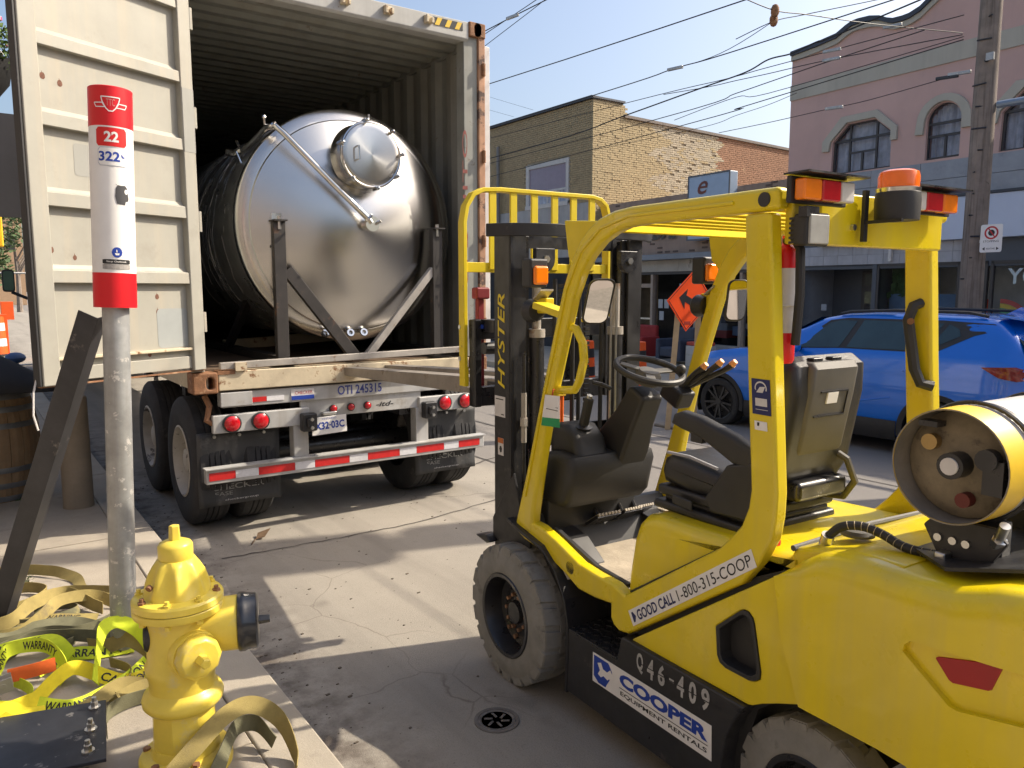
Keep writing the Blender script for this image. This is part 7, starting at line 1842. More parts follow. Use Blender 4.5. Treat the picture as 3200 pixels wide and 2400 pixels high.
# sign pole, hanging planter at the left edge
sp_ = thing('street_pole', (-.12, 6.55, .13), 'dark street pole with the grey back of a sign plate beside the container door', 'pole')
MB().cyl((-.12, 6.55, .13), (-.12, 6.55, 4.05), .045, 16).build('pole', BLK, sp_)
sg = MB(); sg.prism(rrect(-.45, .41, 2.34, 3.03, .035), lambda a, b, d: (a, d, b), 6.38, 6.395); sg.build('sign_plate', mat('sign_back_grey', (.15, .15, .155), rough=.55, var=.08), sp_, smooth=0)
MB().tube([(-.12, 6.55, 3.9), (.05, 6.52, 3.98), (.20, 6.5, 3.94), (.22, 6.5, 3.84)], .012, 8).build('planter_arm', BLK, sp_)
hb = thing('hanging_planter', (.22, 6.5, 3.2), 'hanging basket of green leaves and pink and white flowers at the left edge', 'planter')
MB().lathe([(.10, 0), (.16, .08), (.185, .22), (.19, .24), (.17, .24)], (.22, 6.5, 3.16), (0, 0, 1), 20).build('basket', BLKP, hb)
fo = MB()
for i in range(900):
    th = RND.uniform(0, 6.28); ph = RND.uniform(-.5, 1.4); rr_ = RND.uniform(.10, .25)
    c = Vector((.22 + rr_ * math.cos(th) * math.cos(ph * .8), 6.5 + rr_ * math.sin(th) * math.cos(ph * .8), 3.43 + .22 * math.sin(ph)))
    a = Vector((RND.uniform(-1, 1), RND.uniform(-1, 1), RND.uniform(-1, 1))).normalized() * RND.uniform(.012, .024); b = a.cross(Vector((RND.uniform(-1, 1), RND.uniform(-1, 1), RND.uniform(-1, 1)))).normalized() * .010
    fo.add([tuple(c - a), tuple(c + b), tuple(c + a), tuple(c - b)], [(0, 1, 2, 3)])
fo.build('foliage', mat('basket_leaf', (.08, .14, .025), rough=.7, var=.45, vs=40), hb, smooth=0)
for nm, c_, n_ in (('white_flower', (.7, .7, .68), 28), ('pink_flower', (.55, .06, .18), 26)):
    f_ = MB()
    for i in range(n_):
        th = RND.uniform(0, 6.28); ph = RND.uniform(-.1, 1.4); rr_ = .245
        c = (.22 + rr_ * math.cos(th) * math.cos(ph * .8), 6.5 + rr_ * math.sin(th) * math.cos(ph * .8), 3.44 + .24 * math.sin(ph)); f_.sph(c, RND.uniform(.014, .024), 6)
    f_.build(nm, mat(nm, c_, rough=.7, var=.2), hb)
for a in (0, 2.1, 4.2): MB().tube([(.22 + .18 * math.cos(a), 6.5 + .18 * math.sin(a), 3.39), (.22, 6.5, 3.84)], .004, 5).build('chain', BLK, hb)

# ------------------------------------------------------------------ down the street at the left edge
tl = thing('traffic_light', (1.39, 30, 3.2), 'yellow traffic light with its green lamp lit hanging far down the street', 'traffic light')
YTL = mat('signal_yellow', (.75, .42, .01), rough=.5, var=.05)
MB().box(0.66, 1.26, 30, 30.25, 3.2, 4.40).build('housing', YTL, tl, smooth=0, bevel=.05)
for i, (c_, e_) in enumerate((((.12, .04, .02), None), ((.16, .08, .02), None), ((.02, .5, .35), ((.05, .9, .6), 1.5)), ((.10, .05, .03), None))):
    MB().cyl((1.02, 29.99, 4.20 - i * .27), (1.02, 29.9, 4.20 - i * .27), .10, 14).build('signal_lens', mat('lens%d' % i, c_, rough=.3, emit=e_), tl)
    MB().tube([(.92, 29.98, 4.24 - i * .27), (1.02, 29.86, 4.30 - i * .27), (1.12, 29.98, 4.24 - i * .27)], .012, 6).build('visor', YTL, tl)
MB().cyl((.96, 30.1, 4.40), (.96, 30.1, 5.6), .03, 8).build('hanger', BLK, tl)
MB().cyl((-6, 30.1, 5.6), (13, 30.1, 5.7), .03, 6).build('span_wire', WIRE, tl)
DR = mat('drum_orange', (.80, .10, .01), rough=.6, var=.1)
def drum(x, y_, zb, label, s=1.0):
    t = thing('traffic_drum', (x, y_, zb), label, 'traffic drum', 'orange traffic drums')
    MB().lathe([(.30 * s, 0), (.30 * s, .06 * s)], (x, y_, zb), (0, 0, 1), 20).build('base', BLKP, t)
    r = [.26, .25, .24, .23, .22]; z = [.06, .26, .46, .66, .86, 1.02]
    for i in range(5):
        MB().lathe([(r[i] * s, z[i] * s), ((r[i] - .008) * s, z[i + 1] * s)], (x, y_, zb), (0, 0, 1), 20).build('band', DR if i % 2 == 0 else (BLKP if zb < -.01 else WHT), t)
    MB().cyl((x, y_, zb + 1.02 * s), (x, y_, zb + 1.08 * s), .10 * s, 12).build('handle', DR, t)
drum(.66, 24.0, .13, 'orange and white traffic drum far up the near pavement')
drum(10.7, 10.9, -.19, 'orange and black banded drum at the far kerb behind the steering wheel')
drum(10.6, 12.3, -.19, 'orange and black banded drum further along the far kerb', .95)
fn = thing('site_fence', (.5, 22, .1), 'pale mesh construction fence panel far up the street', 'fence')
for x in (.40, 1.9): MB().cyl((x, 20, .1), (x, 20, 2.2), .03, 8).build('post', WHITED, fn)
for z in (.2, 2.2): MB().cyl((.40, 20, z), (1.9, 20, z), .02, 8).build('rail', WHITED, fn)
MB().box(.75, .95, 24, 24.4, .1, 1.2).build('orange_board', DR, smooth=0, label='upright orange board standing behind the construction fence', cat='board')
MB().box(.9, 1.2, 26, 26.4, 1.0, 1.5).build('stop_board', DR, smooth=0, label='small orange board raised further up the street', cat='board')
MB().sph((.95, 21.5, .25), .22, 12, (1, 1, .6)).build('blue_tarp', mat('tarp_blue', (.04, .08, .18), rough=.6), label='blue tarpaulin bundle on the ground behind the construction fence', cat='tarpaulin')
fb = thing('far_building', (3, 110, 0), 'low tan brick building far down the street above the trees', 'building')
MB().box(2.0, 6.5, 110, 125, 0, 10.5).build('wall', mat('far_tan', (.36, .24, .15), rough=.9), fb, smooth=0)
for i in range(3): MB().box(2.4 + i * 1.3, 3.1 + i * 1.3, 109.95, 110.05, 6.5, 8.2).build('window', MATS['dim_glass'], fb, smooth=0)


def tree(x, y_, h, cr_, label, seed, n=1500, leaf=.22, col=(.055, .095, .03)):
    rr = random.Random(seed); t = thing('street_tree', (x, y_, 0), label, 'tree')
    tr_ = MB(); tr_.tube([(x, y_, 0), (x + .05, y_, h * .3), (x - .05, y_ + .05, h * .55)], .1, 8, radii=[.22, .16, .10])
    for k in range(6):
        a = rr.uniform(0, 6.28); tr_.tube([(x, y_, h * (.3 + .04 * k)), (x + cr_ * .35 * math.cos(a), y_ + cr_ * .35 * math.sin(a), h * .62), (x + cr_ * .6 * math.cos(a), y_ + cr_ * .6 * math.sin(a), h * .78)], .05, 6, radii=[.08, .05, .02])
    tr_.build('trunk', WOODP, t)
    cl_ = [(rr.gauss(0, cr_ * .4), rr.gauss(0, cr_ * .4), rr.uniform(h * .45, h * .95), rr.uniform(.35, .6) * cr_ * .7) for _ in range(16)]
    mb = MB()
    for i in range(n):
        cx, cy, cz_, r = rr.choice(cl_); d = Vector((rr.gauss(0, 1), rr.gauss(0, 1), rr.gauss(0, .8))).normalized() * r * rr.uniform(.55, 1.0)
        c = Vector((x + cx, y_ + cy, cz_)) + d; a = Vector((rr.uniform(-1, 1), rr.uniform(-1, 1), rr.uniform(-.6, .6))).normalized() * leaf * rr.uniform(.6, 1.2); b = a.cross(Vector((rr.uniform(-1, 1), rr.uniform(-1, 1), 1))).normalized() * leaf * .45
        mb.add([tuple(c - a), tuple(c + b), tuple(c + a), tuple(c - b)], [(0, 1, 2, 3)])
    mb.build('crown', mat('tree_leaf', col, rough=.7, var=.4, vs=1.2), t, smooth=0)
tree(1.0, 58, 5.5, 3.0, 'leafy tree down the street left of the tan far building', 1)
tree(3.9, 75, 9.0, 4.0, 'taller leafy tree down the street right of the tan far building', 2)
tree(-1.2, 90, 7.0, 4.5, 'dark leafy tree furthest down the street', 3)

# ------------------------------------------------------------------ utility pole and overhead wires
up = thing('utility_pole', (12.0, 5.35, -.1), 'weathered grey wooden utility pole on the far pavement in front of the pink building', 'pole')
mb = MB(); L_ = []
for k in range(30):
    z = -.1 + k * .38
    L_.append([(12 + (.158 - k * .0012) * (1 + .03 * math.sin(i * 2.1 + k * .2)) * math.cos(2 * math.pi * i / 18), 5.35 + (.158 - k * .0012) * (1 + .03 * math.sin(i * 2.1 + k * .2)) * math.sin(2 * math.pi * i / 18), z) for i in range(18)])
mb.loops(L_); mb.build('shaft', WOODP, up, smooth=50)
MB().tube([(11.87, 5.50, 6.6), (11.80, 5.60, 8.5), (11.78, 5.62, 9.6)], .045, 8).build('conduit', mat('conduit_grey', (.27, .25, .23), rough=.6), up)
for z in (6.9, 7.2, 7.5, 8.0): MB().box(11.80, 11.87, 5.26, 5.34, z, z + .12).build('bracket', GALV, up, smooth=0, bevel=.01)
for z, dy in ((7.05, -.16), (7.4, -.17), (6.55, -.17), (7.7, -.15)): MB().sph((11.93, 5.35 + dy, z), .05, 10).build('insulator', mat('insulator', (.30, .42, .40), rough=.2), up)
MB().box(11.83, 11.87, 5.2, 5.3, 5.0, 5.1).build('bracket', GALV, up, smooth=0)
for k in range(16): MB().cyl((11.86 + .02, 5.35 + RND.uniform(-.12, .12), 2 + k * .3), (11.835, 5.35 + RND.uniform(-.1, .1), 2 + k * .3), .012, 6).build('nail_stub', BLKM, up)
ns = thing('no_stopping_sign', (11.8, 5.02, 2.35), 'white no stopping sign with a red ring on the utility pole', 'sign')
def nsf(a, b, d=0.0): return (11.80 - d, 5.185 - .285 * a, 2.365 + .385 * b)
m_ = MB(); m_.prism(rrect(0, 1, 0, 1, .08), lambda a, b, d: nsf(a, b, d), 0, .004); m_.build('plate', WHITE, ns, smooth=0)
def ring(cx, cy, r0, r1, m, nm, d):
    mb = MB(); n = 28; v = []
    for i in range(n): v += [nsf(cx + r * math.cos(2 * math.pi * i / n), cy + r * .74 * math.sin(2 * math.pi * i / n), d) for r in (r0, r1)]
    mb.add(v, [(2 * i, 2 * i + 1, (2 * i + 3) % (2 * n), (2 * i + 2) % (2 * n)) for i in range(n)]); return mb.build(nm, m, ns, smooth=0)
ring(.5, .70, .24, .32, mat('sign_ring_red', (.5, .02, .03), rough=.5), 'ring', .006)
ring(.5, .70, .0, .15, INK, 'symbol', .0055)
m_ = MB(); m_.add([nsf(a, b, .0062) for a, b in ((.32, .86), (.36, .89), (.70, .54), (.66, .51))], [(0, 1, 2, 3)]); m_.build('slash', MATS['sign_ring_red'], ns, smooth=0)
lettering('STOPPING', lambda a, b: nsf(.14 + .72 * a, .36 + .07 * b, .006), INK, ns)
m_ = MB(); m_.add([nsf(a, b, .006) for a, b in ((.12, .13), (.24, .19), (.24, .07))], [(0, 1, 2)]); m_.build('arrow', INK, ns, smooth=0); m_ = MB(); m_.add([nsf(a, b, .006) for a, b in ((.88, .13), (.76, .19), (.76, .07))], [(0, 1, 2)]); m_.build('arrow', INK, ns, smooth=0)
lettering('ANYTIME', lambda a, b: nsf(.3 + .4 * a, .10 + .06 * b, .006), INK, ns)
MB().box(11.806, 11.88, 5.06, 5.20, 2.5, 2.54).build('sign_clip', GALV, ns, smooth=0)
# streetcar-style bracket arm beside the pole
MB().cyl((12.05, 5.2, 4.42), (12.4, 1.0, 4.47), .05, 10).build('bracket_arm', mat('arm_blue_grey', (.22, .28, .36), rough=.4, metal=.4), up)
# unseen tall pole, added to cast the shadow band across the road
shadow_pole = thing('utility_pole', (11.85, 1.78, -.1), 'unseen wooden pole added along the far kerb to cast a shadow band on the road', 'pole')
MB().lathe([(.19, 0), (.155, 10.6)], (11.85, 1.78, -.1), (0, 0, 1), 16).build('shaft', WOODP, shadow_pole)
for z, dy in ((7.2, .22), (8.4, .20), (8.5, -.22)): MB().lathe([(.16, 0), (.19, .04), (.19, .85), (.16, .9)], (11.85, 1.78 + dy, z), (0, 0, 1), 16).build('transformer', mat('transformer_grey', (.25, .26, .27), rough=.5), shadow_pole)
MB().box(11.8, 11.9, .8, 2.8, 9.4, 9.5).build('cross_arm', WOODP, shadow_pole, smooth=0)
# ------------------------------------------------------------------ blue car across the road
CY0, CXC, CG = 3.45, 10.05, -.172
car = thing('parked_car', (CXC, CY0 + 2.4, CG), 'bright blue sport utility car standing across the road behind the forklift', 'car')
CBLUE = mat('car_blue', (.0, .15, .68), rough=.28, metal=.12, var=.03, vs=2, coat=1.0)
CGL = mat('car_glass', (.02, .045, .055), rough=.04, var=.3, vs=1.5, spec=.8)


def lerp_tab(tab, x):
    if x <= tab[0][0]: return tab[0][1]
    for (a, b), (c, d) in zip(tab, tab[1:]):
        if x <= c:
            t = (x - a) / (c - a); t2 = t * t * (3 - 2 * t) * .5 + t * .5; return b + (d - b) * t2
    return tab[-1][1]


ZT = [(0, .80), (.03, 1.05), (.08, 1.34), (.26, 1.56), (.42, 1.69), (.7, 1.725), (1.3, 1.735), (1.9, 1.73), (2.26, 1.712), (2.54, 1.665), (2.9, 1.50), (3.3, 1.255), (3.5, 1.205), (3.8, 1.18), (4.08, 1.145), (4.3, 1.11), (4.5, 1.04), (4.68, .90), (4.80, .72), (4.87, .52)]
ZB = [(0, .78), (.08, 1.18), (.3, 1.26), (1.2, 1.26), (2.8, 1.215), (3.3, 1.17), (4.08, 1.09), (4.5, .98), (4.7, .84), (4.87, .48)]


def wid(v):
    w = 1.0
    if v > 4.15: w -= .30 * ((v - 4.15) / .72) ** 2.4
    if v < .45: w -= .16 * ((.45 - v) / .45) ** 2
    return w


def csec(v):
    zt = lerp_tab(ZT, v); zb = min(lerp_tab(ZB, v), zt - .02); w = wid(v); g = max(0, zt - zb)
    lo = .22 + (.10 if v < .12 or v > 4.75 else 0)
    zz = lambda z: min(z, zb - .02)
    gx = .225 * min(1, g / .45)
    pts = [(.0, lo), (.78, lo), (.90, lo + .06), (.935, zz(.48)), (.95, zz(.66)), (.948, zz(.86)), (.925, zz(1.0)), (.905, zb - .03), (.885, zb), (.878, zb + .012)]
    for t in (.33, .66, .9): pts.append((.878 - gx * t, zb + .012 + (zt - .05 - zb) * t if g > .1 else zb + .012 + (zt - zb) * t * .6))
    pts += [((.878 - gx) - .04, zt - .025 if g > .1 else zt - .006), ((.878 - gx) - .16, zt - .004), (.30, zt), (0, zt + .012 if g > .1 else zt + .02)]
    return [(x * w, z) for x, z in pts]


def cpt(side, v, x, z): return (CXC + side * x, CY0 + v, CG + z)


vsamp = [0, .015, .03, .055, .08, .12, .17, .22, .28, .35, .42] + [.42 + i * .065 for i in range(1, 69)]
vsamp = [v for v in vsamp if v < 4.6] + [4.62, 4.66, 4.70, 4.74, 4.77, 4.80, 4.83, 4.85, 4.87]
WC = [(.90, .36), (4.05, .36)]   # wheel centres (v, z)
AR = .42
body = MB()
for side in (-1, 1):
    secs = [csec(v) for v in vsamp]; n = len(secs[0])
    # refine lower side so that the arch edge is smooth
    fine = []
    for s in secs:
        q = []
        for i in range(n - 1):
            k = 5 if 1 <= i <= 5 else 1
            for j in range(k):
                t = j / k; q.append((s[i][0] + (s[i + 1][0] - s[i][0]) * t, s[i][1] + (s[i + 1][1] - s[i][1]) * t))
        q.append(s[-1]); fine.append(q)
    m = len(fine[0]); V = []
    for v, q in zip(vsamp, fine):
        for x, z in q: V.append(cpt(side, v, x, z))
    Fc = []
    for i in range(len(vsamp) - 1):
        for j in range(m - 1):
            vc = (vsamp[i] + vsamp[i + 1]) / 2; zc_ = (fine[i][j][1] + fine[i][j + 1][1]) / 2; xc = (fine[i][j][0] + fine[i][j + 1][0]) / 2
            if xc > .5 and any((vc - a) ** 2 + (zc_ - b) ** 2 < AR ** 2 for a, b in WC): continue
            Fc.append((i * m + j, i * m + j + 1, (i + 1) * m + j + 1, (i + 1) * m + j))
    body.add(V, Fc)
    e0 = [cpt(side, vsamp[0], x, z) for x, z in fine[0]]; body.add(e0, [tuple(range(len(e0)))])
    e1 = [cpt(side, vsamp[-1], x, z) for x, z in fine[-1]]; body.add(e1, [tuple(range(len(e1)))])
bd = body.build('body', CBLUE, car, smooth=32)
CLAD = mat('cladding_black', (.02, .02, .022), rough=.6, var=.2, vs=4)
for side in (-1, 1):
    for a, b in WC:
        mb = MB(); n = 30; L_ = []
        for i in range(n + 1):
            t = R(-12 + 204 * i / n)
            L_.append([cpt(side, a + r * math.cos(t), x, b + r * math.sin(t)) for r, x in ((.385, .952), (.45, .958), (.455, .93), (.385, .90))])
        v = [p for l in L_ for p in l]; f = [(i * 4 + j, i * 4 + (j + 1) % 4, (i + 1) * 4 + (j + 1) % 4, (i + 1) * 4 + j) for i in range(n) for j in range(4)]
        mb.add(v, f); mb.build('arch_cladding', CLAD, car, smooth=40)
        mb = MB(); L_ = []
        for i in range(n + 1):
            t = R(-25 + 230 * i / n); L_.append((cpt(side, a + .42 * math.cos(t), .94, b + .42 * math.sin(t)), cpt(side, a + .42 * math.cos(t), .55, b + .42 * math.sin(t))))
        mb.add([p for l in L_ for p in l], [(2 * i, 2 * i + 1, 2 * i + 3, 2 * i + 2) for i in range(n)]); mb.build('arch_liner', CLAD, car)
        ty = MB().lathe([(.25, -.11), (.33, -.12), (.352, -.10), (.362, -.05), (.362, .05), (.352, .10), (.33, .12), (.25, .11)], cpt(side, a, .83, b), (1, 0, 0), 40, cap=False).build('tyre', RUBBERD, car)
        rm = MB(); rm.lathe([(.255, .10 * side), (.262, .118 * side), (.25, .112 * side), (.235, .03 * side), (.0, .02 * side)], cpt(side, a, .83, b), (1, 0, 0), 32, cap=False)
        rm = rm.build('rim', BLKM, ty)
        spk = MB()
        for k in range(10):
            t = 2 * math.pi * k / 10 + (.1 if k % 2 else -.1)
            spk.bar(cpt(side, a + .04 * math.cos(t), .83 + .10, b + .04 * math.sin(t)), cpt(side, a + .25 * math.cos(t), .83 + .11, b + .25 * math.sin(t)), .03, .025, up=(1, 0, 0))
        spk.cyl(cpt(side, a, .91, b), cpt(side, a, .95, b), .05, 16); spk.build('spokes', mat('dark_alloy', (.08, .08, .085), rough=.35, metal=.8), rm, smooth=30)
    MB().grid(lambda a, b: cpt(side, .90 + .46 + a * (4.05 - .46 - 1.36), .925 + .03 * math.sin(b * 2.5), .20 + .24 * b), 20, 6).build('sill_cladding', CLAD, car)


def gpt(v, z, off=.006):
    zt = lerp_tab(ZT, v); zb = lerp_tab(ZB, v); x = (.878 - .225 * max(0, min(1, (z - zb - .012) / max(.05, zt - .05 - zb)))) * wid(v) + off
    return x


def gpanel(side, poly, name, m, off=.006, gpt=gpt):
    """glass laid on the curved greenhouse: fan of strips"""
    mb = MB(); pts = []
    for i in range(len(poly)):
        a = poly[i]; b = poly[(i + 1) % len(poly)]
        for k in range(6): pts.append((a[0] + (b[0] - a[0]) * k / 6, a[1] + (b[1] - a[1]) * k / 6))
    cv = sum(p[0] for p in pts) / len(pts); cz_ = sum(p[1] for p in pts) / len(pts)
    rings = []
    for s in (1, .7, .4): rings.append([(cv + (p[0] - cv) * s, cz_ + (p[1] - cz_) * s) for p in pts])
    V = [cpt(side, p[0], gpt(p[0], p[1], off), p[1]) for r in rings for p in r] + [cpt(side, cv, gpt(cv, cz_, off), cz_)]
    n = len(pts); Fc = [(k * n + i, k * n + (i + 1) % n, (k + 1) * n + (i + 1) % n, (k + 1) * n + i) for k in range(2) for i in range(n)] + [(2 * n + i, 2 * n + (i + 1) % n, 3 * n) for i in range(n)]
    mb.add(V, Fc); return mb.build(name, m, car, smooth=40)


for side in (-1, 1):
    gpanel(side, [(2.86, 1.235), (2.17, 1.275), (1.0, 1.285), (.62, 1.50), (.34, 1.58), (.45, 1.635), (1.0, 1.66), (2.2, 1.655), (2.45, 1.62), (2.62, 1.49)], 'window_surround', BLKP, .004)
    gpanel(side, [(2.80, 1.25), (2.20, 1.285), (2.06, 1.62), (2.28, 1.625), (2.44, 1.585)], 'front_window', CGL, .009)
    gpanel(side, [(2.10, 1.29), (1.16, 1.30), (.98, 1.625), (1.97, 1.635)], 'rear_window', CGL, .009)
    gpanel(side, [(1.09, 1.31), (.76, 1.49), (.80, 1.57), (.92, 1.62)], 'quarter_window', CGL, .009)
    # door shut lines and handle
    for v in (2.88, 1.92, 1.02):
        MB().rect_tube([cpt(side, v + d, x + .0008, z) for d, x, z in ((0, .907, 1.17), (.0, .926, 1.0), (0, .949, .85), (.0, .951, .66), (.03, .936, .46))], .011, .004, up=(side, 0, 0)).build('door_gap', CLAD, car, smooth=0)
    MB().obox(cpt(side, 1.22, .945, 1.06), (.008, 0, 0), (0, .10, 0), (0, 0, .016)).build('door_handle', CBLUE, car, bevel=.006)
    MB().obox(cpt(side, 2.12, .945, 1.05), (.008, 0, 0), (0, .10, 0), (0, 0, .016)).build('door_handle', CBLUE, car, bevel=.006)
    MB().tube([cpt(side, .55, .60, 1.715), cpt(side, .75, .62, 1.755), cpt(side, 1.6, .63, 1.765), cpt(side, 2.2, .61, 1.735), cpt(side, 2.35, .59, 1.705)], .018, 8).build('roof_rail', BLKP, car)
    mr_ = MB(); mr_.sph(cpt(side, 2.72, 1.03, 1.26), .10, 14, (.9, .6, .75)); mr_.build('wing_mirror', CBLUE, car)
    MB().obox(cpt(side, 2.75, .95, 1.24), (.06, 0, 0), (0, .03, 0), (0, 0, .02)).build('mirror_stalk', BLKP, car)
    def sx_(v, z): 
        s = csec(v)
        for (x0, z0), (x1, z1) in zip(s[2:], s[3:]):
            if z0 <= z <= z1 or z1 <= z <= z0:
                return x0 + (x1 - x0) * ((z - z0) / (z1 - z0) if z1 != z0 else 0)
        return s[8][0]
    gpanel(side, [(.46, 1.165), (.14, 1.185), (.035, 1.15), (.03, 1.05), (.12, 1.03), (.28, 1.06)], 'tail_lamp', mat('car_tail_red', (.22, .008, .012), rough=.12, coat=.8, var=.2, vs=6), .012, lambda v, z, o: sx_(v, z) + o)
    hl = MB(); hl.add([cpt(side, v, sx_(v, z) + .008, z) for v, z in ((4.70, .80), (4.52, .86), (4.48, .80), (4.66, .72))], [(0, 1, 2, 3)]); hl.build('head_lamp', CLL, car, smooth=0)
    # rear flank crease
    MB().tube([cpt(side, v, x, z) for v, x, z in ((3.2, .951, .60), (2.6, .953, .56), (2.0, .952, .60), (1.45, .950, .72))], .008, 6).build('flank_crease', CBLUE, car)
MB().grid(lambda a, b: (CXC + (a - .5) * 2 * (.62 + .12 * (1 - b)), CY0 + 2.62 + .66 * (1 - b), CG + 1.28 + .36 * b + .015), 6, 6).build('windscreen', CGL, car)
MB().grid(lambda a, b: (CXC + (a - .5) * 2 * (.60 + .14 * (1 - b)), CY0 + .085 + .20 * b - .008, CG + 1.34 + .21 * b + .008), 6, 4).build('rear_glass', CGL, car)
MB().obox((CXC, CY0 + .30, CG + 1.705), (.62, 0, 0), (0, .14, .02), (0, 0, .014)).build('roof_spoiler', CBLUE, car, bevel=.01)
fn_ = MB(); fn_.prism([(.40, 1.72), (.62, 1.725), (.46, 1.815), (.40, 1.80)], lambda a, b, d: (CXC + d, CY0 + a, CG + b), -.018, .018); fn_.build('aerial_fin', CBLUE, car, smooth=0, bevel=.006)
MB().box(CXC - .8, CXC + .8, CY0 - .035, CY0 + .08, CG + .32, CG + .72).build('rear_bumper', CLAD, car, bevel=.04, seg=3)
MB().box(CXC - .26, CXC + .26, CY0 - .02, CY0 + .02, CG + .84, CG + .96).build('number_plate', WHITE, car, smooth=0)
for i in range(2): MB().sph((CXC - .35 + .7 * i, CY0 + 2.35, CG + 1.28), .12, 12, (1, .7, 1.3)).build('headrest', VINYL, car)

# construction sign
cs = thing('detour_sign', (8.2, 7.35, -.11), 'orange diamond detour sign with a black arrow on a wooden stand', 'sign')
SC0 = Vector((8.15, 7.25, 1.70)); sw_ = (Vector((.675, -.738, 0)) * .72 + Vector((.738, .675, 0)) * .69).normalized(); sh2 = Vector((.08, -.09, 1)).normalized()
snn = sw_.cross(sh2).normalized()
if snn.dot(Vector((-8, -7.3, 0))) < 0: snn = -snn
def csf(a, b, d=0.0): return tuple(SC0 + sw_ * a + sh2 * b + snn * d)
q_ = .43
m_ = MB(); m_.prism([(-q_, 0), (0, -q_), (q_, 0), (0, q_)], lambda a, b, d: csf(a, b, d), -.004, .004); m_.build('sign_plate', ORANGE, cs, smooth=0, bevel=.002)
m_ = MB(); m_.add([csf(a, b, .006) for a, b in ((-.22, .04), (-.08, .16), (-.09, .07), (.14, -.03), (.30, -.03), (.30, -.12), (.12, -.12), (-.10, -.02), (-.09, -.12))], [tuple(range(9))]); m_.build('arrow', INK, cs, smooth=0)
for s in (1, -1):
    for t in (1, -1):
        p = (0, s * (q_ - .03)); r_ = (t * (q_ - .03), 0); m_ = MB(); d = Vector((r_[0] - p[0], r_[1] - p[1])).normalized(); nn = Vector((-d.y, d.x)) * .005
        m_.add([csf(p[0] + nn.x, p[1] + nn.y, .0055), csf(p[0] - nn.x, p[1] - nn.y, .0055), csf(r_[0] - nn.x, r_[1] - nn.y, .0055), csf(r_[0] + nn.x, r_[1] + nn.y, .0055)], [(0, 1, 2, 3)]); m_.build('border', INK, cs, smooth=0)
m_ = MB(); m_.add([csf(a, b, .006) for a, b in ((-.06, -.29), (.06, -.29), (.06, -.335), (-.06, -.335))], [(0, 1, 2, 3)]); m_.build('maker_mark', mat('sign_dull', (.35, .03, .01), rough=.6), cs, smooth=0)
STK = mat('wood_stake', (.42, .31, .19), rough=.85, var=.15, vs=6)
for a, b0 in ((-.17, .10), (.20, .10)):
    top = Vector(csf(a, b0, -.05)); bot = Vector(csf(a * 1.35, b0, -.16)); bot.z = -.11
    MB().bar(bot, top, .075, .04, up=(-.7, -.7, 0)).build('stake', STK, cs, smooth=0)
MB().box(8.0, 8.45, 6.95, 7.75, -.12, -.06).build('sand_bag', mat('sand_bag', (.16, .14, .12), rough=.9, var=.2), cs, bevel=.03, seg=3)
WIRES = [(0.008, [(8.0, 19.91, 5.87), (8.0, -0.27, 5.19)]), (0.008, [(9.5, 22.15, 5.29), (9.5, 10.83, 5.3), (9.5, 8.91, 5.33), (9.5, 7.16, 5.32), (9.5, -1.63, 5.45)]), (0.005, [(9.5, 8.89, 5.34), (9.5, 7.11, 5.55)]), (0.014, [(13.0, 26.27, 5.61), (13.0, 16.66, 5.72), (13.0, 13.78, 5.89), (13.0, 11.39, 6.05), (13.0, 10.3, 6.12), (13.0, 9.77, 6.24), (13.0, 9.25, 6.23), (13.0, 8.74, 6.31), (13.0, 7.81, 6.39), (13.0, -0.05, 7.34)]), (0.007, [(12.0, 25.05, 6.01), (12.0, 12.73, 5.84), (12.0, 10.02, 5.77), (12.0, 9.13, 5.77), (12.0, 7.8, 5.76), (12.0, 5.71, 5.75)]), (0.007, [(12.0, 11.54, 5.8), (12.0, 10.34, 5.71), (12.0, 9.72, 5.69), (12.0, 9.02, 5.66), (12.0, 7.8, 5.62), (12.0, 5.71, 5.48)]), (0.008, [(12.1, 25.01, 5.19), (12.1, 11.85, 5.37), (12.1, 9.79, 5.49), (12.1, 9.09, 5.54), (12.1, 7.86, 5.63), (12.1, 6.31, 5.72)]), (0.006, [(12.0, 11.23, 5.24), (12.0, 9.71, 5.39), (12.0, 9.0, 5.32), (12.0, 5.69, 5.45)]), (0.008, [(12.0, 24.99, 4.69), (12.0, 11.0, 5.1), (12.0, 9.7, 5.18), (12.0, 9.0, 5.22), (12.0, 5.69, 5.41)]), (0.005, [(12.0, 13.64, 5.0), (12.0, 10.51, 4.98), (12.0, 9.69, 5.06), (12.0, 8.99, 5.12), (12.0, 8.41, 5.21)]), (0.006, [(12.0, 10.08, 4.81), (12.0, 8.98, 4.81), (12.0, 7.78, 4.83), (12.0, 7.05, 4.84), (12.0, 5.67, 4.94)]), (0.008, [(7.5, 19.3, 5.95), (7.5, 10.54, 6.17), (7.5, 2.63, 6.11)]), (0.006, [(7.5, 18.55, 5.5), (7.5, 10.16, 6.22), (7.5, 2.98, 7.01)]), (0.004, [(14.0, 28.2, 10.72), (14.0, 18.63, 7.04)]), (0.004, [(14.0, 28.28, 10.21), (14.0, 19.61, 7.02)]), (0.006, [(8.5, 19.77, 5.44), (8.5, 11.47, 6.68), (8.5, 4.12, 7.99)]), (0.007, [(8.42, 6.87, 5.62), (9.15, 6.82, 5.56), (9.88, 6.83, 5.65), (11.07, 6.85, 5.79), (12.04, 6.79, 5.89), (13.23, 6.3, 5.88)]), (0.006, [(8.93, 7.26, 5.26), (9.34, 6.96, 5.49), (9.94, 6.91, 5.68), (11.04, 6.57, 5.99), (11.71, 6.34, 6.19)])]
HANG = [(9.16, 6.81, 5.55), (9.3, 6.93, 5.49)]
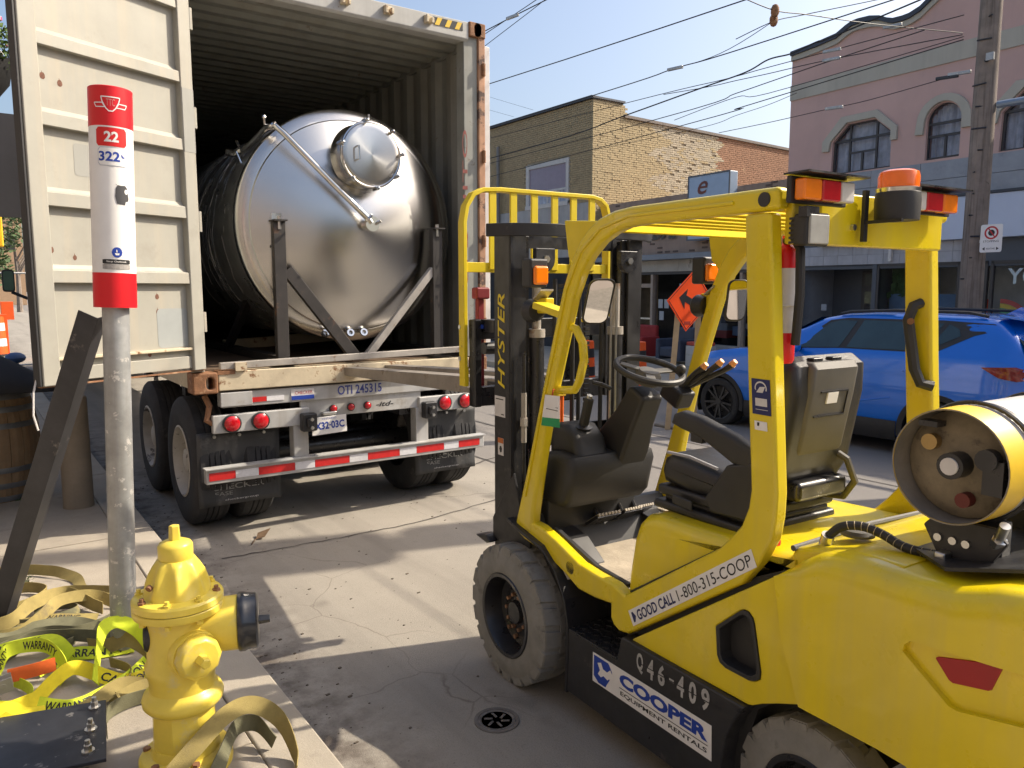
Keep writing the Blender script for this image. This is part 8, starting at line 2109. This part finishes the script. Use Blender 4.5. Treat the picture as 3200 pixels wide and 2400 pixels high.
CLAMPS = [(9.5, 8.9, 5.33), (7.5, 10.54, 6.17), (12.0, 7.78, 5.76), (12.0, 7.78, 5.62), (12.0, 7.69, 4.83), (12.0, 5.89, 4.93), (12.0, 5.72, 4.95), (13.2, 7.44, 6.28)]

WIRE_LABELS = ['single wire crossing the open sky above the clamp from the container corner', 'long wire skimming the brick parapet corner and rising clear across the sky', 'short branch wire running up from the clamp above the brick building', 'thickest black cable sagging from the brick front up to the wavy parapet', 'upper grey wire reaching the pink wall just above the cream band', 'second wire below the upper grey one with a pale splice on the pink wall', 'wire that starts low on the brick front and crosses the pink parapet moulding', 'faint wire meeting the cream band at its left end', 'wire crossing the brick window head and the cream band', 'faint wire ending on the pink wall below the cream band', 'lowest wire passing over the octagonal window to the utility pole', 'wire with a clamp leaving the container corner at the top of the picture', 'short wire end above the clamp by the container corner', 'upper of two hairline wires low in the sky beside the container', 'lower of two hairline wires low in the sky beside the container', 'short wire at the top edge over the container corner', 'cross wire from the rusty hanger to the bright splice on the parapet', 'wire curving down left through the rusty hanger from the top edge']
for (r_, P_), lab_ in zip(WIRES, WIRE_LABELS):
    path = smoothpath(P_, 6) if len(P_) > 2 else [Vector(P_[0]).lerp(Vector(P_[1]), k / 10) + Vector((0, 0, -.10 * math.sin(math.pi * k / 10))) for k in range(11)]
    o_ = MB(); o_.tube(path, r_, 6)
    o_.build('overhead_wire', WIRE, label=lab_, cat='wire', group='overhead wires along the street')
hg = thing('wire_hanger', HANG[0], 'small rusty fitting where two overhead wires cross below the sky', 'fitting')
for p in HANG: MB().sph(p, .075, 10, (.8, .8, 1.2)).build('clamp_body', RUST, hg)
MB().cyl(HANG[0], HANG[1], .03, 8).build('link', RUST, hg)
CLN = ('clamp on the lower wire above the brick parapet', 'clamp on the highest wire by the container corner', 'pale splice on the upper wire before the pink wall', 'pale splice just below the upper one before the pink wall', 'splice on the lowest wire above the octagonal window', 'dark splice on the lowest wire near the utility pole', 'strain end on the lowest wire touching the utility pole', 'bright splice on the cross wire below the wavy parapet')
for (p, lab) in zip(CLAMPS, CLN):
    MB().obox(p, (0, .16, .01), (.022, 0, 0), (0, 0, .024)).build('wire_splice', GALV if 'dark' not in lab else BLKM, smooth=30, bevel=.01, label=lab, cat='wire splice')
